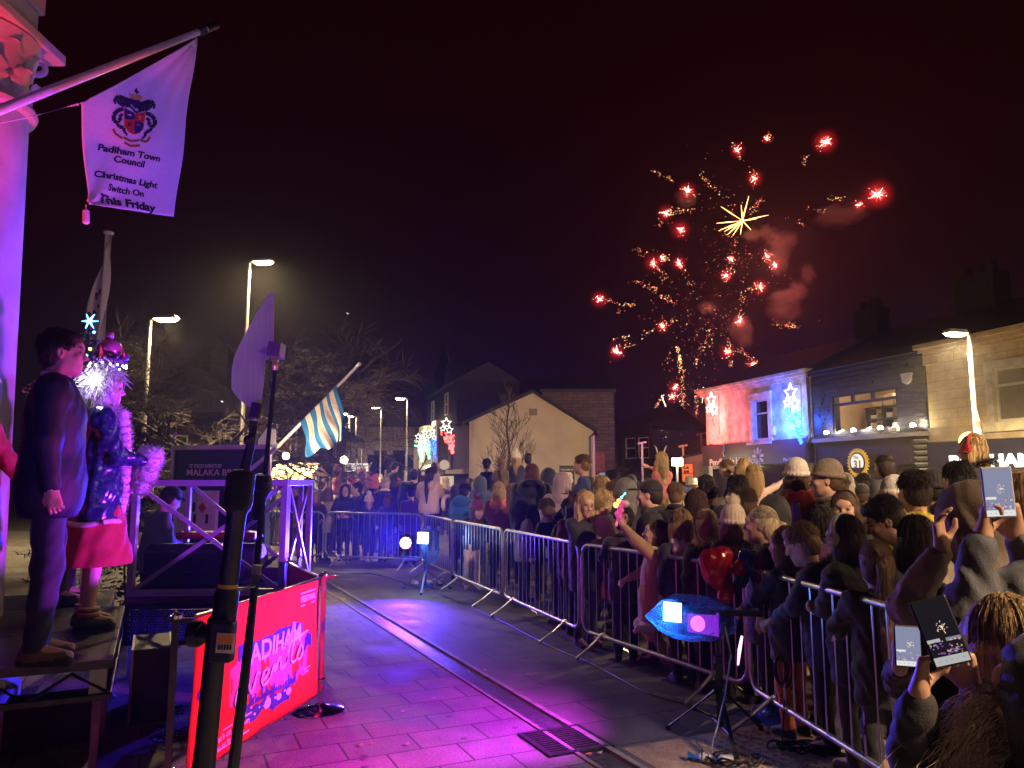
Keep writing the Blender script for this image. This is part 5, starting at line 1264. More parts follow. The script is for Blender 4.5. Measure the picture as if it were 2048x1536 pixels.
# ------------------------------------------------------------------ cafe barrier banner on stanchions
def banner():
  p0 = gr(420,1560,0); base = gr(640,1423,0); back = at(571,1130,6.9)
  def stanchion(b,label):
    t = thing('stanchion',label,'stanchion',b,'chrome stanchions'); ch = pm('chrome',(0.62,.62,.64),.12,1.0,var=0); b = Vector(b)
    mb = MB(); mb.lathe([(.175,0),(.178,.012),(.165,.022),(.10,.034),(.04,.05),(.03,.06)],b,36); mb.build('base_plate',ch,t)
    mb = MB(); mb.tube([b + Vector((0,0,.05)),b + Vector((0,0,.97))],.019,14); mb.lathe([(.019,0),(.034,.006),(.034,.03),(.019,.036)],b + Vector((0,0,.20)),16); mb.build('post',ch,t)
    mb = MB(); mb.lathe([(.02,0),(.036,.005),(.036,.022),(.012,.034),(1e-5,.036)],b + Vector((0,0,.965)),16); mb.box(b + Vector((.03,0,.962)),(.14,.03,.02)); mb.build('top_cap',ch,t)
    return t
  stanchion(base,'chrome stanchion with a round base at the right end of the near red banner')
  stanchion((back.x,back.y,0),'chrome stanchion half hidden where the rear banner meets the guard rail')
  n0 = Vector((base.x - .02,base.y,0)); n1 = Vector((-1.71,4.15,0)); 
  stanchion((n1.x - .03,n1.y - .1,0),'chrome stanchion at the near end of the red banner beside the microphone stand')
  def panel(a,b,label,printed):
    x = (b - a).normalized(); L = (b - a).length; n = Vector((-x.y,x.x,0)); n = n if n.x > 0 else -n
    t = thing('banner',label,'banner',a,'red barrier banners')
    z0,z1 = .13,.955
    rp = lambda s,z: .012 * math.sin(s * 5 + z * 2) + .006 * math.sin(s * 13 - z * 7)
    P = lambda s,z,o=0: a + x * (.04 + s * (L - .08)) + n * (rp(s * L,z) + o) + Vector((0,0,z))
    mb = MB(); mb.grid(lambda u,v: P(u,z0 + (z1 - z0) * v),40,16); o = mb.build('fabric',pm('banner_red',(0.56,0.05,0.015),.9,var=.06,spec=.15),t); m = o.modifiers.new('t','SOLIDIFY'); m.thickness = .003
    for zz in (z1,z0): mb = MB(); mb.tube([P(0,zz),P(1,zz)],.012,8); mb.build('rail',STEEL,t)
    if not printed: return
    pale = pm('print_pale',(0.62,.56,.58),.6,var=0); ink = pm('print_blue_ink',(0.02,0.03,0.16),.6,var=.3); rose = pm('print_rose',(0.42,.10,.14),.6,var=.2)
    r = random.Random(12); mb = MB()
    def patch(s0,z0_,s1,z1_,mi,nn=9,jag=.03,lift=.003):
      top = [(s0 + (s1 - s0) * k / nn,z1_ + r.uniform(-jag,jag)) for k in range(nn + 1)]; bt = [(s0 + (s1 - s0) * k / nn,z0_ + r.uniform(-jag,jag)) for k in range(nn,-1,-1)]
      for k in range(nn):
        q = [P(*top[k],lift),P(*top[k + 1],lift),P(*bt[nn - k - 1],lift),P(*bt[nn - k],lift)]; mb._add(q,[(0,1,2,3)],mi)
    patch(.30,.60,.82,.70,0,12,.02); patch(.30,.22,.72,.31,0,14,.025); patch(.24,.34,.88,.60,1,16,.05,.002); patch(.84,.50,.93,.60,0,5,.02,.0035); patch(.06,.30,.16,.36,0,5,.03); patch(.03,.5,.12,.55,0,5,.02)
    for k in range(26): 
      s_ = .32 + .45 * k / 26; h = r.uniform(.02,.09); patch(s_,.31,s_ + .014,.31 + h,0,1,.0)
    for k in range(14): 
      s_ = r.uniform(.33,.68); z = r.uniform(.235,.30); patch(s_,z,s_ + .012,z + .012,2,1,0,.0045)
    mb.build('artwork',[ink,rose,pale],t,False)
    mb = MB()
    def wd(txt,s0,zz0,s1,zz1,h,bold,shear=0):
      a_ = P(s0,zz0) - n * rp(s0 * L,zz0); b_ = P(s1,zz1) - n * rp(s1 * L,zz1)
      up = Vector((0,0,1)) + x * shear
      text_on(mb,txt,a_,b_,up,n,bold,height=h,lift=.006,thick=.001,warp=lambda p: rp((p - a).dot(x),p.z))
    wd('PADIHAM',.36,.555,.80,.575,.165,.02); wd('FESTIVAL',.80,.83,.955,.83,.055,.03)
    wd('What\'s on in town',.10,.225,.40,.225,.05,.02); wd('follow us for dates',.10,.185,.36,.185,.035,.01)
    for (s0,s1,zz) in ((.80,.955,.80),(.80,.955,.885),(.10,.42,.27),(.10,.40,.175),(.84,.92,.36),(.86,.9,.335)): 
      mb._add([P(s0,zz,.005),P(s1,zz,.005),P(s1,zz + .008,.005),P(s0,zz + .008,.005)],[(0,1,2,3)])
    for (s_,zz,q) in ((.555,.265,.034),(.64,.27,.022),(.71,.275,.024)):
      pts = [P(s_ + q * math.cos(k * .52) * .8,zz + q * math.sin(k * .52),.0055) for k in range(12)]; mb._add(pts,[tuple(range(12))])
    # brush script word, drawn as pen strokes
    def pen(pts,w=.012):
      q = []
      for i in range(len(pts) - 1):
        for k in range(4): 
          f = k / 4; q.append((pts[i][0] + (pts[i + 1][0] - pts[i][0]) * f,pts[i][1] + (pts[i + 1][1] - pts[i][1]) * f))
      q.append(pts[-1])
      for _ in range(2): q = [q[0]] + [((q[i - 1][0] + q[i][0] * 2 + q[i + 1][0]) / 4,(q[i - 1][1] + q[i][1] * 2 + q[i + 1][1]) / 4) for i in range(1,len(q) - 1)] + [q[-1]]
      mb.tube([P(s_,z_,.008) for s_,z_ in q],[w * (.55 + .45 * math.sin(i * .8) ** 2) for i in range(len(q))],5)
    E = lambda s0,z_: [(s0,z_ + .02),(s0 + .05,z_ + .05),(s0 + .055,z_ + .09),(s0 + .02,z_ + .09),(s0,z_ + .03),(s0 + .02,z_ - .01),(s0 + .07,z_ + .02)]
    pen(E(.28,.36)); pen([(.35,.38),(.39,.47),(.41,.36),(.45,.50),(.47,.48)]); pen(E(.48,.40)); pen([(.55,.42),(.59,.52),(.58,.42),(.62,.53),(.64,.51),(.635,.43),(.68,.46)])
    pen([(.68,.46),(.73,.72),(.745,.70),(.71,.45),(.75,.46)]); pen([(.66,.585),(.86,.625)],.013); pen([(.75,.46),(.80,.57),(.815,.50),(.79,.45),(.76,.47)])
    mb.build('lettering',pale,t,False)
  panel(n1,n0,'red printed banner reading PADIHAM events stretched to the near chrome stanchion',True)
  panel(n0 + Vector((-.03,.05,0)),Vector((back.x,back.y,0)),'plain red rear banner running back from the near chrome stanchion',False)
banner()

# ------------------------------------------------------------------ floodlights on stands, cables
def tripod(b,h,label,spread=.36):
  t = thing('light_stand',label,'light stand',b,'tripod light stands'); b = Vector(b)
  mb = MB(); mb.tube([b + Vector((0,0,.08)),b + Vector((0,0,h * .6)),b + Vector((0,0,h * .6)),b + Vector((0,0,h))],[.022,.022,.016,.016],10); mb.build('mast',BLK,t)
  for k in range(3):
    a = .5 + k * 2.094; e = Vector((math.cos(a),math.sin(a),0)); mb = MB(); mb.tube([b + Vector((0,0,.30)) + e * .03,b + e * spread + Vector((0,0,.02))],.013,8); mb.tube([b + Vector((0,0,.12)),b + Vector((0,0,.16)) + e * spread * .5],.007,6); mb.lathe([(.018,0),(.018,.03),(.012,.035)],b + e * spread,8); mb.build('leg',BLK,t)
  mb = MB(); mb.lathe([(.02,0),(.032,.005),(.032,.05),(.02,.055)],b + Vector((0,0,h * .58)),12); mb.tube([b + Vector((0,0,h * .6)),b + Vector((.06,-.02,h * .6))],.008,6); mb.build('collar',BLK,t)
  return t
PL = clear_plastic('rain_bag',(0.10,0.30,0.75))  # blue tint puts the glow of the lamps inside into the film
def bag(name,prof,axis0,axis1,seed,par,asp=1.0,folds=.02):
  """crumpled clear bag: rings from axis0 to axis1"""
  r = random.Random(seed); a,b = Vector(axis0),Vector(axis1); x,y,d = frame_of(b - a); mb = MB(); n = 40; m = 26; vs = []
  ph = [r.uniform(0,6.28) for _ in range(8)]
  for i in range(m + 1):
    f = i / m; k = f * (len(prof) - 1); i0 = min(int(k),len(prof) - 2); rad = prof[i0] + (prof[i0 + 1] - prof[i0]) * (k - i0)
    for j in range(n):
      th = 2 * math.pi * j / n; w = 1 + folds * 4 * math.sin(3 * th + ph[0] + f * 4) + folds * 3 * math.sin(7 * th + ph[1] - f * 9) + folds * 2.4 * abs(math.sin(5 * th + ph[2] + f * 6)) + folds * 1.5 * math.sin(13 * th + ph[3] + 17 * f)
      vs.append(a.lerp(b,f) + (x * math.cos(th) + y * math.sin(th) * asp) * max(rad * w,.004))
  fs = [(i * n + j,i * n + (j + 1) % n,(i + 1) * n + (j + 1) % n,(i + 1) * n + j) for i in range(m) for j in range(n)]
  mb._add(vs,fs); return mb.build(name,PL,par)
def flood(t_label,cat,c,aim,w,h,face_m,body_m,group='floodlights'):
  t = thing('flood_light',t_label,cat,c,group); c = Vector(c); d = (Vector(aim) - c).normalized(); x = d.cross(Vector((0,0,1))).normalized(); y = x.cross(d)
  R = Matrix((x,d,y)).transposed()
  mb = MB(); mb.box(c - d * .03,(w,.06,h),R); 
  for k in range(6): mb.box(c - d * .085 + x * (k - 2.5) * w / 6,(w * .04,.05,h * .9),R)
  mb.build('housing',body_m,t,False,.006)
  mb = MB(); mb.box(c + d * .004,(w * .9,.008,h * .88),R); mb.build('lamp_face',face_m,t,False)
  mb = MB(); mb.tube([c + x * (w / 2 + .015),c + x * (w / 2 + .015) - d * .12,c - x * (w / 2 + .015) - d * .12,c - x * (w / 2 + .015)],.012,6); mb.build('yoke',BLK,t)
  return t,d
def floods():
  # near right stand: white lamp and a purple lamp in one rain bag
  b = gr(1442,1478,0); hz = at(1442,1222,b.y).z
  tripod(b,hz,'black tripod light stand nearest the camera, under the large rain bag')
  bar = thing('light_bar','black cross bar on the near light stand','light bar',b + Vector((0,0,hz))); m = MB(); m.beam(b + Vector((-.25,.03,hz)),b + Vector((.28,-.06,hz - .01)),.035,.035); m.build('bar',BLK,bar,False)
  hm = pm('lamp_body',(0.03,0.03,0.035),.4,.4)
  c1 = at(1345,1224,b.y - .06); f1,d = flood('small lit white floodlight inside the near clear rain bag','floodlight',c1,c1 + Vector((-1.8,-2.4,.2)),.14,.14,em('flood_white',(.80,.92,1.0),4),hm)
  lamp('flood_glow','POINT',c1 + d * .06,12,(.05,.30,1.0),f1,size=.04)
  c2 = at(1406,1245,b.y + .05); f2,d2 = flood('purple lit stage lamp inside the near clear rain bag','stage lamp',c2,c2 + Vector((-2.2,-2.2,.1)),.26,.17,em('flood_purple',(.42,.03,.95),.9),hm)
  xx = d2.cross(Vector((0,0,1))).normalized(); yy = xx.cross(d2); m = MB(); m.sphere(c2 + d2 * .012 + xx * .03 - yy * .01,.052,10,0,(1,1,1)); m.build('pink_lens',em('flood_pink',(1,.12,.45),3.0),f2)
  lamp('magenta_wash','SPOT',at(1281,1216,b.y - .14),MAG,(1.0,.03,.30),f2,aim=Vector((-2.4,4.6,1.0)),size=.08,angle=86,blend=.7)
  lamp('violet_wash','SPOT',at(1279,1205,b.y - .12),VIO,(.20,.025,1.0),f2,aim=Vector((-3.3,5.3,3.9)),size=.08,angle=38,blend=.8)
  lamp('floor_wash','SPOT',at(1277,1210,b.y - .10),FLO,(.62,.025,.85),f2,aim=Vector((-1.4,5.9,0)),size=.1,angle=116,blend=.8)
  lamp('blue_side_wash','SPOT',at(1280,1208,b.y - .13),SIDE,(.10,.03,1.0),f2,aim=Vector((-3.0,5.7,1.5)),size=.1,angle=58,blend=.7)
  bg = thing('rain_bag','large crumpled clear plastic rain bag glowing blue round the near lamps','plastic bag',c1,'clear rain bags')
  bag('bag_film',[.005,.045,.09,.115,.14,.145,.142,.135,.128,.12,.10,.085],at(1291,1232,b.y - .08),at(1462,1240,b.y + .1),3,bg,1.0,.016)
  cb = thing('cable','grey cable hanging down from the near light stand to the ground','cable',gr(1430,1530,0)); m = MB(); m.tube([at(1448,1245,b.y - .04),at(1462,1310,b.y - .05),at(1450,1390,b.y - .06),at(1436,1450,b.y - .2),at(1424,1490,b.y - .3),at(1432,1530,b.y - .4),gr(1455,1560,.01)],.006,6); m.build('cable_strand',pm('cable_grey',(.42,.40,.42),.5),cb)
  pg = thing('power_plug','blue and white cable connector lying by the near tripod feet','connector',gr(1400,1510,.03)); m = MB(); p = gr(1376,1512,.03); q = gr(1425,1518,.03); m.tube([p,p.lerp(q,.5)],.028,12,0); m.tube([p.lerp(q,.5),p.lerp(q,.62),q],[.03,.03,.022],12,1); m.tube([q,q + Vector((.05,0,0)),q + Vector((.12,0,0))],[.016,.024,.024],10,1); m.build('connector_body',[pm('plug_blue',(.02,.10,.36),.4),pm('plug_white',(.5,.48,.5),.4)],pg)
  r = random.Random(31)
  for (u0,v0,lab) in ((1560,1300,'loop of black cable hanging at the near barrier behind the light stand'),(1590,1500,'tangled black cable on the ground right of the near tripod'),(1470,1525,'thin black cable on the ground under the near tripod')):
    m = MB(); hang = v0 < 1400; c = at(u0,v0 + 40,b.y - .05) if hang else gr(u0,v0,.015); s = thing('cable_coil',lab,'cable',c)
    for j in range(4):
      rr = r.uniform(.06,.13); pts = []
      for i in range(23):
        a = i / 22 * 6.5 + j
        pts.append(c + (Vector((math.cos(a) * rr * .6 + .02 * j,.02 * j,math.sin(a) * rr * 1.4)) if hang else Vector((math.cos(a) * rr * 1.5,math.sin(a) * rr * .8,.006 + .03 * abs(math.sin(2 * a + j))))))
      m.tube(pts,.006,5)
    if hang: m.tube([c + Vector((0,0,-.15)),Vector((c.x + .02,c.y,.25)),Vector((c.x - .04,c.y - .1,.02)),Vector((c.x + .15,c.y - .3,.012))],.006,5)
    m.build('cable_loop',RUB,s)
  st = thing('led_strip','short glowing pink light strip hanging from the near light stand','light strip',at(1478,1280,b.y)); m = MB(); m.tube([at(1484,1272,b.y + .02),at(1479,1300,b.y + .02),at(1476,1330,b.y + .02)],[.008,.012,.006],6); m.build('strip',em('strip_pink',(1,.45,1),3),st)
  # far stand
  b = gr(850,1182,0); hz = at(850,1088,b.y).z
  tripod(b,hz,'black tripod light stand in front of the far end of the barriers',.42)
  c1 = at(846,1076,b.y - .1); f1,d = flood('white lit floodlight inside the far clear rain bag','floodlight',c1,c1 + Vector((-1.2,-3,.4)),.20,.19,em('flood_white_far',(.9,.97,.95),8),hm)
  lamp('flood_glow','POINT',c1 + d * .08 - Vector((0,0,.04)),22,(.25,.5,1.0),f1,size=.05)
  bg = thing('rain_bag','clear plastic rain bag hanging round the far floodlight','plastic bag',c1,'clear rain bags'); bag('bag_film',[.06,.13,.15,.15,.145,.13,.115,.09,.05],at(855,1058,b.y),at(862,1128,b.y + .02),5,bg,.8,.016)
  c2 = at(811,1086,b.y - .15); t = thing('par_lamp','round stage lamp shining pink and blue beside the far rain bag','stage lamp',c2); d = (Vector((-1.0,0,1.5)) - c2).normalized()
  m = MB(); m.lathe([(.05,-.2),(.085,-.16),(.095,-.02),(.10,0),(.088,.0)],c2,20,0,d); m.build('can',hm,t)
  m = MB(); m.lathe([(.086,-.012),(1e-5,-.011)],c2,20,0,d); m.build('lens',em('par_blue',(.12,.06,1.0),9),t)
  m = MB(); x,y,_ = frame_of(d)
  for k in range(19):
    rr = 0 if k == 0 else (.036 if k < 7 else .070); a = k * 1.047 if k < 7 else k * .5236
    m.sphere(c2 + (x * math.cos(a) + y * math.sin(a)) * rr - d * .002,.014,6)
  m.build('led',em('par_led',(1,.35,.62),26),t)['kind'] = 'stuff'
  m = MB(); m.tube([c2 - d * .1,c2 - d * .1 - Vector((0,0,.2)),Vector((b.x,b.y,c2.z - .25))],.012,6); m.build('yoke',BLK,t)
  lamp('blue_wash','SPOT',c2 + d * .05,BLU,(.03,.02,1.0),t,aim=Vector((-3.0,6.4,1.75)),size=.09,angle=44,blend=.7)
  lamp('blue_beam','SPOT',c2 + d * .05,BEAM,(.02,.02,1.0),t,aim=Vector((.1,0,2.3)),size=.09,angle=24,blend=.7)
  lamp('blue_floor_wash','SPOT',c2 + d * .05,900,(.10,.02,1.0),t,aim=Vector((-1.7,8.0,0)),size=.09,angle=90,blend=.8)
  pw = thing('power_block','small pile of blue and grey power plugs at the far tripod feet','power block',gr(850,1172,0)); m = MB(); r = random.Random(2)
  q0 = gr(852,1174,0)
  for k in range(6): m.box(q0 + Vector((r.uniform(-.22,.22),r.uniform(-.12,.12),.04 + .03 * (k % 2))),(.12,.07,.06),Matrix.Rotation(r.uniform(0,3),3,'Z'),k % 2)
  m.build('plug',[pm('plug_blue',(.02,.10,.36),.4),pm('plug_white',(.5,.48,.5),.4)],pw,False,.008)
  cb = thing('cable','long thin cable running over the paving from the far light stand to the near one','cable',gr(1000,1240,0)); m = MB()
  m.tube([gr(u,v,.007) for u,v in ((866,1180),(890,1193),(930,1208),(975,1230),(1020,1250),(1060,1272),(1100,1292),(1132,1306),(1180,1325),(1230,1352),(1285,1382),(1330,1398),(1378,1408),(1420,1430),(1460,1470))],.007,6); m.build('cable_strand',pm('cable_dark',(.05,.045,.045),.5),cb)
  cb = thing('cable','black cable lying along the far barrier foot towards the rear banner','cable',gr(760,1150,0)); m = MB()
  m.tube([gr(u,v,.008) for u,v in ((640,1145),(690,1148),(740,1147),(780,1155),(810,1168),(840,1176))],.009,6); m.build('cable_strand',RUB,cb)
MAG,VIO,BLU,FLO,BEAM,SIDE = 420,750,4600,520,4200,1300
floods()
def extra_floods():
  # an inferred uplighter, and an unseen violet lamp added to wash the flag
  hm = pm('lamp_body',(0.03,0.03,0.035),.4,.4)
  c = Vector((-3.0,2.7,.35)); t,d = flood('uplighter on the pavement at the foot of the stage lighting the column','floodlight',c,(-4.6,5.6,5.5),.3,.22,em('flood_hot_pink',(1,.06,.30),8),hm)
  lamp('pink_uplight','SPOT',c + d * .06,PINK_UP,(1.0,.025,.05),t,aim=(-3.95,5.4,6.3),size=.1,angle=36,blend=.5)
  m = MB(); m.box((c.x,c.y,.1),(.3,.12,.2)); m.build('foot',BLK,t)
  c = Vector((-.9,-.7,1.1)); t,d = flood('violet stage lamp on a stand behind the photographer','floodlight',c,(-3.0,5.4,3.3),.3,.22,em('flood_violet',(.3,.06,1),8),hm)
  lamp('violet_flag_wash','SPOT',c + d * .06,PINK_FL,(.30,.03,1.0),t,aim=(-2.3,5.4,3.7),size=.12,angle=50,blend=.7)
  m = MB(); m.tube([(c.x,c.y - .1,0),(c.x,c.y - .1,c.z)],.03,8); m.build('mast',BLK,t)
PINK_UP,PINK_FL = 1500,300
extra_floods()

# ------------------------------------------------------------------ crowd barriers
def barriers():
  gm = pm('barrier_steel',(0.42,0.41,0.42),.36,.75,var=.2,scale=9)
  L,H = 2.22,1.06
  def proto(label):
    t = thing('crowd_barrier',label,'barrier',(0,0,0),'steel crowd barriers')
    z0,z1,r = .20,H - .02,.12; pts = []
    for cx,cz,a0 in ((L - r,z1 - r,0),(r,z1 - r,90),(r,z0 + r,180),(L - r,z0 + r,270)):
      for k in range(5):
        a = math.radians(a0 + k * 22.5); pts.append((cx + math.cos(a) * r,0,cz + math.sin(a) * r))
    pts.append(pts[0]); mb = MB(); mb.tube(pts,.0195,10); mb.build('frame',gm,t)
    for k in range(16):
      x = .115 + k * (L - .23) / 15; mb = MB(); mb.tube([(x,0,z0),(x,0,z1)],.0075,6,cap=False); mb.build('bar',gm,t)
    for x in (.34,L - .34):
      mb = MB(); mb.tube([(x,0,.22),(x,-.30,.02)],.018,9); mb.tube([(x,0,.22),(x,.30,.02)],.018,9); mb.build('foot',gm,t)
    mb = MB(); mb.tube([(L,0,.74),(L + .05,0,.74),(L + .05,0,.70)],.008,6); mb.tube([(L,0,.34),(L + .05,0,.34),(L + .05,0,.30)],.008,6); mb.build('hook',gm,t)
    return t
  def place(a,b,label,first=None):
    a,b = Vector(a),Vector(b); rz = math.atan2(b.y - a.y,b.x - a.x)
    o = proto(label) if first is None else dup(first,label=label)
    o.location = (a.x,a.y,0); o.rotation_euler = (0,0,rz); sc = (b - a).length / (L + .06); o.scale = (sc,1,1); return o
  J = BAR_J
  t0 = place(J[0],J[1],'steel barrier nearest the camera, holding back the ponytailed girl')
  t = place(J[1],J[2],'steel barrier that the girl in the pink fleece climbs on',t0)
  m = MB(); mtx = Matrix.Translation(t.location) @ Matrix.Rotation(t.rotation_euler.z,4,'Z'); 
  m.box((1.05,-.012,.62),(.17,.006,.15)); o = link_mesh('number_plate',m.mesh('number_plate',pm('plate_purple',(.30,.20,.42),.5)),t)
  place(J[2],J[3],'third steel barrier from the camera, beside the blonde woman in glasses',t0)
  place(J[3],J[4],'steel barrier with the girl leaning over it in pale pink trousers',t0)
  place(J[4],J[5],'steel barrier at the corner, under the seated girl in the pink puffer',t0)
  place(J[5],J[6],'far steel barrier just behind the pink and blue stage lamp',t0)
  place(J[6],J[7],'far steel barrier held by the small child in the red scarf',t0)
  place(J[7],J[8],'farthest left steel barrier, partly hidden by the guard rail',t0)
BAR_J = [(1.98,3.5),(1.72,5.75),(.68,7.85),(-.12,10.1),(-.95,12.3),(-1.7,14.5),(-3.75,15.35),(-5.95,15.6),(-8.2,15.8)]
barriers()
# ------------------------------------------------------------------ people: bodies are grown as one surface from a distance field
class Field:
  def __init__(s,lo,hi,h):
    s.lo = np.array(lo,float); s.h = h
    n = np.ceil((np.array(hi) - s.lo) / h).astype(int) + 1; s.n = n
    s.D = np.full(n,1.0,np.float32); s.M = np.zeros(n,np.int8)
    s.ax = [s.lo[i] + h * np.arange(n[i]) for i in range(3)]
  def _sl(s,mn,mx,pad):
    a = np.maximum(0,np.floor((mn - pad - s.lo) / s.h).astype(int)); b = np.minimum(s.n,np.ceil((mx + pad - s.lo) / s.h).astype(int) + 1)
    if np.any(b <= a): return None
    return tuple(slice(a[i],b[i]) for i in range(3))
  def _co(s,sl):
    return s.ax[0][sl[0]][:,None,None],s.ax[1][sl[1]][None,:,None],s.ax[2][sl[2]][None,None,:]
  def _join(s,sl,d,k,mat):
    D = s.D[sl]; M = s.M[sl]
    if mat is not None: M[d < D] = mat
    if k > 0:
      h = np.maximum(k - np.abs(D - d),0) / k; s.D[sl] = np.minimum(D,d) - h * h * k * .25
    else: s.D[sl] = np.minimum(D,d)
  def cone(s,a,b,ra,rb,k=.02,mat=0,rib=None,flat=None,sub=False):
    a = np.array(a,float); b = np.array(b,float); R = max(ra,rb) * (1 + (rib[1] if rib else 0))
    sl = s._sl(np.minimum(a,b),np.maximum(a,b),R + max(k,2 * s.h) + .01)
    if sl is None: return
    X,Y,Z = s._co(sl); d = b - a; L2 = max(1e-9,d @ d)
    t = np.clip(((X - a[0]) * d[0] + (Y - a[1]) * d[1] + (Z - a[2]) * d[2]) / L2,0,1)
    r = ra + (rb - ra) * t
    if rib: r = r * (1 - rib[1] + rib[1] * 2 * np.abs(np.sin(math.pi * rib[0] * t)) ** .7)
    px,py,pz = X - a[0] - t * d[0],Y - a[1] - t * d[1],Z - a[2] - t * d[2]
    if flat is not None: py = py * flat
    dd = (np.sqrt(px * px + py * py + pz * pz) - r).astype(np.float32)
    if sub: s.D[sl] = np.maximum(s.D[sl],-dd)
    else: s._join(sl,dd,k,mat)
  def ell(s,c,r,R=None,k=.02,mat=0,sub=False,rib=None):
    c = np.array(c,float); r = np.array(r,float); m = r.max()
    ext = np.abs(np.array(R)) @ r if R is not None else r
    sl = s._sl(c - ext,c + ext,max(k,2 * s.h) + .01)
    if sl is None: return
    X,Y,Z = s._co(sl); X,Y,Z = X - c[0],Y - c[1],Z - c[2]
    if R is not None:
      q = np.array(R)
      X,Y,Z = q[0,0] * X + q[1,0] * Y + q[2,0] * Z,q[0,1] * X + q[1,1] * Y + q[2,1] * Z,q[0,2] * X + q[1,2] * Y + q[2,2] * Z
    k0 = np.sqrt((X / r[0]) ** 2 + (Y / r[1]) ** 2 + (Z / r[2]) ** 2); k1 = np.sqrt((X / r[0] ** 2) ** 2 + (Y / r[1] ** 2) ** 2 + (Z / r[2] ** 2) ** 2)
    dd = (k0 * (k0 - 1) / np.maximum(k1,1e-6)).astype(np.float32)
    if rib: dd = dd - rib[1] * np.abs(np.sin(rib[0] * (Z + 0 * X))).astype(np.float32)
    if sub:
      if k > 0:
        D = s.D[sl]; e = -dd; h = np.maximum(k - np.abs(D - e),0) / k; s.D[sl] = np.maximum(D,e) + h * h * k * .25
      else: s.D[sl] = np.maximum(s.D[sl],-dd)
    else: s._join(sl,dd,k,mat)
  def cut(s,p,n):
    n = np.array(n,float); p = np.array(p,float); X,Y,Z = s._co((slice(None),) * 3)
    s.D = np.maximum(s.D,((X - p[0]) * n[0] + (Y - p[1]) * n[1] + (Z - p[2]) * n[2]).astype(np.float32))
  def ripple(s,amp,f,seed=0):
    X,Y,Z = s._co((slice(None),) * 3); q = seed * 1.7
    w = np.sin(f * (X * .7 + Z * .5 + .06 * np.sin(Y * f * .9 + q)) + q) * np.sin(f * (Y * .8 - Z * .75 + .05 * np.sin(X * f * 1.1)) + q * 2)
    w2 = np.sin(f * 2.1 * (Z * .8 + X * .3 - Y * .4) + q) * np.sin(f * 1.7 * (X - Y * .6 + .2 * Z) + q)
    s.D = s.D + (amp * (w + .5 * w2)).astype(np.float32)
  def mesh(s,name,mats):
    D = s.D; I = D < 0
    n = s.n - 1
    c = np.zeros(tuple(n),np.int8)
    for i in (0,1):
      for j in (0,1):
        for k in (0,1): c += I[i:n[0] + i,j:n[1] + j,k:n[2] + k]
    act = (c > 0) & (c < 8); ijk = np.argwhere(act)
    idx = np.full(tuple(n),-1,np.int32); idx[act] = np.arange(len(ijk))
    acc = np.zeros((len(ijk),3)); cnt = np.zeros(len(ijk))
    i,j,k = ijk[:,0],ijk[:,1],ijk[:,2]
    V = {}
    for a in (0,1):
      for b in (0,1):
        for d in (0,1): V[a,b,d] = D[i + a,j + b,k + d]
    for p,q in (((0,0,0),(1,0,0)),((0,1,0),(1,1,0)),((0,0,1),(1,0,1)),((0,1,1),(1,1,1)),((0,0,0),(0,1,0)),((1,0,0),(1,1,0)),((0,0,1),(0,1,1)),((1,0,1),(1,1,1)),((0,0,0),(0,0,1)),((1,0,0),(1,0,1)),((0,1,0),(0,1,1)),((1,1,0),(1,1,1))):
      va,vb = V[p],V[q]; m = (va < 0) != (vb < 0)
      t = va[m] / (va[m] - vb[m]); pa,qa = np.array(p,float),np.array(q,float)
      acc[m] += pa + t[:,None] * (qa - pa); cnt[m] += 1
    P = s.lo + (ijk + acc / cnt[:,None]) * s.h
    F = []
    for ax in range(3):
      o1,o2 = [(1,2),(2,0),(0,1)][ax]
      lo_ = [slice(None)] * 3; hi_ = [slice(None)] * 3
      lo_[ax] = slice(0,-1); hi_[ax] = slice(1,None)
      A = I[tuple(lo_)]; B = I[tuple(hi_)]
      ch = np.argwhere(A != B); sg = A[tuple(ch.T)]
      ok = np.ones(len(ch),bool)
      for o in (o1,o2): ok &= (ch[:,o] > 0) & (ch[:,o] < s.n[o] - 1)
      ch = ch[ok]; sg = sg[ok]
      def g(d1,d2):
        q = ch.copy(); q[:,o1] += d1; q[:,o2] += d2; return idx[tuple(q.T)]
      qd = np.stack([g(-1,-1),g(0,-1),g(0,0),g(-1,0)],1)
      qd[~sg] = qd[~sg][:,::-1]; F.append(qd)
    F = np.concatenate(F).astype(np.int32) if F else np.zeros((0,4),np.int32)
    F = F[(F >= 0).all(1)]
    me = bpy.data.meshes.new(name)
    me.vertices.add(len(P)); me.vertices.foreach_set('co',P.astype(np.float32).ravel())
    me.loops.add(F.size); me.loops.foreach_set('vertex_index',F.ravel())
    me.polygons.add(len(F)); me.polygons.foreach_set('loop_start',np.arange(0,F.size,4,dtype=np.int32)); me.polygons.foreach_set('loop_total',np.full(len(F),4,np.int32))
    for m in mats: me.materials.append(m)
    if len(mats) > 1 and len(F):
      cc = P[F].mean(1); gi = np.clip(np.rint((cc - s.lo) / s.h).astype(int),0,s.n - 1)
      me.polygons.foreach_set('material_index',s.M[gi[:,0],gi[:,1],gi[:,2]].astype(np.int32))
    me.polygons.foreach_set('use_smooth',np.ones(len(F),bool))
    me.update(calc_edges=True); me.validate()
    return me

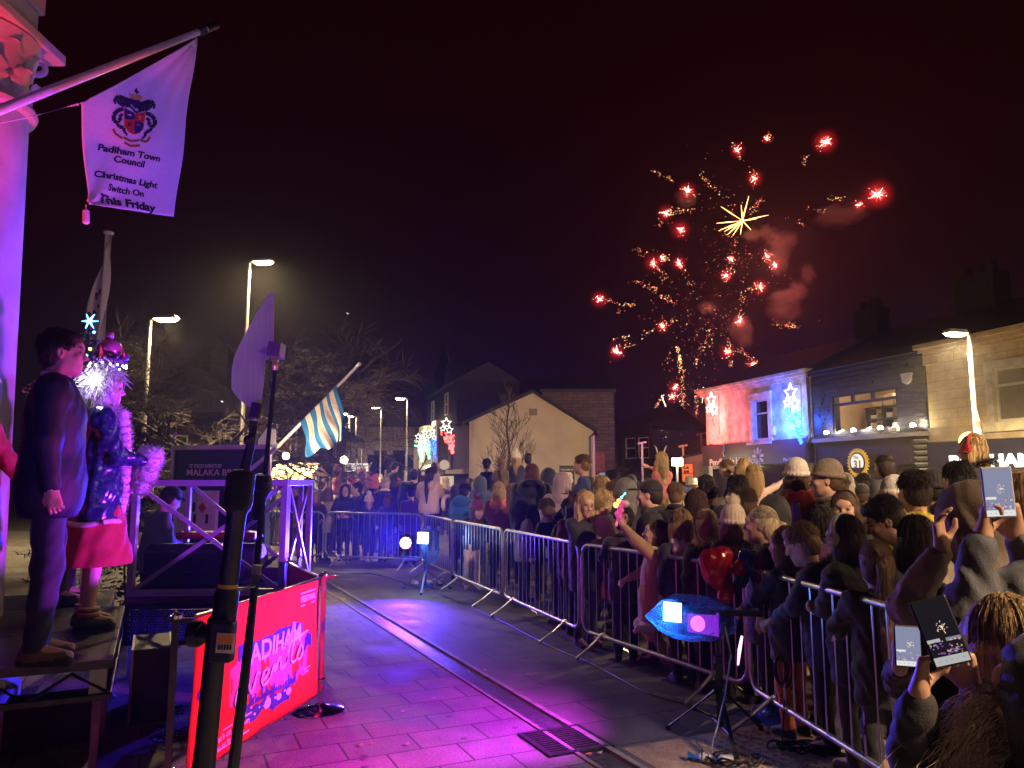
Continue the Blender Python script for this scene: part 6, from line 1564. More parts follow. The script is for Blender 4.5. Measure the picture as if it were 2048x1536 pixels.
def skin_mat(name,col):
  m = pm('skin_' + name,col,.5,var=.10,scale=25,bump=.08,bscale=300,spec=.4)
  m.node_tree.nodes['Principled BSDF'].inputs['Subsurface Weight'].default_value = 0.0
  return m
SKIN = {'fair': skin_mat('fair',(.56,.34,.25)),'tan': skin_mat('tan',(.42,.24,.16)),'pink': skin_mat('pink',(.60,.36,.29))}
EYE = pm('eye_white',(.24,.21,.19),.2,var=0); IRIS = pm('eye_dark',(.04,.03,.02),.15,var=0); LIP = pm('lip',(.40,.15,.13),.4,var=.05)
def cloth(name,col,rough=.75,puff=False):
  return pm('cloth_' + name,col,rough,var=.14,scale=40,bump=.3,bscale=190,sheen=.12)
def hair_mat(name,col):
  m = pm('hair_' + name,col,.55,var=.6,scale=10,stretch=(16,16,1.2),bump=.6,bscale=14,spec=.35)
  return m
HC = {'black': (.012,.010,.010),'dark': (.028,.018,.012),'brown': (.075,.042,.022),'auburn': (.12,.045,.02),'light': (.20,.12,.06),'blonde': (.42,.29,.14),'pale': (.55,.44,.28),'grey': (.30,.27,.24),'white': (.7,.68,.7),'red': (.16,.04,.02),'ginger': (.26,.12,.05),'wine': (.05,.018,.016)}
CC = {'black': (.014,.013,.015),'navy': (.016,.020,.050),'charcoal': (.035,.035,.038),'grey': (.16,.155,.15),'brown': (.11,.075,.05),'olive': (.07,.065,.04),'taupe': (.20,.155,.115),'cream': (.55,.46,.38),'white': (.66,.63,.60),'pink': (.58,.30,.29),'palepink': (.60,.42,.38),'rose': (.50,.14,.17),'red': (.36,.02,.025),'wine': (.14,.015,.022),'orange': (.62,.16,.05),'yellow': (.62,.48,.02),'blue': (.015,.10,.36),'royal': (.016,.035,.17),'teal': (.02,.12,.14),'purple': (.12,.035,.14),'green': (.03,.09,.04),'beige': (.40,.31,.21),'mauve': (.36,.26,.36),'lilac': (.45,.32,.48),'slate': (.06,.064,.075),'denim': (.05,.08,.15),'tan': (.45,.26,.17)}
def CM(c): return cloth(c,CC[c])
def HM(c): return hair_mat(c,HC[c])

def ik(a,b,l1,l2,pole):
  a,b,pole = Vector(a),Vector(b),Vector(pole); d = b - a; L = min(d.length,(l1 + l2) * .995); dn = d.normalized(); b = a + dn * L
  x = (l1 * l1 - l2 * l2 + L * L) / (2 * L); h = math.sqrt(max(0,l1 * l1 - x * x)); p = (pole - dn * pole.dot(dn)); p = p.normalized() if p.length > 1e-6 else dn.orthogonal().normalized()
  return a + dn * x + p * h,b

def hand_prims(f,w,d,n,side,s,fine,curl=.5,grip=None,mat=0):
  """palm from wrist w along d, palm facing n; five fingers"""
  d = Vector(d).normalized(); n = Vector(n); n = (n - d * n.dot(d)).normalized(); x = d.cross(n) * side      # x: towards the thumb side
  w = Vector(w); pl = .085 * s
  k = .008 if fine else .014
  for o in (-.025,-.008,.009,.024): f.cone(w + d * .015 * s + x * o * .7 * s,w + d * pl + x * o * 1.05 * s,.016 * s,.0135 * s,.012,mat)
  if not fine:
    e = w + d * pl; m_ = e + (d * (1 - curl) + n * curl).normalized() * .05 * s; f.cone(e,m_,.024 * s,.018 * s,.02,mat); f.cone(w + d * .02 * s + x * .03 * s,w + d * .07 * s + x * .045 * s + n * .02,.013 * s,.010 * s,.012,mat); return
  for i,(o,L) in enumerate(((.027,.068),(.0095,.076),(-.009,.070),(-.026,.055))):
    c = curl * (1 + .12 * i); p = w + d * pl + x * o * s; a = 0; seg = [.45,.32,.25]; rr = .0088 * s
    for q in seg:
      a += c * .95; p2 = p + (d * math.cos(a) + n * math.sin(a)) * L * q * s + x * (.004 * (1.5 - i) * q) * s; f.cone(p,p2,rr,rr * .92,.003,mat); p = p2; rr *= .93
  p0 = w + d * .018 * s + x * .026 * s + n * .006 * s; p1 = w + d * .052 * s + x * .047 * s + n * (.012 + .02 * curl) * s; p2 = p1 + (d * .7 + x * (.35 - .5 * curl) + n * (.3 + .5 * curl)).normalized() * .034 * s; p3 = p2 + (d * .8 - x * .25 * curl + n * .4 * curl).normalized() * .026 * s
  f.cone(p0,p1,.015 * s,.0115 * s,.012,mat); f.cone(p1,p2,.0110 * s,.010 * s,.004,mat); f.cone(p2,p3,.0100 * s,.0085 * s,.003,mat)

class Fig:
  """pose of one person, facing +Y, feet at the origin"""
  def __init__(s,h=1.72,lean=0,head=(0,0),arms=('down','down'),pose='stand',bulk=1.0,hs=None,turn=0,hunch=0):
    s.h = h; s.hs = hs if hs else (1.09 if h > 1.5 else .92 + .15 * max(0,(h - 1.0) / .5)); s.bulk = bulk; s.pose = pose
    b = (h - .26 * s.hs) / 1.49; s.b = b
    wd = b * (1.0 if h > 1.4 else 1.06)
    s.w = wd
    lift = 0
    s.pel = Vector((0,0,.93 * b)); th = math.radians(lean)
    Rx = Matrix.Rotation(-th,3,'X'); Rz = Matrix.Rotation(math.radians(turn),3,'Z'); s.U = lambda p: s.pel + Rz @ (Rx @ (Vector(p) - s.pel)); s.RU = Rz @ Rx
    s.chest = s.U((0,.0,1.25 * b)); s.sh = [s.U((sx * .175 * wd,-.01,1.42 * b)) for sx in (-1,1)]; s.nk = s.U((0,-.01 + hunch,1.47 * b))
    s.hip = [Vector((sx * .085 * wd,0,.90 * b)) for sx in (-1,1)]
    s.HR = Rz @ Matrix.Rotation(-th * .5,3,'X') @ Matrix.Rotation(math.radians(head[0]),3,'Z') @ Matrix.Rotation(math.radians(head[1]),3,'X')
    s.hc = s.nk + s.RU @ Vector((0,.012 + hunch * .5,.02)) + s.HR @ Vector((0,.02 * s.hs,.125 * s.hs))
    s.legs = []
    if pose == 'stand': s.legs = [(s.hip[i],Vector((sx * .085 * wd,.02,.49 * b)),Vector((sx * .09 * wd,-.01,.085 * b)),Vector((sx * .12,1,0))) for i,sx in ((0,-1),(1,1))]
    elif pose == 'sit':    # on somebody's shoulders: thighs forward, shins down
      s.legs = [(s.hip[i],s.hip[i] + Vector((sx * .03,.36 * b,-.04 * b)),s.hip[i] + Vector((sx * .03,.36 * b,-.42 * b)),Vector((0,1,-.3))) for i,sx in ((0,-1),(1,1))]
    elif isinstance(pose,list): s.legs = [(s.hip[i],Vector(pose[i][0]) * b,Vector(pose[i][1]) * b,Vector(pose[i][2])) for i in (0,1)]
    s.hands = []
    l1,l2 = .285 * b,.255 * b
    for i,sx in ((0,-1),(1,1)):
      a = arms[i]; S = s.sh[i]; hd,hn,curl,pole = None,None,.5,Vector((sx * .5,-.6,-.6))
      if a == 'down': H = S + Vector((sx * .06 * b,.05,-.53 * b)); hd,hn = Vector((0,.1,-1)),Vector((-sx,0,0))
      elif a == 'fwd': H = s.U((sx * .06,.30 * b,1.12 * b)); hd,hn = Vector((-sx * .5,.6,.4)),Vector((-sx * .4,-1,.5))
      elif a == 'phone': H = s.U((sx * .07,.34 * b,1.38 * b)); hd,hn = Vector((-sx * .25,.2,1)),Vector((-sx * .5,-1,0)); curl = .6
      elif a == 'high': H = s.U((sx * .09,.36 * b,1.60 * b)); hd,hn = Vector((-sx * .2,.2,1)),Vector((-sx * .5,-1,0)); curl = .6
      elif a == 'rail': H = s.U((sx * .17,.34 * b,1.08 * b)); hd,hn = Vector((-sx * .1,1,-.4)),Vector((0,-.4,-1)); curl = .8; pole = Vector((sx * .7,-.4,-.4))
      elif a == 'cross': H = s.U((-sx * .10,.20 * b,1.14 * b)); hd,hn = Vector((-sx,.15,.1)),Vector((0,-1,0)); pole = Vector((sx,-.1,-.7))
      elif a == 'pocket': H = S + Vector((sx * .02,.13,-.44 * b)); hd,hn = Vector((-sx * .5,.5,-.8)),Vector((-sx,-.2,0)); pole = Vector((sx,-.7,0))
      elif a == 'hold': H = s.U((sx * .09,.17 * b,1.52 * b)); hd,hn = Vector((-sx * .5,.1,.8)),Vector((-sx,-.2,0)); pole = Vector((sx,.2,-.6))
      else: H = Vector(a[0]); hd,hn = Vector(a[1]),Vector(a[2]); curl = a[3] if len(a) > 3 else .5; pole = Vector(a[4]) if len(a) > 4 else pole
      E,W = ik(S,H,l1,l2,pole); s.hands.append((S,E,W,hd,hn,curl))
  def L(s,p): return s.hc + s.HR @ (Vector(p) * s.hs)
  def bounds(s,pad=.2):
    P = [s.hc + Vector((0,0,.2)),s.hc - Vector((0,0,.2)),*s.sh,s.pel]
    for l in s.legs: P += [l[0],l[1],l[2],l[2] + l[3].normalized() * .16 * s.b]
    for hd in s.hands: P += [hd[1],hd[2],hd[2] + hd[3].normalized() * .2]
    lo = np.min([tuple(p) for p in P],0) - pad; hi = np.max([tuple(p) for p in P],0) + pad
    return lo,hi
  def head_prims(s,f,face=True,fine=True):
    hs,R = s.hs,np.array(s.HR)
    E = lambda c,r,k=.02,mat=0,sub=False: f.ell(s.L(c),np.array(r) * hs,R,k,mat,sub)
    C = lambda a,b,ra,rb,k=.01,mat=0: f.cone(s.L(a),s.L(b),ra * hs,rb * hs,k,mat)
    E((0,-.012,.03),(.074,.094,.090)); E((0,.020,-.03),(.062,.070,.085),.03); E((0,.030,-.075),(.046,.052,.045),.03)
    C((0,.066,-.103),(0,.062,-.096),.018,.018,.02); C((-.045,.0,-.07),(.045,.0,-.07),.022,.022,.03)
    E((0,.075,.035),(.050,.022,.030),.02)
    if face:
      C((0,.088,.014),(0,.106,-.026),.007,.0125,.008); C((-.010,.098,-.031),(.010,.098,-.031),.008,.008,.006)
      if fine:
        for sx in (-1,1):
          E((sx * .031,.096,.008),(.017,.013,.010),.008,None,True); E((sx * .030,.0725,.007),(.0125,.0125,.0095),.002,1)
          E((sx * .029,.0838,.008),(.0076,.0034,.0070),0,2); C((sx * .014,.092,.029),(sx * .048,.083,.030),.0052,.0042,.004,4)
          E((sx * .04,.072,-.02),(.02,.018,.018),.02)
        E((0,.083,-.0585),(.022,.0085,.0048),.004,3); E((0,.082,-.067),(.018,.0080,.0052),.004,3)
    for sx in (-1,1):
      E((sx * .074,-.004,-.004),(.010,.018,.031),.006); 
      if fine: E((sx * .081,.000,-.002),(.006,.009,.018),.004,None,True)
  def body(s,name,skin,h,face=True,fine=True,browm=None,hand_fine=False,boots=True):
    lo,hi = s.bounds(.13); f = Field(lo,hi,h); b,w = s.b,s.w
    s.head_prims(f,face,fine)
    f.cone(s.nk - s.RU @ Vector((0,.0,.06)),s.hc + s.HR @ Vector((0,-.025,-.06)) * s.hs,.056 * w,.050 * s.hs,.03)
    f.cone(s.pel,s.chest,.10 * w,.115 * w,.05); dz = s.RU @ Vector((0,0,.03)); f.cone(s.sh[0] - dz,s.sh[1] - dz,.048 * w,.048 * w,.05); f.cone(s.chest,s.nk - s.RU @ Vector((0,0,.05)),.11 * w,.06 * w,.05)
    for (S,E,W,hd,hn,cu),sx in zip(s.hands,(-1,1)):
      f.cone(S - dz * .6,E,.042 * w,.036 * w,.03); f.cone(E,W,.037 * w,.026 * w,.02)
      f.cone(W,W + hd.normalized() * .03,.024 * w,.022 * w,.02)
      hand_prims(f,W,hd,hn,sx * -1,max(.72,min(1.0,.3 + .42 * s.h)),hand_fine,cu)
    for (H,K,A,t),sx in zip(s.legs,(-1,1)):
      f.cone(H,K,.078 * w,.052 * w,.05); f.cone(K,A,.052 * w,.034 * w,.03); f.cone(A,A + t.normalized() * .15 * b - Vector((0,0,.045 * b)),.034 * w,.028 * w,.03)
    return f.mesh(name,[skin,EYE,IRIS,LIP,browm or HM('brown')])
  def jacket(s,name,m,h,style='coat',hem=.80,seed=0,m2=None,sleeve=1.0,band=None):
    lo,hi = s.bounds(.24); f = Field(lo,hi,h); b,w = s.b,s.w * s.bulk; puff = style == 'puffer'
    rib = (4,.10) if puff else None
    ch = s.chest; up = s.RU @ Vector((0,0,1)); R = np.array(s.RU)
    pad = .022 if puff else .0
    nk = s.nk
    Z = lambda z: s.U((0,0,z * b))
    f.cone(s.sh[0] + (s.sh[1] - s.sh[0]) * .12 - up * .04,s.sh[1] + (s.sh[0] - s.sh[1]) * .12 - up * .04,(.078 + pad) * w,(.078 + pad) * w,.05)
    f.ell(Z(1.24),((.195 + pad) * w,(.135 + pad) * w,.22 * b),R,.06,0); f.ell(Z(1.02),((.18 + pad) * w,(.135 + pad) * w,.22 * b),R,.07,0)
    lowc = s.pel + Vector((0,0,-.05 * b)); f.ell(lowc,((.194 + pad) * w,(.150 + pad) * w,.22 * b),None,.07,0)
    if hem < .72:
      z = .7
      while z > hem - .1: f.ell((0,0,z * b),(.19 * w,.15 * w,.2 * b),None,.06,0); z -= .14
    f.cone(nk - up * .10 * b,nk - up * .005,.10 * w,.070 * w,.05)
    for (S,E,W,hd,hn,cu) in s.hands:
      f.cone(S - up * .01,E,(.072 + pad) * w,(.058 + pad * .8) * w,.04,0,rib)
      We = E.lerp(W,sleeve - .10); f.cone(E,We,(.058 + pad * .8) * w,(.041 + pad * .6) * w,.025,0,(3,.09) if puff else None)
    if puff:
      X,Y,Zc = f._co((slice(None),) * 3); f.D = f.D - (.011 * (np.abs(np.sin((Zc) * math.pi / (.105 * b))) ** .5 - .5) * np.exp(-((X / (.24 * w)) ** 8))).astype(np.float32)
      f.ripple(.0035,46,seed)
    elif style == 'suit': f.ripple(.0035,24,seed); f.ripple(.0012,60,seed + 3)
    elif style == 'fur': f.ripple(.006,90,seed)
    else: f.ripple(.0075,33,seed); f.ripple(.0022,71,seed + 3)
    if s.pose != 'sit': f.cut((0,0,hem * b),(0,0,-1))
    else: f.cut((0,0,.80 * b),(0,0,-1))
    # neck opening
    f.cone(nk + up * .0,s.hc,.058 * w,.062 * w,0,None,sub=True)
    if band:
      X,Y,Zc = f._co((slice(None),) * 3); f.M[np.broadcast_to((Zc > band[0] * b) & (Zc < band[1] * b),f.M.shape)] = 1
    return f.mesh(name,[m] + ([m2] if m2 else []))
  def collar(s,name,m,h,kind='collar',seed=0):
    lo = np.array(s.nk) - .24; hi = np.array(s.hc) + .26; f = Field(lo,hi,h); w = s.w * s.bulk; up = s.RU @ Vector((0,0,1)); fw = s.RU @ Vector((0,1,0)); nk = s.nk
    if kind == 'collar':
      for k in range(20):
        a0,a1 = k * math.pi / 10,(k + 1) * math.pi / 10; q = lambda a: nk + s.RU @ Vector((math.sin(a) * .082 * w,math.cos(a) * .078 * w - .005,.012 - .02 * math.cos(a)))
        f.cone(q(a0),q(a1),.026 * w,.026 * w,.006)
    elif kind == 'hood':      # hood hanging down the back
      f.ell(nk - fw * .105 * w - up * .055,(.15 * w,.075 * w,.105 * w),np.array(s.RU @ Matrix.Rotation(.35,3,'X')),.02); f.cone(nk + s.RU @ Vector((-.09 * w,-.02,.01)),nk + s.RU @ Vector((.09 * w,-.02,.01)),.04,.04,.04)
      for k in range(16):
        a0,a1 = k * math.pi / 8,(k + 1) * math.pi / 8; q = lambda a: nk + s.RU @ Vector((math.sin(a) * .098 * w,math.cos(a) * .085 * w - .02,.01 - .015 * math.cos(a))); f.cone(q(a0),q(a1),.034 * w,.034 * w,.02)
      f.ell(nk - fw * .10 * w + up * .03,(.085 * w,.035 * w,.04 * w),np.array(s.RU),.02,None,True); f.ripple(.005,38,seed)
    elif kind == 'hoodup':
      f.ell(s.L((0,-.03,.02)),np.array((.112,.128,.135)) * s.hs,np.array(s.HR),.02); f.cone(s.L((0,-.03,-.06)),nk - fw * .02 - up * .03,.105 * s.hs,.12 * w,.06)
      f.ell(s.L((0,.10,-.01)),np.array((.072,.09,.105)) * s.hs,np.array(s.HR),.02,None,True); f.ripple(.005,36,seed)
    elif kind == 'scarf':
      for j in range(2):
        for k in range(16):
          a0,a1 = k * math.pi / 8,(k + 1) * math.pi / 8; q = lambda a: nk + s.RU @ Vector((math.sin(a) * .092 * w,math.cos(a) * .09 * w,.03 - j * .045 + .012 * math.sin(a * 2 + j))); f.cone(q(a0),q(a1),.033 * w,.033 * w,.012)
      f.ripple(.005,60,seed)
    return f.mesh(name,[m])
  def trousers(s,name,m,h,seed=0,flare=0.0,skirt=None):
    P = [l[i] for l in s.legs for i in range(3)] + [s.pel]; lo = np.min([tuple(p) for p in P],0) - .2; hi = np.max([tuple(p) for p in P],0) + .2
    if skirt: lo = lo - np.array((.12,.12,0)); hi = hi + np.array((.12,.12,0))
    f = Field(lo,hi,h); w,b = s.w,s.b
    f.ell(s.pel + Vector((0,-.01,-.01)),(.155 * w,.118 * w,.14 * b),None,.04)
    if skirt:
      f.cone(s.pel - Vector((0,0,.05)),Vector((0,0,skirt * b)),.17 * w,.26 * w,.05); f.ripple(.010,24,seed); f.cut((0,0,skirt * b),(0,0,-1))
    else:
      for (H,K,A,t) in s.legs: f.cone(H - Vector((0,0,.04)),K,.086 * w,.070 * w,.05); f.cone(K,A - (K - A) * .02,.070 * w,(.055 + flare) * w,.03)
      f.ripple(.006,28,seed)
      for (H,K,A,t) in s.legs:
        dn = (A - K).normalized(); X,Y,Zc = f._co((slice(None),) * 3); pl = ((X - A.x) * dn.x + (Y - A.y) * dn.y + (Zc - A.z) * dn.z - .015).astype(np.float32); sel = (X - A.x) ** 2 + (Y - A.y) ** 2 + (Zc - A.z) ** 2 < .17 ** 2; f.D = np.where(sel,np.maximum(f.D,pl),f.D)
    return f.mesh(name,[m])
  def shoe(s,i,m,m2,h,tall=0.0):
    H,K,A,t = s.legs[i]; t = Vector(t).normalized(); b = s.b; up = (K - A).normalized()
    if abs(t.dot(up)) > .8: up = Vector((0,0,1))
    sole = A - up * .075 * b; P = [A,sole,sole + t * .19 * b,sole - t * .08 * b,A + up * (.1 + tall)]
    lo = np.min([tuple(p) for p in P],0) - .1; hi = np.max([tuple(p) for p in P],0) + .1; f = Field(lo,hi,h)
    f.cone(sole - t * .035 * b + up * .012,sole + t * .145 * b + up * .008,.040 * b,.040 * b,.01,1); f.cone(sole - t * .03 * b + up * .045 * b,sole + t * .13 * b + up * .028 * b,.044 * b,.036 * b,.01,0); f.cone(sole + up * .05 * b,A + up * (.02 + tall),.046 * b,.046 * b + tall * .03,.02,0)
    f.cut(sole - up * .008,-up); f.cut(A + up * (.035 + tall),up)
    return f.mesh('shoe',[m,m2])
  # ---- hair
  def hair(s,name,m,h,style='short',seed=0,strands=0,length=.35,m2=None,under=False,sr=1.0):
    hs = s.hs; R = np.array(s.HR); lo = np.min([tuple(s.hc - Vector((.26,.26,.22 + (length + .1 if style in ('long','pony','curly','bob') else 0)))),tuple(s.nk - Vector((.2,.25,.1)))],0); hi = np.array(s.hc) + .27
    f = Field(lo,hi,h); E = lambda c,r,k=.01,sub=False: f.ell(s.L(c),np.array(r) * hs,R,k,0,sub)
    back = s.HR @ Vector((0,-1,0)); down = Vector((0,0,-1)); rt = s.HR @ Vector((1,0,0))
    E((0,-.018,.036),(.082,.100,.094))
    if style == 'short': E((0,-.045,-.01),(.079,.074,.082),.02); E((0,.045,.085),(.06,.045,.034),.03); E((0,.085,-.035),(.066,.075,.082),.01,True); E((0,-.02,-.12),(.1,.12,.045),.01,True); [E((sx * .082,.01,-.012),(.016,.024,.036),.005,True) for sx in (-1,1)]
    elif style == 'bald': E((0,-.01,.06),(.09,.12,.085),.01,True); E((0,.05,.0),(.08,.09,.12),.01,True)
    else:
      E((0,-.05,-.02),(.085,.075,.095),.03)
      if style in ('long','bob','curly'):
        Ln = {'bob': .14,'curly': min(length,.3)}.get(style,length) * 1.0
        for sx in (-1,0,1):
          a = s.L((sx * .058,-.05 + .03 * abs(sx),-.03)); e = a + down * Ln * (1 if sx else 1.06) + back * (.035 if sx == 0 else .02) + rt * sx * .012
          f.cone(a,e,(.052 if sx else .066) * hs,(.036 if sx else .044) * hs,.03)
      if style == 'pony':
        a = s.L((0,-.105,.02)); q = a + back * .05 + down * .03; f.cone(a,q,.022 * hs,.026 * hs,.01); e = q + down * length + back * .03; f.cone(q,q.lerp(e,.5) + back * .015,.030 * hs,.034 * hs,.01); f.cone(q.lerp(e,.5) + back * .015,e,.034 * hs,.010 * hs,.01)
      if style == 'bun': E((0,-.085,.085),(.046,.046,.042),.01)
      E((0,.105,-.045),(.064,.085,.105),.012,True)
    amp = {'curly': .012,'short': .0035}.get(style,.003 if strands < 1500 else .0008); X,Y,Z = f._co((slice(None),) * 3)
    th = np.arctan2(X - s.hc.x,-(Y - s.hc.y)); f.D = f.D + (amp * np.sin(th * 46 + 3 * np.sin((Z - s.hc.z) * 22))).astype(np.float32) if style != 'curly' else f.D + (amp * np.sin(X * 90 + 2 * np.sin(Z * 50)) * np.sin(Z * 85 + Y * 60)).astype(np.float32)
    if under: f.cut(s.L((0,0,.045)),s.HR @ Vector((0,0,1))); strands = strands // 2 if style in ('long','pony','curly','bob') else 0
    me = f.mesh(name,[m] + ([m2] if m2 else []))
    if strands:
      r = random.Random(seed); mb = MB()
      for k in range(strands):
        az = r.uniform(-2.3,2.3) if style in ('short','pony','bun') else r.uniform(-1.8,1.8); el = r.uniform(-.1,.3) if under else r.uniform(.15,1.5); Ls = {'short': r.uniform(.03,.07),'bald': .01}.get(style,length * r.uniform(.55,1.08)) ; two = m2 and r.random() < .35
        off = r.uniform(1.0,1.06) + (r.random() < .10) * r.uniform(.02,.08); pts = []
        def skull(e): return Vector((math.sin(az) * math.cos(e) * .084 * off,-.018 - math.cos(az) * math.cos(e) * .102 * off,.036 + math.sin(e) * .097 * off))
        if style == 'short':
          for i in range(4): pts.append(s.L(skull(el - i * .12) * (1 + .03 * i * r.random()) + Vector((r.gauss(0,.004),r.gauss(0,.004),r.gauss(0,.003))) * i * .5))
        elif style == 'pony' or style == 'bun':
          tgt = Vector((0,-.115,.03)) if style == 'pony' else Vector((0,-.09,.09)); a0 = skull(el)
          for i in range(6):
            g = i / 5; p = a0.lerp(tgt,g); q = Vector((p.x / .084,(p.y + .018) / .102,(p.z - .036) / .097)); l = max(q.length,.2); q = q / l * 1.02; pts.append(s.L((q.x * .084,q.y * .102 - .018,q.z * .097 + .036)) if g < .8 else s.L(tgt) + Vector((r.gauss(0,.006),r.gauss(0,.006),0)))
          if style == 'pony':
            q = pts[-1] + back * .05 + down * .03; ox,oy = r.gauss(0,.015),r.gauss(0,.015)
            for i in range(7): g = i / 6; pts.append(q + down * Ls * g + back * (.015 * math.sin(g * 3) + oy * (1 - g * .5) * math.sin(.4 + 2.6 * g)) + rt * (ox * math.sin(.4 + 2.6 * g) + r.gauss(0,.0025)))
        else:
          e = el
          while e > -.25: pts.append(s.L(skull(e))); e -= .3
          q = pts[-1] if pts else s.L(skull(-.2)); wv = r.uniform(0,6); am = .011 if style == 'curly' else .004; out = (s.HR @ Vector((math.sin(az) * .4,-math.cos(az),0))).normalized(); n = 8
          for i in range(1,n + 1): g = i / n; pts.append(q + down * Ls * g + out * (.018 * g + am * math.sin(wv + g * (22 if style == 'curly' else 5))) + rt * am * math.cos(wv + g * (20 if style == 'curly' else 6)) - rt * math.sin(az) * .02 * g)
        if len(pts) > 1: mb.tube(pts,[.0021 * sr * hs * (1 - .65 * i / len(pts)) for i in range(len(pts))],3,1 if two else 0,cap=False)
      m3 = mb.mesh('t',[m] + ([m2] if m2 else [])); me = join(me,m3,name)
    return me
  # ---- hats
  def hat(s,name,kind,m,h,m2=None,seed=0):
    lo = np.array(s.hc) - .2; hi = np.array(s.hc) + .30; f = Field(lo,hi,h); hs,R = s.hs,np.array(s.HR); E = lambda c,r,k=.01,sub=False,mat=0: f.ell(s.L(c),np.array(r) * hs,R,k,mat,sub); fur = []
    upv = s.HR @ Vector((0,0,1))
    if kind in ('beanie','bobble'):
      E((0,-.022,.055),(.092,.110,.100)); E((0,-.035,.10),(.075,.085,.07),.03); f.cut(s.L((0,.05,.025)),s.HR @ Vector((0,.12,-1)))
      for k in range(24):
        a0,a1 = k * math.pi / 12,(k + 1) * math.pi / 12; q = lambda a: s.L((math.sin(a) * .088,-.022 + math.cos(a) * .106,.04 + .008 * math.cos(a))); f.cone(q(a0),q(a1),.018 * hs,.018 * hs,.006)
      X,Y,Z = f._co((slice(None),) * 3); th = np.arctan2(X - s.hc.x,Y - s.hc.y); f.D = f.D + (.0032 * np.sin(th * 30) + .0012 * np.sin((Z + .1 * np.abs(np.sin(th * 15))) * 420)).astype(np.float32)
      if kind == 'bobble': c = s.L((0,-.04,.185)); f.ell(c,np.array((.046,.046,.044)) * hs,None,.01,1 if m2 else 0); fur.append((c,.05 * hs,260,.016))
    elif kind == 'cap':
      E((0,-.02,.05),(.088,.106,.090)); f.cut(s.L((0,0,.035)),s.HR @ Vector((0,.05,-1))); E((0,.115,.048),(.072,.075,.010),.012); f.cone(s.L((0,-.02,.138)),s.L((0,-.02,.142)),.008,.008,.004)
    elif kind == 'muffs':
      for k in range(20):
        a0,a1 = -1.5 + k * 3.0 / 20,-1.5 + (k + 1) * 3.0 / 20; q = lambda a: s.L((math.sin(a) * .100,-.02,.025 + math.cos(a) * .110)); f.cone(q(a0),q(a1),.014 * hs,.014 * hs,.006)
      for sx in (-1,1): c = s.L((sx * .096,-.01,-.005)); f.ell(c,np.array((.030,.044,.048)) * hs,R,.01,1 if m2 else 0); fur.append((c,.045 * hs,200,.012))
    me = f.mesh(name,[m] + ([m2] if m2 else []))
    if fur:
      r = random.Random(seed); mb = MB()
      for c,rad,n,L in fur:
        for k in range(n):
          d = Vector((r.gauss(0,1),r.gauss(0,1),r.gauss(0,1))).normalized(); a = c + d * rad * .8; sd = d.orthogonal().normalized() * .0035; mb._add([a - sd,a + sd,a + d * (rad * .2 + L)],[(0,1,2)],1 if m2 else 0)
      me = join(me,mb.mesh('t',[m] + ([m2] if m2 else [])),name)
    return me
  def fur_trim(s,name,m,kind='hoodrim',seed=0,n=900,L=.035):
    r = random.Random(seed); mb = MB(); w = s.w * s.bulk
    for k in range(n):
      a = r.uniform(0,2 * math.pi)
      if kind == 'hoodrim': c = s.nk + s.RU @ Vector((math.sin(a) * .13 * w,math.cos(a) * .09 * w - .06,.01 - .03 * math.cos(a)))
      else: c = s.L((math.sin(a) * .09,.06,math.cos(a) * .12))
      d = Vector((r.gauss(0,1),r.gauss(0,1),r.gauss(.3,1))).normalized(); q = c + d * r.uniform(.004,.028); sd = d.orthogonal().normalized() * .0030; e = q + (d + Vector((r.gauss(0,.3),r.gauss(0,.3),r.gauss(-.1,.3)))).normalized() * L
      mb._add([q - sd,q + sd,e],[(0,1,2)])
    return mb.mesh(name,m)
def join(a,b,name):
  o1 = bpy.data.objects.new('a',a); o2 = bpy.data.objects.new('b',b)
  va = np.empty(len(a.vertices) * 3,np.float32); a.vertices.foreach_get('co',va); vb = np.empty(len(b.vertices) * 3,np.float32); b.vertices.foreach_get('co',vb)
  out = bpy.data.meshes.new(name)
  def arr(m):
    li = np.empty(len(m.loops),np.int32); m.loops.foreach_get('vertex_index',li); ls = np.empty(len(m.polygons),np.int32); m.polygons.foreach_get('loop_start',ls); lt = np.empty(len(m.polygons),np.int32); m.polygons.foreach_get('loop_total',lt); mi = np.empty(len(m.polygons),np.int32); m.polygons.foreach_get('material_index',mi); return li,ls,lt,mi
  A,B = arr(a),arr(b); na = len(a.vertices)
  out.vertices.add(na + len(b.vertices)); out.vertices.foreach_set('co',np.concatenate([va,vb]))
  li = np.concatenate([A[0],B[0] + na]); out.loops.add(len(li)); out.loops.foreach_set('vertex_index',li)
  lt = np.concatenate([A[2],B[2]]); ls = np.concatenate([A[1],B[1] + len(A[0])]); out.polygons.add(len(lt)); out.polygons.foreach_set('loop_start',ls); out.polygons.foreach_set('loop_total',lt)
  for m in a.materials: out.materials.append(m)
  out.polygons.foreach_set('material_index',np.concatenate([A[3],B[3]])); out.polygons.foreach_set('use_smooth',np.ones(len(lt),bool)); out.update(calc_edges=True)
  bpy.data.objects.remove(o1); bpy.data.objects.remove(o2); bpy.data.meshes.remove(a); bpy.data.meshes.remove(b)
  return out

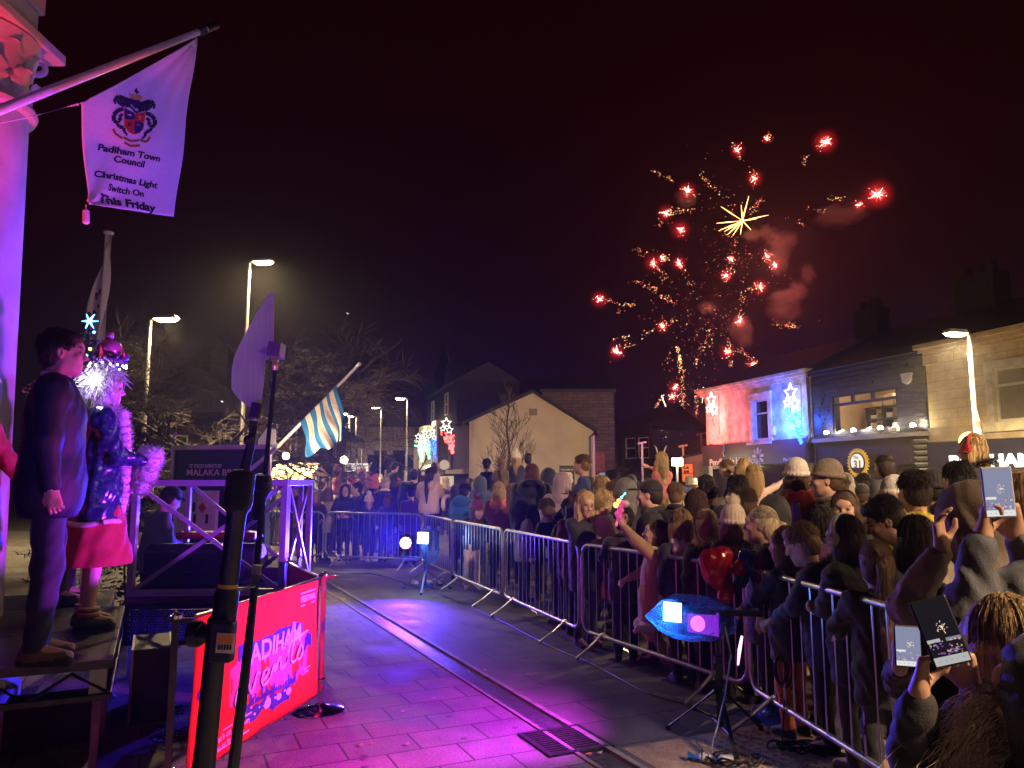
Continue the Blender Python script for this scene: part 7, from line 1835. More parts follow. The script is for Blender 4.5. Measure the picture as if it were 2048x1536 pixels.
CROWD = 'crowd watching the fireworks behind the barriers'
def make_person(label,loc,yaw,fig,d,skin='fair',hair=('short','brown'),hat=None,jacket=('coat','black',.78),legs='black',shoes='black',collar=None,trim=None,group=CROWD,strands=None,glasses=False,fine=None,hl=.35,hair2=None,face=True,flare=0.,skirt=None,hand_fine=False,nolegs=False,sleeve=.95,seed=None,m2=None,band=None,extra=None):
  """yaw: compass heading in degrees the person faces (0 = away from the camera, 90 = to the right, 180 = to the camera)"""
  seed = seed if seed is not None else len(bpy.data.objects)
  t = thing('person',label,'person',loc,group,math.radians(-yaw))
  fine = fine if fine is not None else d < 8
  hb = min(.018,max(.0062,.0016 * d)); hc = min(.026,max(.0105,.0026 * d)); hh = min(.016,max(.006,.0017 * d))
  if hand_fine: hb = min(hb,.0055)
  bm = HM(hair[1]) if hair else HM('brown')
  mk = lambda n,me: link_mesh(n,me,t)
  mk('body',fig.body('body',SKIN[skin],hb,face,fine,bm,hand_fine))
  if jacket: mk('jacket',fig.jacket('jacket',CM(jacket[1]) if isinstance(jacket[1],str) else jacket[1],hc,jacket[0],jacket[2],seed,m2=m2,sleeve=sleeve,band=band))
  if collar: mk({'collar': 'collar','hood': 'hood','hoodup': 'hood','scarf': 'scarf'}[collar[0]],fig.collar('collar',CM(collar[1]),max(.008,hc * .8),collar[0],seed))
  if trim: mk('fur_trim',fig.fur_trim('fur_trim',HM(trim[1]) if trim[1] in HC else CM(trim[1]),trim[0],seed))
  if hair and not (collar and collar[0] == 'hoodup' and hair[0] == 'short'):
    if d < 3 and strands: strands = strands * 3
    st = strands if strands is not None else (int(2200 / max(1,d / 2.5)) if d < 17 else 0)
    if d > 5 and strands is not None: st = max(st,int(2200 / (d / 2.5)) if d < 17 else 0)
    mk('hair',fig.hair('hair',bm,hh,hair[0],seed,st,hl,HM(hair2) if hair2 else None,bool(hat) and hat[0] != 'muffs',min(3,max(.42,d / 5.5))))
  if hat: mk({'beanie': 'hat','bobble': 'bobble_hat','cap': 'cap','muffs': 'ear_muffs'}[hat[0]],fig.hat('hat',hat[0],CM(hat[1]),min(.012,max(.005,.0015 * d)),CM(hat[2]) if len(hat) > 2 else None,seed))
  if not nolegs:
    mk('trousers' if not skirt else 'skirt',fig.trousers('trousers',CM(legs),hc,seed,flare,skirt))
    sm,so = (CM(shoes),CM({'white': 'cream','brown': 'black','black': 'charcoal','green': 'black'}.get(shoes,'white')))
    for i in (0,1): mk('shoe',fig.shoe(i,sm,so,min(.016,max(.008,hc * .8))))
  if glasses:
    mb = MB()
    for sx in (-1,1):
      mb.tube([fig.L((sx * .032 + .021 * math.cos(a),.100 - abs(math.cos(a) * sx + 1) * .003,.006 + .016 * math.sin(a))) for a in [k * .4189 for k in range(16)]],.0016,5); mb.tube([fig.L((sx * .053,.096,.010)),fig.L((sx * .077,.05,.014)),fig.L((sx * .080,-.005,.012))],.0016,5)
    mb.tube([fig.L((-.011,.103,.008)),fig.L((.011,.103,.008))],.0016,5); mk('glasses',mb.mesh('glasses',pm('glasses_frame',(.03,.025,.03),.3,.5)))
  if extra: extra(t,fig)
  return t
def P_at(u,v,d,fig,yaw):
  """plan position so that the head of the posed figure stands where the photograph shows it"""
  p = at(u,v,d); a = math.radians(-yaw); x,y = fig.hc.x,fig.hc.y
  return Vector((p.x - (x * math.cos(a) - y * math.sin(a)),p.y - (x * math.sin(a) + y * math.cos(a)),0)),p.z
def H_for(u,v,d,hs=1.0,base=0.0): return at(u,v,d).z - base + .115 * hs
# ------------------------------------------------------------------ who stands where
def loc2(fig_loc,yaw,p):
  a = math.radians(yaw); q = Vector(p) - fig_loc; return Vector((q.x * math.cos(a) - q.y * math.sin(a),q.x * math.sin(a) + q.y * math.cos(a),q.z))
def W2L(yaw,d):
  a = math.radians(yaw); d = Vector(d); return Vector((d.x * math.cos(a) - d.y * math.sin(a),d.x * math.sin(a) + d.y * math.cos(a),d.z))
DSCALE = [1.0]
def rail_d(u):
  k = (u - 1024) / F_PX; return max(4.566 / (k + .495),0) if u < 1478 else 2.385 / (k + .1156)
def person(label,u,v,d,yaw,base=0.0,pose='stand',arms=('down','down'),h=None,lean=0,head=(0,0),bulk=1.0,hs=None,turn=0,hunch=0,**kw):
  if DSCALE[0] != 1: d = max(d * DSCALE[0],rail_d(u) + .27)
  z = at(u,v,d).z
  sit = pose == 'sit'
  if h is None: h = z - base + .12
  for _ in range(4):
    f = Fig(h,lean,head,('down','down'),pose,bulk,hs,turn,hunch)
    if sit: break
    h = h + (z - base - f.hc.z)
  loc,_ = P_at(u,v,d,f,yaw); loc.z = base if not sit else z - f.hc.z
  A = []
  for a in arms:
    if isinstance(a,tuple) and a[0] == 'px':
      pole = W2L(yaw,a[7]) if len(a) > 7 else Vector((0,-.5,-.8))
      A.append((loc2(loc,yaw,at(a[1],a[2],a[3])),W2L(yaw,a[4]),W2L(yaw,a[5]),a[6],pole))
    else: A.append(a)
  f = Fig(h,lean,head,tuple(A),pose,bulk,hs,turn,hunch)
  return make_person(label,loc,yaw,f,d,**kw),f,loc
def carrier(kid_loc,kid_fig,yaw,d,label,**kw):
  """the grown-up who carries a child on the shoulders"""
  pz = kid_loc.z + kid_fig.pel.z; h = pz + .06 + .13; a = math.radians(-yaw)
  f = Fig(h,0,arms=('hold','hold')); off = Vector((-math.sin(a),math.cos(a),0)) * .04
  return make_person(label,Vector((kid_loc.x,kid_loc.y,0)) + off,yaw,f,d,**kw)

def phone(label,c,w,h,n,up,lit,body='black',seed=0,white_bar=True):
  c,n,up = Vector(c),Vector(n).normalized(),Vector(up); up = (up - n * up.dot(n)).normalized(); x = up.cross(n)
  t = thing('phone',label,'phone',c,'phones held up to film')
  R = Matrix((x,up,n)).transposed()
  mb = MB(); mb.box(c,(w,h,.009),R); mb.build('phone_case',pm('phone_' + body,(.012,.012,.014) if body == 'black' else (.5,.5,.52),.25),t,False,.004)
  r = random.Random(seed); mb = MB(); o = c + n * .0052
  q = lambda a,b,cc,dd,k,dz=0: mb._add([o + x * (a - .5) * w + up * (b - .5) * h + n * dz,o + x * (cc - .5) * w + up * (b - .5) * h + n * dz,o + x * (cc - .5) * w + up * (dd - .5) * h + n * dz,o + x * (a - .5) * w + up * (dd - .5) * h + n * dz],[(0,1,2,3)],k)
  q(.05,.03,.95,.15,0); q(.05,.155,.95,.96,1)
  n_ = 46
  for k in range(n_): a = r.uniform(.06,.9); b = .16 + .2 * r.random() ** 1.5; q(a,b,a + r.uniform(.02,.08),b + r.uniform(.008,.025),r.choice((0,3,4,5,4)),.0003)
  q(.06,.36,.40,.41,0,.0002); q(.55,.35,.94,.40,3,.0002)
  for k in range(40): 
    a = r.uniform(0,6.28); rr = .16 * r.random(); ax,bx = .56 + rr * math.cos(a),.55 + rr * .62 * math.sin(a); q(ax,bx,ax + .02,bx + .01,2,.0003)
  for k in range(5): q(.15 + k * .16,.085,.20 + k * .16,.095,3,.0003)
  pal = [em('screen_white' + str(lit),tuple(.75 * lit for _ in range(3)),1.0),em('screen_sky' + str(lit),(.012,.010,.014) if lit < 1 else (.24,.26,.38),1.0),em('screen_spark',(1,.75,.5),1.2),em('screen_grey',(.3,.3,.4),.8),em('screen_purple',(.35,.10,.45),.8),em('screen_yellow',(.8,.55,.2),.8)]
  mb.build('screen',pal,t,False)
  return t

def stage_people():
  # the suited man with a chain of office
  def chain(t,f):
    mb = MB(); pts = []
    for k in range(41):
      a = -2.5 + 5.0 * k / 40; up = f.RU @ Vector((0,0,1))
      x = math.sin(a) * .150; y = -math.cos(a) * .140
      z = .0 - .10 * max(0,math.cos(a)) - .13 * max(0,-math.cos(a))
      pts.append(f.nk + f.RU @ Vector((x,y - .012,z + .030)))
    mb.tube(pts,.008,6)
    for k in range(0,41,2): mb.box(pts[k],(.022,.022,.010))
    link_mesh('chain',mb.mesh('chain',pm('gold',(.75,.52,.22),.25,1.0,var=.1)),t)
    mb = MB(); q = lambda a: f.nk + Vector((math.sin(a) * .066,math.cos(a) * .064 + .0,.022 - .012 * math.cos(a)))
    mb.tube([q(k * .2094) for k in range(31)],.017,8); link_mesh('shirt_collar',mb.mesh('shirt_collar',pm('shirt_white',(.66,.66,.70),.6)),t)
    W = f.hands[1][2]; mb = MB(); d = f.hands[1][3].normalized(); mb.lathe([(.034,-.03),(.036,.0),(.033,.004)],W,14,0,d); link_mesh('shirt_cuff',mb.mesh('shirt_cuff',MATS['shirt_white']),t)
    for k in range(3): mb = MB(); mb.sphere(f.hands[1][1].lerp(W,.72 + .06 * k) + Vector((.012,-.046,0)),.007,6); link_mesh('cuff_button',mb.mesh('cuff_button',pm('button',(.02,.02,.03),.25)),t)
  person('man in dark suit and gold chain standing on the near stage deck',128,708,4.35,62,base=STG,arms=('down',((.27,.03,.80),(.05,.25,-1),(-1,.1,0),.55)),head=(-8,2),skin='fair',hair=('short','dark'),bulk=1.12,jacket=('suit',pm('suit_navy',(.006,.009,.032),.6,var=.1,scale=60,bump=.15,bscale=400),.74),legs=None or 'navy',shoes='brown',group=None,glasses=True,fine=True,hand_fine=True,extra=chain,sleeve=1.0,strands=900,seed=3)
  # costumed figure
  def costume(t,f):
    r = random.Random(6); up = Vector((0,0,1)); mb = MB()
    for k in range(1500):       # big white wig
      d = Vector((r.gauss(0,1),r.gauss(0,1),r.gauss(0,1))).normalized()
      if d.y > .55 and d.z < .3: continue
      a = f.L((d.x * .10,-.03 + d.y * .12,.02 + d.z * .125)); e = a + (d * .06 + Vector((r.gauss(0,.02),r.gauss(0,.02),-.05 + r.gauss(0,.02)))); mb.tube([a,a.lerp(e,.5) + d * .012,e],[.0028,.0022,.0008],3,cap=False)
    link_mesh('wig',mb.mesh('wig',HM('white')),t)
    c = f.L((.02,-.0,.19)); mb = MB()
    for k in range(40): 
      a = k * .1571; mb.sphere(c + Vector((math.cos(a) * .105,math.sin(a) * .105,r.uniform(-.02,.02))),r.uniform(.018,.03),5,k % 2)
    h_ = link_mesh('hat',mb.mesh('hat',[pm('tinsel_purple',(.14,.03,.20),.3,.5),pm('tinsel_dark',(.03,.02,.06),.3,.5)]),t)
    mb = MB(); mb.sphere(c + up * .075,.088,14,0,(1,1,.85)); mb.sphere(c + up * .175,.028,10); b_ = link_mesh('bauble',mb.mesh('bauble',pm('bauble_pink',(.55,.14,.25),.22,.3,coat=.5)),h_)
    for k in range(3):
      mb = MB(); q = c + Vector((math.cos(k * 1.7 - .6) * .13,math.sin(k * 1.7 - .6) * .10,.03)); 
      for j in range(10): a = j * .628; mb.tube([q,q + Vector((math.cos(a) * .05,-.012,math.sin(a) * .05))],[.012,.003],4)
      link_mesh('flower',mb.mesh('flower',pm('flower_red',(.6,.06,.05),.5)),h_)
    mb = MB()
    for k in range(16): a = k * .39; mb.sphere(c + Vector((math.cos(a) * .118,math.sin(a) * .118,-.045 + .01 * math.sin(k * 3))),.008,5)
    link_mesh('fairy_light',mb.mesh('fairy_light',em('fairy_white',(.8,.85,1),8)),h_)
    lamp('fairy_glow','POINT',t.location + Vector((.16,-.10,f.hc.z + .06)),5,(.72,.62,1.0),t,size=.05)  # added point light that brightens the white wig
    mb = MB()                  # fur down the front, round the hem and the muff at the hands
    def fluff(c,rad,n,L=.04):
      for k in range(n):
        d = Vector((r.gauss(0,1),r.gauss(0,1),r.gauss(0,1))).normalized(); a = c + d * rad * r.uniform(.6,1); sd = d.orthogonal().normalized() * .003; mb._add([a - sd,a + sd,a + (d + Vector((r.gauss(0,.4),r.gauss(0,.4),-.3))).normalized() * L],[(0,1,2)])
    b = f.b
    for k in range(14): z = 1.44 - k * .05; mb.sphere(f.U((.03,.13 + .04 * math.sin(k * .2),z * b)),.05,6); fluff(f.U((.03,.13 + .04 * math.sin(k * .2),z * b)),.055,160,.026)
    for k in range(18): a = k * .349; fluff(f.nk + Vector((math.sin(a) * .12,math.cos(a) * .11,-.01)),.045,70)
    [(mb.sphere(f.U(q),rr * .95,9),fluff(f.U(q),rr,1500,.028)) for q,rr in (((.02,.33,1.14 * b),.10),((.02,.31,1.03 * b),.08),((.02,.28,.95 * b),.065))]
    link_mesh('fur_trim',mb.mesh('fur_trim',pm('white_fur',(.68,.62,.66),.8,var=.1)),t)
    mb = MB(); pts = [Vector((math.cos(a) * .225,math.sin(a) * .175 - .005,.705 * b + .012 * math.sin(a * 3))) for a in [k * .2094 for k in range(31)]]; mb.tube(pts,.018,7); link_mesh('hem_band',mb.mesh('hem_band',pm('hem_pale',(.62,.5,.5),.7)),t)
    mb = MB()
    for i in (0,1):
      A = f.legs[i][2]
      for k in range(4): mb.lathe([(.062,0),(.07,.008),(.062,.016)],A + Vector((0,.01,.0 + k * .017)),14,k % 2)
    link_mesh('striped_sock',mb.mesh('striped_sock',[pm('sock_red',(.36,.04,.05),.8),pm('sock_white',(.6,.55,.5),.8)]),t)
  sat = pm('satin_blue',(.018,.025,.10),.16,.0,var=.25,scale=14,bump=.6,bscale=22,spec=.8,coat=.3)
  person('costumed figure in shiny blue coat, white wig and bauble hat, behind the suited man',212,778,5.35,55,base=STG,arms=('fwd','fwd'),skin='pink',hair=('curly','white'),jacket=('coat',sat,.70),legs='red',shoes='green',group=None,skirt=.42,hl=.2,strands=500,extra=costume,bulk=1.12,seed=8,fine=True)
  person('person with dark hair seen between the suited man and the costumed figure',160,768,6.4,75,base=STG,skin='pink',hair=('short','dark'),jacket=('coat','charcoal',.78),group=None,arms=('fwd','down'),fine=True,seed=12)
  def glove(t,f): 
    mb = MB(); W = f.hands[1][2]; mb.lathe([(.045,-.05),(.05,0),(.045,.015)],W,12,0,f.hands[1][3]); link_mesh('glove_cuff',mb.mesh('glove_cuff',CM('green')),t)
  person('costumed person in red tunic and fuzzy beige trousers, cut off by the left edge',-42,752,4.9,70,base=STG,skin='pink',hair=('short','brown'),hat=('bobble','red','white'),jacket=('coat','red',.72),legs='beige',shoes='brown',group=None,arms=(((-.2,.3,.95),(0,.6,-1),(1,0,0)),'pocket'),bulk=1.15,extra=glove,seed=15)
  person('sound operator in grey shirt and cap standing behind the guard rail',342,1000,8.3,40,skin='pink',hair=('short','black'),hat=('cap','black'),jacket=('coat','grey',.8),legs='black',group=None,arms=('fwd','fwd'),head=(0,-20),lean=8,hunch=.02,seed=17)
stage_people()

def front_crowd():
  S = lambda *a,**k: person(*a,**k)
  # ---- bottom right corner
  def curls(t,f):
    r = random.Random(4); mb = MB()
    for k in range(1500):
      a = f.L((r.uniform(-.075,.075),.075 + r.uniform(-.02,.03),r.uniform(-.13,.03))); L = r.uniform(.22,.5); ph = r.uniform(0,6); am = r.uniform(.006,.022); pts = []; dx,dy = r.gauss(0,.10),abs(r.gauss(.10,.06))
      for i in range(14): g = i / 13; pts.append(a + Vector((dx * g + am * math.sin(ph + g * 15) * g,.05 * math.sin(min(1,g * 2) * 1.57) + dy * g + am * math.cos(ph + g * 13) * g,-L * g ** 1.25)))
      mb.tube(pts,[.00085 * (1 - .6 * i / 14) for i in range(14)],3,cap=False)
    link_mesh('curls',mb.mesh('curls',HM('pale')),t)
  S('person in big black hood with blonde curls spilling out, bottom right corner',2085,1400,1.85,-38,hair=('long','blonde'),jacket=('coat','black',.6),collar=('hoodup','black'),arms=('pocket','pocket'),bulk=1.2,extra=curls,strands=200,hl=.2,fine=True,seed=21,nolegs=False)
  pc = at(1880,1263,1.9); pn = Vector((-.25,-1,.25)); pu = Vector((-.27,0,1))
  phone('large phone filming the fireworks, held tilted in the bottom right corner',pc,.088,.158,pn,pu,.6,seed=1)
  S('girl with long light brown hair holding up the large tilted phone',2000,1292,2.12,-12,hair=('long','blonde'),hair2='light',jacket=('puffer','black',.62),arms=(('px',1838,1385,1.93,(.25,.05,1),(.8,-.5,.1),.75,(-.3,.2,-1)),('px',1940,1372,1.97,(-.25,-.02,1),(-.8,-.5,.1),.8,(.3,.2,-1))),strands=1500,hl=.46,hand_fine=True,fine=True,seed=22,skin='tan')
  c2 = at(1815,1292,2.35); phone('small phone with a pale blue screen behind the large tilted phone',c2,.078,.12,(-.1,-1,.1),(.05,0,1),1.0,seed=2)
  S('person mostly hidden behind the large phone, holding the small pale screen',1862,1238,2.85,10,hair=('long','dark'),jacket=('coat','black',.7),arms=(('px',1800,1335,2.42,(.1,0,1),(.5,-.9,0),.7,(-.3,.2,-1)),'pocket'),seed=23,hl=.3,strands=500)
  pc = at(1996,984,2.3); phone('white edged phone held highest, filming the lit crowd at the right edge',pc,.086,.152,(-.18,-1,-.05),(-.05,0,1),1.0,'white',seed=3)
  S('person in slate coat at the right edge with both arms raised to the highest phone',2140,1010,2.42,-20,hair=('short','dark'),jacket=('coat','slate',.7),arms=(('px',1965,1075,2.34,(.22,.0,1),(.8,-.5,0),.75,(-1,.1,-.6)),('px',2030,1068,2.36,(-.3,-.05,1),(-.8,-.5,0),.8,(.4,.1,-1))),bulk=1.2,hand_fine=True,fine=True,seed=24,skin='tan',sleeve=.98)
  S('broad person in brown hooded coat between the raised phone and the raised hand',1935,1045,3.0,-5,hair=('short','brown'),jacket=('coat','taupe',.6),collar=('hoodup','brown'),arms=(('px',1884,1100,2.72,(-.02,.1,1),(.7,-.7,0),.35,(-.5,.3,-1)),'fwd'),bulk=1.25,hand_fine=True,skin='tan',seed=25)
  # ---- right-hand barrier row
  DSCALE[0] = 1.22
  S('ponytailed girl in black at the nearest barrier, her long brown ponytail hanging down',1752,1128,3.35,14,hair=('pony','brown'),hair2='auburn',jacket=('coat','black',.66),strands=1400,hl=.62,fine=True,seed=26,arms=('rail','rail'))
  S('person with smooth dark brown hair right of the ponytailed girl',1832,1082,3.5,10,hair=('long','dark'),jacket=('coat','black',.7),strands=900,hl=.25,seed=27)
  S('young man with dark hair bending down in profile, lit pink',1768,1042,3.85,-78,hair=('short','dark'),jacket=('coat','black',.74),lean=12,head=(0,-18),skin='pink',fine=True,seed=28,hunch=.03,strands=900)
  S('girl with white ear muffs and a black puffer coat at the right barrier',1688,1078,3.85,-25,hair=('long','dark'),hat=('muffs','white','palepink'),jacket=('puffer','black',.62),arms=('fwd','cross'),strands=900,hl=.2,head=(0,-10),seed=29,fine=True)
  S('boy with brown hair and a furry collar left of the ear muffs',1603,1090,4.0,-55,hair=('short','light'),jacket=('puffer','navy',.66),trim=('hoodrim','dark'),head=(0,-15),arms=('rail','rail'),strands=900,fine=True,seed=30,lean=8)
  S('small child with reddish hair leaning on the barrier beside the furry collared boy',1568,1092,4.25,-30,hair=('bob','auburn'),jacket=('coat','charcoal',.66),arms=('rail','rail'),strands=600,seed=31,legs='orange')
  S('woman with shoulder length brown hair looking back towards the camera',1690,1020,4.7,-138,hair=('bob','brown'),hair2='light',jacket=('coat','black',.76),skin='fair',head=(10,0),fine=True,strands=700,seed=32)
  S('person in cream jacket with a purple lit hood below the grey beanie',1642,1052,4.5,5,hair=('bob','dark'),jacket=('coat','cream',.76),collar=('hood','purple'),arms=('phone','cross'),bulk=1.15,strands=300,seed=33)
  c = at(1593,1026,5.2); phone('dark phone held upright in front of the cream jacket',c,.07,.14,(.9,.35,.1),(.12,0,1),.3,seed=6)
  S('man in grey beanie seen in profile, facing left',1650,962,5.1,-80,hair=('short','brown'),hat=('beanie','taupe'),jacket=('coat','olive',.74),collar=('collar','brown'),skin='fair',fine=True,seed=34,bulk=1.15)
  S('person in white knitted beanie and red hooded coat',1592,957,5.5,5,hair=('bob','brown'),hat=('beanie','white'),jacket=('coat','red',.7),collar=('hood','red'),seed=35,bulk=1.1,strands=200)
  S('person hidden in a large black hood beside the red coat',1546,1030,5.0,0,hair=('short','black'),jacket=('coat','black',.6),collar=('hoodup','black'),bulk=1.2,seed=36)
  S('woman with grey blonde swept back hair in profile, wearing black fur',1520,1050,4.6,-72,hair=('pony','pale'),hair2='grey',jacket=('fur','black',.64),trim=('hoodrim','black'),skin='fair',fine=True,strands=1100,hl=.2,seed=37,bulk=1.12)
  S('girl in cream bobble hat and black furry coat at the barrier',1466,1052,4.65,8,hair=('long','light'),hat=('bobble','cream','cream'),jacket=('fur','black',.62),trim=('hoodrim','black'),strands=400,hl=.16,seed=38,bulk=1.1)
  S('woman with a blonde bun and a fawn fur collar',1412,1052,5.0,0,hair=('bun','light'),hair2='blonde',jacket=('coat','black',.64),trim=('hoodrim','light'),strands=1000,seed=39)
  S('woman with bow tied light brown hair and a white hood over navy',1360,1050,5.05,-8,hair=('bob','light'),hair2='blonde',jacket=('coat','navy',.66),collar=('hood','white'),strands=1000,seed=40)
  # the girl climbing the barrier
  def fleece(t,f):
    r = random.Random(2); mb = MB()
    q = lambda a: f.nk + f.RU @ Vector((math.sin(a) * .10,math.cos(a) * .10,.015)); mb.tube([q(k * .3307) for k in range(20)],.038,8); link_mesh('hood',mb.mesh('hood',pm('fleece_white',(.62,.5,.48),.9,bump=.6,bscale=80)),t)
    for k in range(3):
      mb = MB(); c = f.U(((.12,-.11,1.30),(-.04,-.135,1.12),(.15,-.08,1.0))[k]); 
      for j in range(5): a = j * 1.256; mb.sphere(c + Vector((math.cos(a) * .045,0,math.sin(a) * .045)) * f.b,.030 * f.b,6,0,(1,.35,1))
      link_mesh('flower_patch',mb.mesh('flower_patch',MATS['fleece_white']),t)
  a_ = at(1292,1272,6.72); l_ = gr(1346,1338,0.0)
  yaw = -78; d = 6.85; hh = 1.36; DSCALE[0] = 1.0
  f = Fig(hh,-6,(0,10)); hz = at(1312,1068,d).z; base = hz - f.hc.z
  loc,_ = P_at(1312,1068,d,f,yaw)
  loc.z = base; b = f.b
  la = loc2(loc,yaw,Vector((a_.x,a_.y,a_.z + .07))) / b; lb = loc2(loc,yaw,Vector((l_.x,l_.y + .05,.085))) / b
  pose = [((.03,.17,.60),tuple(la),(-.1,1,0)),((.10,.05,.48),tuple(lb),(.1,1,0))]
  person('girl in pink fleece climbing the barrier and reaching out with a light up toy',1312,1068,d,yaw,base=base,pose=pose,h=hh,lean=-4,head=(0,8),arms=(('px',1242,1048,6.75,(-.2,.1,1),(.3,-1,0),.9,(0,0,-1)),'rail'),skin='pink',hair=('pony','brown'),jacket=('fur','tan',.66),legs='palepink',shoes='cream',strands=900,hl=.2,fine=True,extra=fleece,bulk=1.18,seed=41,hand_fine=True); DSCALE[0] = 1.22
  # light up toy
  q = at(1243,1005,6.7); t = thing('light_toy','pink light up toy wand with an orange and blue glow in a raised hand','toy',q); mb = MB(); 
  p0,p1 = at(1232,1052,6.72),at(1244,1002,6.7); mb.tube([p0,p0.lerp(p1,.3),p0.lerp(p1,.35),p1],[.014,.012,.022,.024],8); 
  for k in range(5): mb.sphere(p0.lerp(p1,.35 + k * .14) + Vector((.012 * (-1) ** k,0,0)),.026,6)
  mb.build('grip',pm('toy_pink',(.7,.12,.30),.3,emit=(1,.1,.4),estr=.4),t); mb = MB(); mb.sphere(at(1232,1010,6.7),.026,7); mb.sphere(at(1238,1002,6.7),.022,7); mb.build('glow_head',em('toy_orange',(1,.35,.08),4),t); mb = MB(); mb.tube([at(1242,996,6.7),at(1251,986,6.7)],[.013,.010],7); mb.build('tip',em('toy_cyan',(.15,.7,1),4),t); mb = MB(); mb.sphere(at(1251,1008,6.72),.034,8); mb.build('ball',pm('toy_white',(.65,.55,.5),.4),t)
  S('boy with cropped dark hair turned away, standing beside the climbing girl',1248,1042,5.95,15,hair=('short','dark'),jacket=('coat','black',.7),collar=('collar','black'),arms=('rail','rail'),strands=500,seed=42,legs='black')
  S('blonde woman in glasses smiling, in a black coat behind the barrier',1172,1008,6.5,150,hair=('long','blonde'),hair2='pale',jacket=('coat','black',.62),glasses=True,fine=True,strands=1100,hl=.34,head=(-14,-14),arms=(((.0,.30,1.05),(1,.3,.2),(0,-1,0)),'cross'),seed=43)
  S('toddler with blonde curls in a shiny pink coat held by the blonde woman',1208,1002,6.6,60,base=.42,h=None,hair=('curly','blonde'),jacket=('puffer','palepink',.70),legs='red',strands=500,hl=.10,seed=44,arms=('fwd','fwd'))
  S('bearded man in black cap and black jacket, seen in profile',1298,990,6.0,-72,hair=('short','dark'),hat=('cap','black'),jacket=('coat','black',.74),collar=('collar','black'),fine=True,seed=45,bulk=1.25,skin='pink',extra=beard)
  S('person in pale grey hood left of the black cap',1250,985,6.9,-10,hair=('short','grey'),jacket=('coat','black',.74),collar=('hoodup','grey'),seed=46)
  S('bald man in black jacket seen from behind',1418,990,6.4,10,hair=('bald','dark'),jacket=('coat','charcoal',.74),collar=('collar','black'),seed=47,bulk=1.15,skin='tan',face=True)
  S('man with short dark hair, right of the bald man',1475,980,6.1,5,hair=('short','dark'),jacket=('coat','black',.74),collar=('collar','black'),seed=48,bulk=1.1,strands=500)
  S('person with dark wine red hair behind the bow tied hair',1392,1012,5.7,0,hair=('bob','wine'),jacket=('coat','wine',.7),seed=49,strands=700)
  S('person in fawn fur hood in front of the short haired man',1490,1010,5.5,0,hair=('short','brown'),jacket=('coat','wine',.66),collar=('hood','brown'),trim=('hoodrim','light'),seed=50)
  S('dark haired boy in bright yellow jacket seen from behind',1828,985,4.15,-5,hair=('short','dark'),jacket=('coat','yellow',.74),bulk=1.15,strands=1100,seed=51,fine=True)
  S('child peeping past the yellow jacket, in a pale cap',1790,998,4.8,-150,hair=('bob','dark'),hat=('beanie','white'),jacket=('coat','cream',.7),seed=52,fine=True)
  S('man with short dark hair in black near the highest phone',1914,962,4.7,-12,hair=('short','black'),jacket=('coat','black',.74),collar=('collar','black'),seed=53,strands=500)
  S('person in black beanie right of the yellow jacket',1866,980,5.2,0,hair=('short','black'),hat=('beanie','black'),jacket=('puffer','black',.72),seed=54)
  S('person with light hair half hidden right of the highest phone',2040,985,4.6,5,hair=('bob','light'),jacket=('coat','black',.74),seed=55)
  # ---- children on shoulders, with the adults beneath them
  def rider(label,u,v,d,yaw,clabel,h=1.08,ck=None,**kw):
    t,f,loc = person(label,u,v,d,yaw,pose='sit',h=h,**kw); k = dict(jacket=('coat','black',.74),hair=('short','dark'),seed=len(bpy.data.objects) % 97); k.update(ck or {}); carrier(loc,f,yaw,d,clabel,**k)
  rider('boy with cropped fair hair and a navy coat riding on shoulders, facing left',1163,930,7.6,-70,'adult in black cap carrying the fair haired boy',hair=('short','light'),jacket=('coat','royal',.78),fine=True,arms=('fwd','fwd'),strands=500,ck=dict(hat=('cap','black')),seed=60)
  rider('girl with long blonde hair and reindeer horns riding on shoulders',1322,922,8.6,-12,'adult in patterned pink coat carrying the blonde girl',hair=('long','blonde'),jacket=('coat','rose',.78),hl=.26,strands=500,extra=horns,arms=('fwd',(( -.5,.2,1.0),(-1,.3,.3),(0,-1,0))),ck=dict(jacket=('fur','mauve',.7),hair=('long','blonde')),seed=61)
  rider('child in dark grey padded coat riding on shoulders near the gear sign',1768,935,6.0,-8,'adult carrying the child in the dark grey padded coat',hair=('bun','dark'),jacket=('puffer','slate',.78),strands=500,seed=62)
  rider('blonde child in black fur coat and red ear muffs riding on shoulders',1942,898,5.2,-35,'adult in black carrying the blonde child in fur',hair=('bob','blonde'),jacket=('fur','black',.76),trim=('hoodrim','black'),hat=('muffs','red'),strands=600,seed=63,bulk=1.2)
  rider('child with long curly blonde hair in pale pink riding on shoulders',1508,952,6.9,12,'adult beneath the child with long curly blonde hair',h=1.1,hair=('curly','blonde'),jacket=('fur','palepink',.76),strands=700,hl=.24,arms=('fwd',((.45,.3,1.0),(1,.3,.2),(0,-1,0))),seed=64)
  rider('child in silver hooded coat with blonde hair, below the hospice lettering',1487,935,8.4,0,'adult beneath the child in the silver hood',hair=('bob','blonde'),jacket=('coat','grey',.78),collar=('hood','grey'),seed=65)
  rider('child in bright blue coat leaning forward on shoulders before the charity shop',1452,938,8.8,-60,'adult beneath the child in bright blue',hair=('short','light'),jacket=('coat','blue',.78),lean=25,arms=('rail','rail'),seed=66)
  # yellow globe lamp by the cream shop
  q = at(1940,884,15); t = thing('globe_lamp','glowing yellow globe behind the blonde child in fur','lamp',(q.x,q.y,0)); mb = MB(); mb.sphere(q,.20,12); mb.build('globe',em('globe_yellow',(1,.66,.12),8),t); mb = MB(); mb.tube([(q.x,q.y,0),(q.x,q.y,q.z - .15)],.04); mb.build('pole',BLK,t); lamp('globe_light','POINT',q + Vector((0,-.1,.3)),60,(1,.7,.2),t,size=.2)
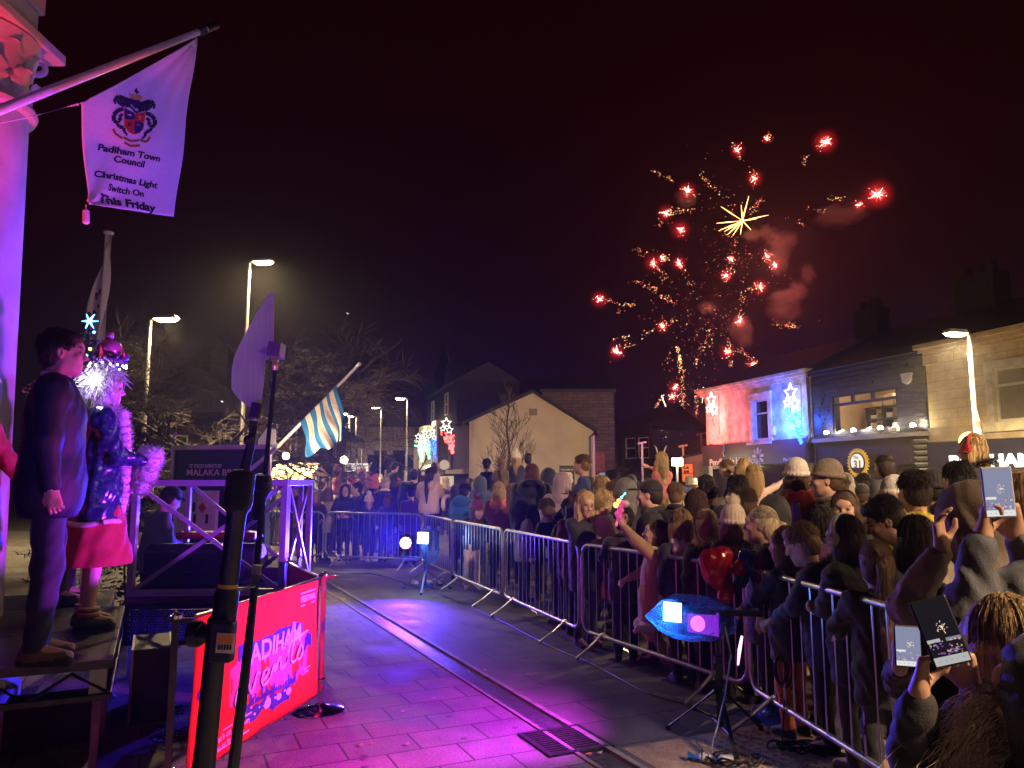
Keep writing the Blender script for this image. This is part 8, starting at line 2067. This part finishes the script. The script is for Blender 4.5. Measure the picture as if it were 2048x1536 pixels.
  t = thing('small_flag','limp red and white flag hanging on the right hand lamp post','flag',at(1953,850,17.3)); mb = MB(); A,B,Cc = at(1950,818,17.3),at(1952,900,17.25),at(1968,880,17.2)
  mb.grid(lambda a,b_: A.lerp(B,b_) + Vector((.02 + a * .20 * math.sin(min(1,b_ * 1.3) * 1.7),.04 * math.sin(a * 6 + b_ * 4),-a * .1)),10,16); me = mb.mesh('cloth',[pm('flag_white',(0.68,.60,.50),.8),pm('flag_red',(.5,.05,.04),.8),pm('flag_yellow',(.7,.45,.05),.8)]); 
  for p in me.polygons: p.material_index = 1 if (p.center.z - B.z) % .5 < .16 else (2 if p.center.z < B.z + .15 else 0)
  o = link_mesh('cloth',me,t); o.location = -t.location; sd = o.modifiers.new('t','SOLIDIFY'); sd.thickness = .004
  # toys and bags hanging on the barrier
  def inflatable(name,label,cat,blobs,mat,off=None):
    q = at(*blobs[0][:3]); f = Field(np.array(q) - .45,np.array(q) + .45,.009)
    for (u,v,d,r) in blobs: c = at(u,v,d); f.ell(c,(r,r * .8,r * 1.05),None,.05)
    f.ripple(.004,40,3); t = thing(name,label,cat,q); o = link_mesh('inflated_skin',f.mesh('inflated_skin',[mat]),t); o.location = -Vector(q); return t
  fr = pm('foil_red',(.50,.012,.012),.14,.1,var=.1,bump=.35,bscale=18,coat=.8)
  t = inflatable('foil_balloon','shiny red inflated balloon toy hanging over the barrier','balloon',[(1432,1140,5.6,.105),(1418,1118,5.6,.07),(1446,1112,5.6,.072),(1440,1160,5.6,.07)],fr)
  inflatable('foil_balloon','lower red balloon tail hanging behind the barrier bars','balloon',[(1452,1190,5.6,.06),(1456,1172,5.6,.045),(1478,1140,5.6,.05),(1484,1125,5.6,.04)],fr)
  inflatable('balloon_toy','blue balloon toy with a grey stripe beside the red balloon','balloon',[(1505,1128,5.6,.075),(1490,1112,5.6,.05),(1520,1150,5.6,.06),(1526,1118,5.6,.06)],pm('foil_blue',(.015,.05,.30),.18,.1,coat=.6))
  inflatable('plush_toy','small teal plush toy tied to the barrier post below the balloons','toy',[(1482,1162,5.6,.045),(1490,1152,5.6,.03),(1474,1172,5.6,.028)],pm('plush_teal',(.05,.13,.14),.9,bump=.4))
  t = thing('rain_bag','crumpled clear plastic bag lying on the ground behind the near barrier foot','plastic bag',gr(1550,1420,.1),'clear rain bags'); bag('bag_film',[.03,.10,.15,.16,.14,.09,.02],gr(1510,1425,.10),gr(1610,1432,.10),9,t,.6,.02)
def beard(t,f):
  r = random.Random(1); mb = MB()
  for k in range(1100):
    x = r.uniform(-.055,.055); z = r.uniform(-.118,-.045); y = .088 * math.sqrt(max(0,1 - (x / .075) ** 2)) - .004
    if abs(x) < .024 and -.07 < z < -.05: continue
    a = f.L((x,y,z)); e = a + f.HR @ Vector((x * .12,.008,-.010)); sd = Vector((.0013,0,0)); mb._add([a - sd,a + sd,e],[(0,1,2)])
  link_mesh('beard',mb.mesh('beard',HM('ginger')),t)
def horns(t,f):
  mb = MB()
  for sx in (-1,1): mb.tube([f.L((sx * .05,0,.12)),f.L((sx * .07,0,.19)),f.L((sx * .10,0,.23))],[.012,.010,.004],6)
  link_mesh('reindeer_horns',mb.mesh('reindeer_horns',CM('beige')),t)
front_crowd()
def left_crowd():
  DSCALE[0] = 1.0
  S = lambda *a,**k: person(*a,**k)
  def rider(label,u,v,d,yaw,clabel,h=1.05,ck=None,**kw):
    t,f,loc = person(label,u,v,d,yaw,pose='sit',h=h,**kw); k = dict(jacket=('coat','black',.74),hair=('short','dark'),seed=len(bpy.data.objects) % 97); k.update(ck or {}); carrier(loc,f,yaw,d,clabel,**k)
  S('ponytailed girl in pale pink puffer sitting on the barrier above the far rain bag',860,950,14.35,12,pose='sit',h=1.52,hair=('pony','dark'),jacket=('puffer','palepink',.72),collar=('hood','palepink'),legs='black',shoes='white',arms=('rail','phone'),hl=.5,strands=500,fine=False,bulk=1.12,seed=101)
  S('child in bright blue jacket bending over the barrier right of the seated girl',930,985,13.4,20,lean=22,hair=('short','black'),jacket=('coat','blue',.72),collar=('hood','blue'),arms=('rail','rail'),bulk=1.15,seed=102)
  S('girl in burgundy bobble hat leaning down over the barrier in pale pink flared trousers',955,1020,11.75,165,lean=38,head=(20,-5),hair=('long','brown'),hat=('bobble','wine','wine'),jacket=('coat','navy',.72),legs='palepink',flare=.03,shoes='palepink',arms=(((-.15,.45,.72),(0,.3,-1),(1,0,0)),((.12,.45,.70),(0,.3,-1),(-1,0,0))),fine=True,strands=400,seed=103)
  S('blonde woman with a bright orange hood over dark red',998,982,12.4,8,hair=('bob','blonde'),jacket=('coat','wine',.72),collar=('hood','orange'),seed=104,strands=300)
  S('girl with long straight fawn hair right of the orange hood',1023,984,12.7,-10,hair=('long','light'),jacket=('coat','black',.72),hl=.2,seed=105,strands=300)
  S('tall person in long black belted coat with auburn hair near the third barrier',1064,948,11.0,5,hair=('bob','auburn'),jacket=('coat','black',.5),collar=('hood','black'),bulk=1.3,seed=106)
  S('person in black hooded coat with light hair beside the tall belted coat',1097,957,11.6,0,hair=('bob','light'),jacket=('coat','black',.7),collar=('hoodup','navy'),bulk=1.15,seed=107)
  S('person in mauve pink coat with the hood up, left of the boy on shoulders',1124,968,10.4,4,hair=('short','brown'),jacket=('coat','mauve',.64),collar=('hoodup','mauve'),bulk=1.2,seed=108)
  S('dark figure bending far forward over the third barrier with black sleeves',1092,1022,9.5,-35,lean=30,hair=('short','brown'),jacket=('coat','black',.7),arms=('rail','rail'),seed=109)
  S('child with a white hood over black at the third barrier',1140,1022,8.9,15,hair=('short','dark'),jacket=('coat','black',.7),collar=('hood','white'),arms=('rail','rail'),seed=110)
  S('child with mauve sleeve raised to the mouth by the third barrier',1050,1016,10.9,60,hair=('bob','dark'),jacket=('coat','mauve',.7),arms=('rail','fwd'),seed=111)
  S('woman with dark hair and wine coat behind the blonde woman in glasses',1152,1012,8.6,20,hair=('long','wine'),jacket=('coat','wine',.7),seed=112)
  S('man with cropped hair filming with a small lit phone under the brick wall',1224,962,10.4,-15,hair=('short','dark'),jacket=('coat','black',.74),arms=('high','down'),seed=113,skin='tan')
  q = at(1205,956,10.0); phone('small lit phone held up in front of the brick wall',q,.075,.15,(.1,-1,0),(0,0,1),1.0,seed=9)
  S('person with tousled fair hair just right of the boy on shoulders',1205,975,9.6,5,hair=('curly','blonde'),jacket=('coat','cream',.74),hl=.1,seed=114)
  S('man with cropped fawn hair below the filming man',1228,985,9.0,-60,hair=('short','light'),jacket=('coat','grey',.74),seed=115)
  rider('child in white bobble hat and dark coat riding high before the white gable',1033,918,15.0,8,'adult under the white bobble hat child',hair=('long','blonde'),hat=('bobble','white','white'),jacket=('puffer','navy',.76),seed=120,bulk=1.1)
  rider('girl with a long plait riding on shoulders before the slender tree',1002,925,14.6,-5,'adult under the girl with the plait',hair=('pony','light'),jacket=('coat','brown',.76),hl=.3,seed=121)
  rider('child with short black hair riding on shoulders left of the plait',974,930,15.4,10,'adult under the black haired child',hair=('short','black'),jacket=('coat','black',.76),seed=122)
  rider('girl with high dark bun and white coat riding before the white gable',1056,918,15.8,6,'adult under the girl with the high bun',hair=('bun','black'),jacket=('coat','white',.76),seed=123)
  rider('child in pink bobble hat and rose coat riding on shoulders below the globe lamp',676,945,18.5,30,'adult in cream coat under the pink bobble hat child',hair=('short','dark'),hat=('bobble','pink','pink'),jacket=('coat','rose',.76),ck=dict(jacket=('coat','cream',.74)),seed=124)
  rider('dark haired child in rose coat riding on shoulders below the stone hall',746,935,18.0,12,'adult under the dark haired child in rose',hair=('bob','black'),jacket=('coat','rose',.76),seed=125)
  rider('child with pink backpack like hood riding beside the car park sign',724,945,19.0,10,'adult under the child with the pink hood',hair=('short','brown'),jacket=('coat','pink',.76),collar=('hoodup','pink'),seed=126)
  rider('child in navy coat leaning sideways on shoulders before the small tree',790,935,17.4,40,'adult under the child in navy',hair=('short','dark'),jacket=('coat','navy',.76),lean=18,seed=127)
  rider('child in lilac coat riding on shoulders before the bay windowed shop',868,934,18.6,5,'adult under the child in lilac',hair=('bob','dark'),jacket=('coat','mauve',.76),seed=128)
  S('person in wide black hat right of the lilac coated child',828,952,16.2,5,hair=('short','black'),hat=('cap','black'),jacket=('coat','navy',.7),bulk=1.3,seed=129)
  # far barrier row
  S('small fair child facing the camera in a red scarf, hands on the far barrier',632,994,16.1,178,hair=('short','blonde'),jacket=('coat','navy',.7),collar=('scarf','red'),arms=('rail','rail'),fine=True,seed=130)
  S('person in wine coat at the far left of the far barrier',588,980,16.3,60,hair=('short','dark'),jacket=('coat','wine',.72),seed=131)
  S('person in large dark fur edged hood behind the child in the red scarf',617,970,16.8,5,hair=('short','dark'),jacket=('coat','charcoal',.7),collar=('hoodup','charcoal'),bulk=1.25,seed=132)
  S('person in cream coat bending down beside the child in the red scarf',658,990,16.4,20,lean=15,hair=('bob','light'),jacket=('coat','cream',.7),bulk=1.1,seed=133)
  S('person in black hood turned left at the far barrier',690,982,16.3,160,hair=('short','dark'),jacket=('coat','black',.7),collar=('hoodup','black'),arms=('rail','rail'),bulk=1.15,seed=134)
  S('bearded person facing left beside the black hood at the far barrier',712,978,16.4,-120,hair=('short','dark'),jacket=('coat','navy',.7),arms=('rail','rail'),seed=135,bulk=1.15)
  S('child in pink bobble hat with arms on the far barrier',738,1006,16.0,170,hair=('bob','brown'),hat=('bobble','palepink','white'),jacket=('coat','navy',.7),arms=('rail',((.42,.25,.92),(1,.2,0),(0,-1,0))),lean=14,seed=136)
  S('child with brown hair bowed behind the far barrier next to the pink bobble hat',778,1000,16.2,20,hair=('bob','auburn'),jacket=('coat','navy',.7),lean=20,seed=137)
  S('person with pale hair and a white collar over black at the far barrier',772,968,16.9,10,hair=('short','pale'),jacket=('coat','black',.7),collar=('collar','white'),bulk=1.15,seed=138)
  S('person in purple coat left of the seated pink puffer girl',822,985,15.6,-20,hair=('short','dark'),jacket=('coat','purple',.7),seed=139)
  S('person with fair hair facing right behind the purple coat',802,975,16.6,70,hair=('bob','light'),jacket=('coat','slate',.7),fine=True,seed=140)
left_crowd()

def recolour(root,cols):
  for ch in root.children:
    n = ch.name.split('.')[0]
    if n in cols and cols[n] is not None:
      for i in range(len(ch.material_slots)):
        if n == 'body' and i != 0: continue
        ch.material_slots[i].link = 'OBJECT'; ch.material_slots[i].material = cols[n]
def filler_crowd():
  rr = random.Random(77)
  arch = []
  park = Vector((40,60,0))
  specs = [(('short','dark'),None,'coat','collar','short dark hair'),(('bob','brown'),None,'puffer','hood','bobbed hair'),(('long','light'),None,'coat',None,'long hair'),(('short','brown'),('beanie','black'),'coat','collar','beanie'),(('long','dark'),('bobble','white','white'),'puffer',None,'bobble hat'),(('short','brown'),None,'coat','hoodup','hood up'),(('pony','brown'),None,'coat','hood','ponytail'),(('short','dark'),('cap','black'),'coat','collar','cap'),(('bun','dark'),None,'puffer','collar','hair in a bun'),(('curly','brown'),None,'fur',None,'curly hair')]
  for i,(hr,ht,st,cl,nm) in enumerate(specs):
    f = Fig(1.70,0,head=(rr.uniform(-15,15),rr.uniform(-2,14)),arms=(('fwd','down'),('down','down'),('phone','pocket'),('pocket','pocket'),('fwd','fwd'))[i % 5],bulk=1.1)
    arch.append((nm,make_person('t',park + Vector((i,0,0)),0,f,14,hair=hr,hat=ht,jacket=(st,'black',.72),collar=(cl,'black') if cl else None,fine=False,strands=420,seed=200 + i)))
  cols = ['black','navy','charcoal','brown','wine','slate','olive','grey','royal','teal','purple','cream','mauve','red','denim','beige']
  wts = [16,13,8,4,3,4,3,3,3,2,2,2,2,2,3,2]
  names = {'mauve': 'dusky pink','royal': 'deep blue','slate': 'slate grey','wine': 'dark red','denim': 'blue grey','charcoal': 'charcoal','palepink': 'pale pink'}
  hairs = ['black','black','dark','dark','brown','brown','auburn','light','light','blonde','grey','pale']; hn = {'dark': 'dark brown','light': 'light brown','pale': 'pale blonde'}
  hats = ['black','grey','white','pink','wine','navy','cream','red']
  placed = [(o.location.x,o.location.y) for o in COL.objects if o.name.split('.')[0] == 'person' and o.parent is None and o.location.y < 30]
  used = {}
  def behind(x,y):
    for (a,b) in zip(BAR_J,BAR_J[1:]):
      pass
    # signed test against the barrier polyline
    k = x / y
    if x < -1.7 * y / 14.5 : return y > 15.4 + .35 + (-.028 * (x + 3.75))
    for (a,b) in zip(BAR_J[:5],BAR_J[1:6]):
      # distance along ray
      ax,ay = a; bx,by = b; dx,dy = bx - ax,by - ay; den = dx - k * dy
      if abs(den) < 1e-6: continue
      t = (k * ay - ax) / den
      if 0 <= t <= 1: return y > ay + t * dy + .55
    return False
  sets = []
  tries = 0
  while len(sets) < 118 and tries < 60000:
    tries += 1
    y = 6.5 + 22 * rr.random() ** 1.1; u = rr.uniform(500,2040); x = (u - 1024) / F_PX * y
    if u > 1400 and y > 15: continue
    if u < 1180 and y < 11: continue
    if not behind(x,y): continue
    if any((x - px) ** 2 + (y - py) ** 2 < (.52 if y < 16 else .6) ** 2 for px,py in placed): continue
    placed.append((x,y)); sets.append((x,y,u))
  sets.sort(key=lambda q: q[1])
  zones = [(700,'x'),(860,'by the stone hall'),(935,'by the bay windows'),(1070,'left of the gable tree'),(1190,'under the white gable'),(1300,'by the brick wall'),(1410,'below the fireworks'),(1530,'by the hospice sign'),(1640,'by the drainpipe'),(1770,'below the gear sign'),(1870,'by the louvres'),(3000,'by the cream shop')]
  zones[0] = (700,'near the marquee')
  groups = {}
  for (x,y,u) in sets:
    zn = [n for lim,n in zones if u < lim][0]
    for attempt in range(40):
      nm,a = rr.choice(arch); jc = rr.choices(cols,wts)[0]; hc = rr.choice(hairs); tc = rr.choice(hats)
      if y < 11 and 1180 < u < 1500 and jc in ('cream','red','beige'): jc = 'black'
      what = {'beanie': f'{tc} beanie','bobble hat': f'{tc} bobble hat','cap': 'black cap','hood up': 'the hood up'}.get(nm,f'{hn.get(hc, hc)} {nm}')
      if nm in ('short dark hair',): what = f'short {hn.get(hc, hc)} hair'
      elif nm in ('bobbed hair','long hair','curly hair'): what = f'{nm.split()[0]} {hn.get(hc, hc)} hair'
      elif nm == 'ponytail': what = f'a {hn.get(hc, hc)} ponytail'
      elif nm == 'hair in a bun': what = f'a {hn.get(hc, hc)} bun'
      elif 'hat' in nm or nm in ('beanie',): what = 'a ' + what
      elif nm == 'cap': what = 'a black cap'
      nn = {'beanie': ' '}.get(nm)
      kind = 'padded coat' if nm in ('bobbed hair','bobble hat','hair in a bun') else 'coat'
      lab = f"person in {names.get(jc, jc)} {kind} with {what.replace('the hood up', 'hood up')}, {zn}"
      if lab not in used: break
    used[lab] = 1
    o = dup(a,(x,y,0),math.radians(rr.gauss(-8,16)),lab,CROWD)
    s_ = rr.choice((.93,.96,1.0,1.0,1.03,1.05)) if rr.random() < .75 else rr.uniform(.72,.86); 
    if y < 9: s_ = min(s_,.97)
    o.scale = (s_,s_,s_)
    jm = CM(jc); recolour(o,dict(jacket=jm,hood=jm if rr.random() < .7 else CM(rr.choice(cols)),collar=CM('black') if rr.random() < .6 else jm,hair=HM(hc),hat=CM(tc),bobble_hat=CM(tc),cap=CM('black'),trousers=CM(rr.choice(('black','navy','denim','charcoal'))),body=SKIN[rr.choice(('fair','tan','pink'))]))
  for nm,a in arch:
    for c in list(a.children): bpy.data.objects.remove(c)
    bpy.data.objects.remove(a)
filler_crowd()
# ------------------------------------------------------------------ fireworks
FD = 95.0
def fireworks():
  r = random.Random(21); px = FD / F_PX
  Z = lambda x,y,dd=0: at(1140 + x * .45573,200 + y * .45573,FD + dd)
  gm = bpy.data.materials.new('burning_gas'); gm.use_nodes = True; nt = gm.node_tree; nt.nodes.clear()  # glow painted as an emissive sphere, the red halo round each star
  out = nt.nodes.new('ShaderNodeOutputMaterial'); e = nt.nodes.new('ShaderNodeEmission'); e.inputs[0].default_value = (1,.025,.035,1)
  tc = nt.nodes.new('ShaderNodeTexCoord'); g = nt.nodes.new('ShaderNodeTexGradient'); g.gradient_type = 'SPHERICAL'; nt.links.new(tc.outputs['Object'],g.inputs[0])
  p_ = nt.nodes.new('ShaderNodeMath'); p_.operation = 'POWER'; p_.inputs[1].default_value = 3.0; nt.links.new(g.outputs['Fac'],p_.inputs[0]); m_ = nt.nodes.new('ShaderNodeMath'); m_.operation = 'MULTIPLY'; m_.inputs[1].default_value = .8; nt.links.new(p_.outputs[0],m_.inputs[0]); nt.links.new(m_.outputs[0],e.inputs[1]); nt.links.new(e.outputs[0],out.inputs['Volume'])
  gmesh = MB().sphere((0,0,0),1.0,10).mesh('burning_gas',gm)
  hot = em('star_hot',(1,.50,.38),11); red = em('spark_red',(1,.10,.07),4.5); gold = em('spark_gold',(1,.42,.10),5.0); pale = em('spark_pale',(1,.72,.4),6.0); blue = em('spark_blue',(.15,.15,1),1.6)
  def fw(label,x,y): return thing('firework',label,'firework',Z(x,y),'fireworks over the rooftops')
  def star(t,x,y,k=1.0,rays=26):
    c = Z(x,y,r.uniform(-3,3)); mb = MB(); mb.sphere(c,2.2 * px * k,7,0,(1,1,1.1))
    for i in range(rays):
      d = Vector((r.gauss(0,1),r.gauss(0,1),r.gauss(0,1))).normalized(); L = r.uniform(3,12) * px * k; mb.tube([c + d * px,c + d * L * .55,c + d * L],[.35 * px,.5 * px,.12 * px],4,r.choice((0,1,1)))
    for i in range(14):
      d = Vector((r.gauss(0,1),r.gauss(0,1),r.gauss(0,1))); mb.sphere(c + d * 6 * px * k,r.uniform(.35,.8) * px,4,r.choice((1,2)))
    s = mb.build('burning_star',[hot,red,pale],t)
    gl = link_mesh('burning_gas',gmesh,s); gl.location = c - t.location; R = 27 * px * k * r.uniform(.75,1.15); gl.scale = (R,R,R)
  def trail(t,a,b,n,wob=3.6,mats=(0,0,2,1,2),comet=False):
    A,B = Z(*a,r.uniform(-3,3)),Z(*b,r.uniform(-3,3)); mb = MB(); d = (B - A).normalized()
    n = int(n * 1.7)
    for i in range(n):
      f = r.random(); c = A.lerp(B,f) + Vector((r.gauss(0,wob),0,r.gauss(0,wob))) * px
      if r.random() < .45: q = (d + Vector((r.gauss(0,.4),0,r.gauss(0,.4)))).normalized() * r.uniform(1.2,4) * px; mb.tube([c,c + q],[.36 * px,.14 * px],4,r.choice(mats))
      else: mb.sphere(c,r.uniform(.18,.50) * px * (1.5 if r.random() < .15 else 1),4,r.choice(mats))
    if comet: mb.tube([A,A.lerp(B,.4),B],[1.1 * px,.7 * px,.2 * px],5,1)
    mb.build('spark_trail',[gold,pale,red,blue],t)
  t = fw('red crackling firework stars scattered across the top of the display',735,300)
  for x,y,k in ((865,170,.75),(735,220,.9),(810,345,1.0),(515,400,1.25),(420,495,1.0),(485,570,1.0)): star(t,x,y,k)
  for a,b,n in (((350,305),(450,355),20),((575,315),(635,400),18),((715,190),(755,265),16),((810,300),(806,380),8),((480,380),(560,425),14),((430,490),(545,480),24),((380,545),(425,545),8),((1040,235),(1020,285),12),((850,425),(790,500),24),((870,140),(880,180),6),((640,400),(720,470),6)): trail(t,a,b,n)
  t = fw('large red firework burst with fine rays, farthest right in the sky',1350,415)
  star(t,1350,415,1.5,90); star(t,1270,460,.8); trail(t,(1135,435),(1215,430),16); trail(t,(1040,470),(1110,485),8); trail(t,(1005,530),(1025,545),7); trail(t,(950,510),(1000,540),4)
  t = fw('single red firework star high on the right',1120,185); star(t,1120,185,1.35,50); trail(t,(1085,205),(1105,195),8)
  t = fw('golden firework bursting in straight needle like rays',757,530)
  mb = MB(); c = Z(757,530)
  for x,y,w in ((663,468,1.1),(785,421,1.0),(751,460,.9),(872,505,1.1),(643,541,1.2),(652,574,1.0),(678,577,1.2),(690,592,1.1),(715,594,1.0),(748,590,.9),(795,571,1.0),(700,560,1.3),(720,552,1.4),(820,521,1.2),(770,470,1.0)): q = Z(x,y); mb.tube([c,c.lerp(q,.5),q],[.7 * px * w,.95 * px * w,.25 * px],5)
  mb.sphere(c,2.5 * px,7); mb.build('golden_rays',em('ray_gold',(1,.50,.14),7),t)
  trail(t,(660,575),(720,600),8)
  t = fw('middle band of red firework stars and falling sparks',600,700)
  for x,y,k in ((865,685,.95),(900,725,.9),(685,770,1.2),(706,697,.8),(365,715,.9),(405,695,.8),(478,716,.9),(835,820,1.0)): star(t,x,y,k)
  for a,b,n in (((275,650),(335,680),12),((440,685),(400,700),10),((380,730),(440,805),18),((480,720),(540,830),12),((290,795),(380,832),26),((385,855),(460,888),22),((710,650),(705,760),16),((780,835),(830,812),18),((765,830),(745,945),14),((722,610),(722,640),6),((780,665),(785,680),4)): trail(t,a,b,n)
  t = fw('lower red firework with streams of sparks fanning out to the left',600,915)
  for x,y,k in ((130,875,.9),(405,995,1.05),(205,1105,1.25),(745,970,1.0),(690,1105,1.0),(800,1160,1.05)): star(t,x,y,k)
  for a,b,n in (((150,875),(280,905),24),((195,940),(230,930),5),((470,960),(320,1035),26),((180,1060),(245,1040),16),((230,1090),(270,1065),10),((612,1000),(550,1165),30),((615,1050),(620,1080),6),((700,1040),(705,1175),22),((735,1085),(825,1162),24),((930,985),(992,995),26),((890,965),(920,1000),6),((410,1175),(440,1125),6),((720,1215),(714,1235),4),((600,905),(635,930),6)): trail(t,a,b,n)
  t = fw('low rocket trails and stars rising just above the rooftops',480,1260)
  for x,y,k in ((460,1260,.8),(450,1302,.8)): star(t,x,y,k)
  trail(t,(472,1082),(488,1180),60,2,(0,0,1)); trail(t,(488,1180),(500,1390),60,4,(0,0,2)); trail(t,(375,1350),(410,1295),22,1.5); trail(t,(556,1260),(556,1390),26,2); trail(t,(460,1270),(485,1310),14,5,(3,3,1))
  for a,b in (((350,1368),(405,1450)),((403,1300),(440,1400)),((586,1262),(580,1330))): trail(t,a,b,3,1,(1,),True)
  trail(t,(400,1440),(430,1470),5,8,(1,)); trail(t,(375,1352),(372,1354),4,1,(1,),False)
  t = fw('fine red and gold sparks drifting between the firework bursts',640,720)
  for cx,cy,sx,sy,n in ((640,500,90,130,60),(700,720,60,110,90),(560,960,150,60,70),(620,1060,80,70,80),(480,830,120,60,50),(820,760,70,80,40),(490,1250,60,80,60)):
    mb = MB()
    for i in range(n): mb.sphere(Z(r.gauss(cx,sx),r.gauss(cy,sy),r.uniform(-4,4)),r.uniform(.16,.45) * px,4,r.choice((0,2,2,1)))
    mb.build('spark_shower',[gold,pale,red,blue],t)
  # light of the stars, and the smoke they shine on
  for x,y,en in ((880,700,1500),(900,620,1300),(980,850,1000),(745,965,700),(620,900,450),(1230,440,300)): lamp('firework_light','POINT',Z(x,y,-6),en,(1,.16,.13),size=1.0)
  sm = bpy.data.materials.new('smoke'); sm.use_nodes = True; nt = sm.node_tree; nt.nodes.clear(); out = nt.nodes.new('ShaderNodeOutputMaterial'); v = nt.nodes.new('ShaderNodeVolumePrincipled'); v.inputs['Color'].default_value = (.8,.75,.72,1)
  tc = nt.nodes.new('ShaderNodeTexCoord'); g = nt.nodes.new('ShaderNodeTexGradient'); g.gradient_type = 'SPHERICAL'; n = nt.nodes.new('ShaderNodeTexNoise'); n.inputs['Scale'].default_value = 2.2; n.inputs['Detail'].default_value = 4
  geo = nt.nodes.new('ShaderNodeObjectInfo'); ad = nt.nodes.new('ShaderNodeVectorMath'); ad.operation = 'ADD'; nt.links.new(tc.outputs['Object'],ad.inputs[0]); nt.links.new(geo.outputs['Location'],ad.inputs[1]); nt.links.new(ad.outputs[0],n.inputs['Vector']); nt.links.new(tc.outputs['Object'],g.inputs[0])
  a = nt.nodes.new('ShaderNodeMath'); a.operation = 'MULTIPLY_ADD'; a.inputs[1].default_value = 1.7; a.inputs[2].default_value = -1.02; nt.links.new(n.outputs['Fac'],a.inputs[0]); b = nt.nodes.new('ShaderNodeMath'); b.operation = 'ADD'; nt.links.new(a.outputs[0],b.inputs[0]); nt.links.new(g.outputs['Fac'],b.inputs[1]); c = nt.nodes.new('ShaderNodeMath'); c.operation = 'MULTIPLY'; c.use_clamp = False; c.inputs[1].default_value = 2.4; nt.links.new(b.outputs[0],c.inputs[0]); d = nt.nodes.new('ShaderNodeMath'); d.operation = 'MAXIMUM'; d.inputs[1].default_value = 0; nt.links.new(c.outputs[0],d.inputs[0]); sq = nt.nodes.new('ShaderNodeMath'); sq.operation = 'MULTIPLY'; nt.links.new(d.outputs[0],sq.inputs[0]); nt.links.new(g.outputs['Fac'],sq.inputs[1]); nt.links.new(sq.outputs[0],v.inputs['Density']); nt.links.new(v.outputs[0],out.inputs['Volume'])
  sme = MB().sphere((0,0,0),1.0,10).mesh('smoke',sm)
  for x,y,w,h in ((800,592,34,24),(862,580,32,28),(930,622,46,34),(965,612,28,28),(915,690,40,60),(1045,765,26,40),(1000,835,34,34),(950,862,60,26),(940,920,52,46),(748,1005,40,46),(765,1050,30,36),(600,912,30,22),(1185,505,80,34),(510,430,40,40)):
    o = link_mesh('smoke',sme,None,Z(x,y,2)); o.scale = (w * .85 * px,w * .8 * px,h * .85 * px); tag(o,kind='stuff')
  # a faint plane or spark far left of the display
  for (u,v_,lab) in ((695,627,'tiny white light of a gull or drone in the empty sky'),(444,803,'small white light among the branches of the bare tree')):
    q = at(u,v_,60 if u > 500 else 16); t = thing('sky_light',lab,'light',q); k = q.y / F_PX; mb = MB(); mb.tube([q - Vector((3 * k,0,-1.5 * k)),q,q + Vector((3 * k,0,-1.5 * k))],[.2 * k,1.6 * k,.2 * k],5); mb.build('glint',em('glint_white',(1,.95,.85),1.3),t)
fireworks()

def haze():
  m = bpy.data.materials.new('haze'); m.use_nodes = True; nt = m.node_tree; nt.nodes.clear(); out = nt.nodes.new('ShaderNodeOutputMaterial'); v = nt.nodes.new('ShaderNodeVolumePrincipled')
  v.inputs['Color'].default_value = (.85,.85,.88,1); v.inputs['Density'].default_value = HAZE; v.inputs['Anisotropy'].default_value = HAZE_G; nt.links.new(v.outputs[0],out.inputs['Volume'])
  mb = MB(); mb.box((0,46,19.5),(150,140,42)); tag(mb.build('haze',m,None,False),kind='stuff')
HAZE,HAZE_G = .0009,.78
haze()
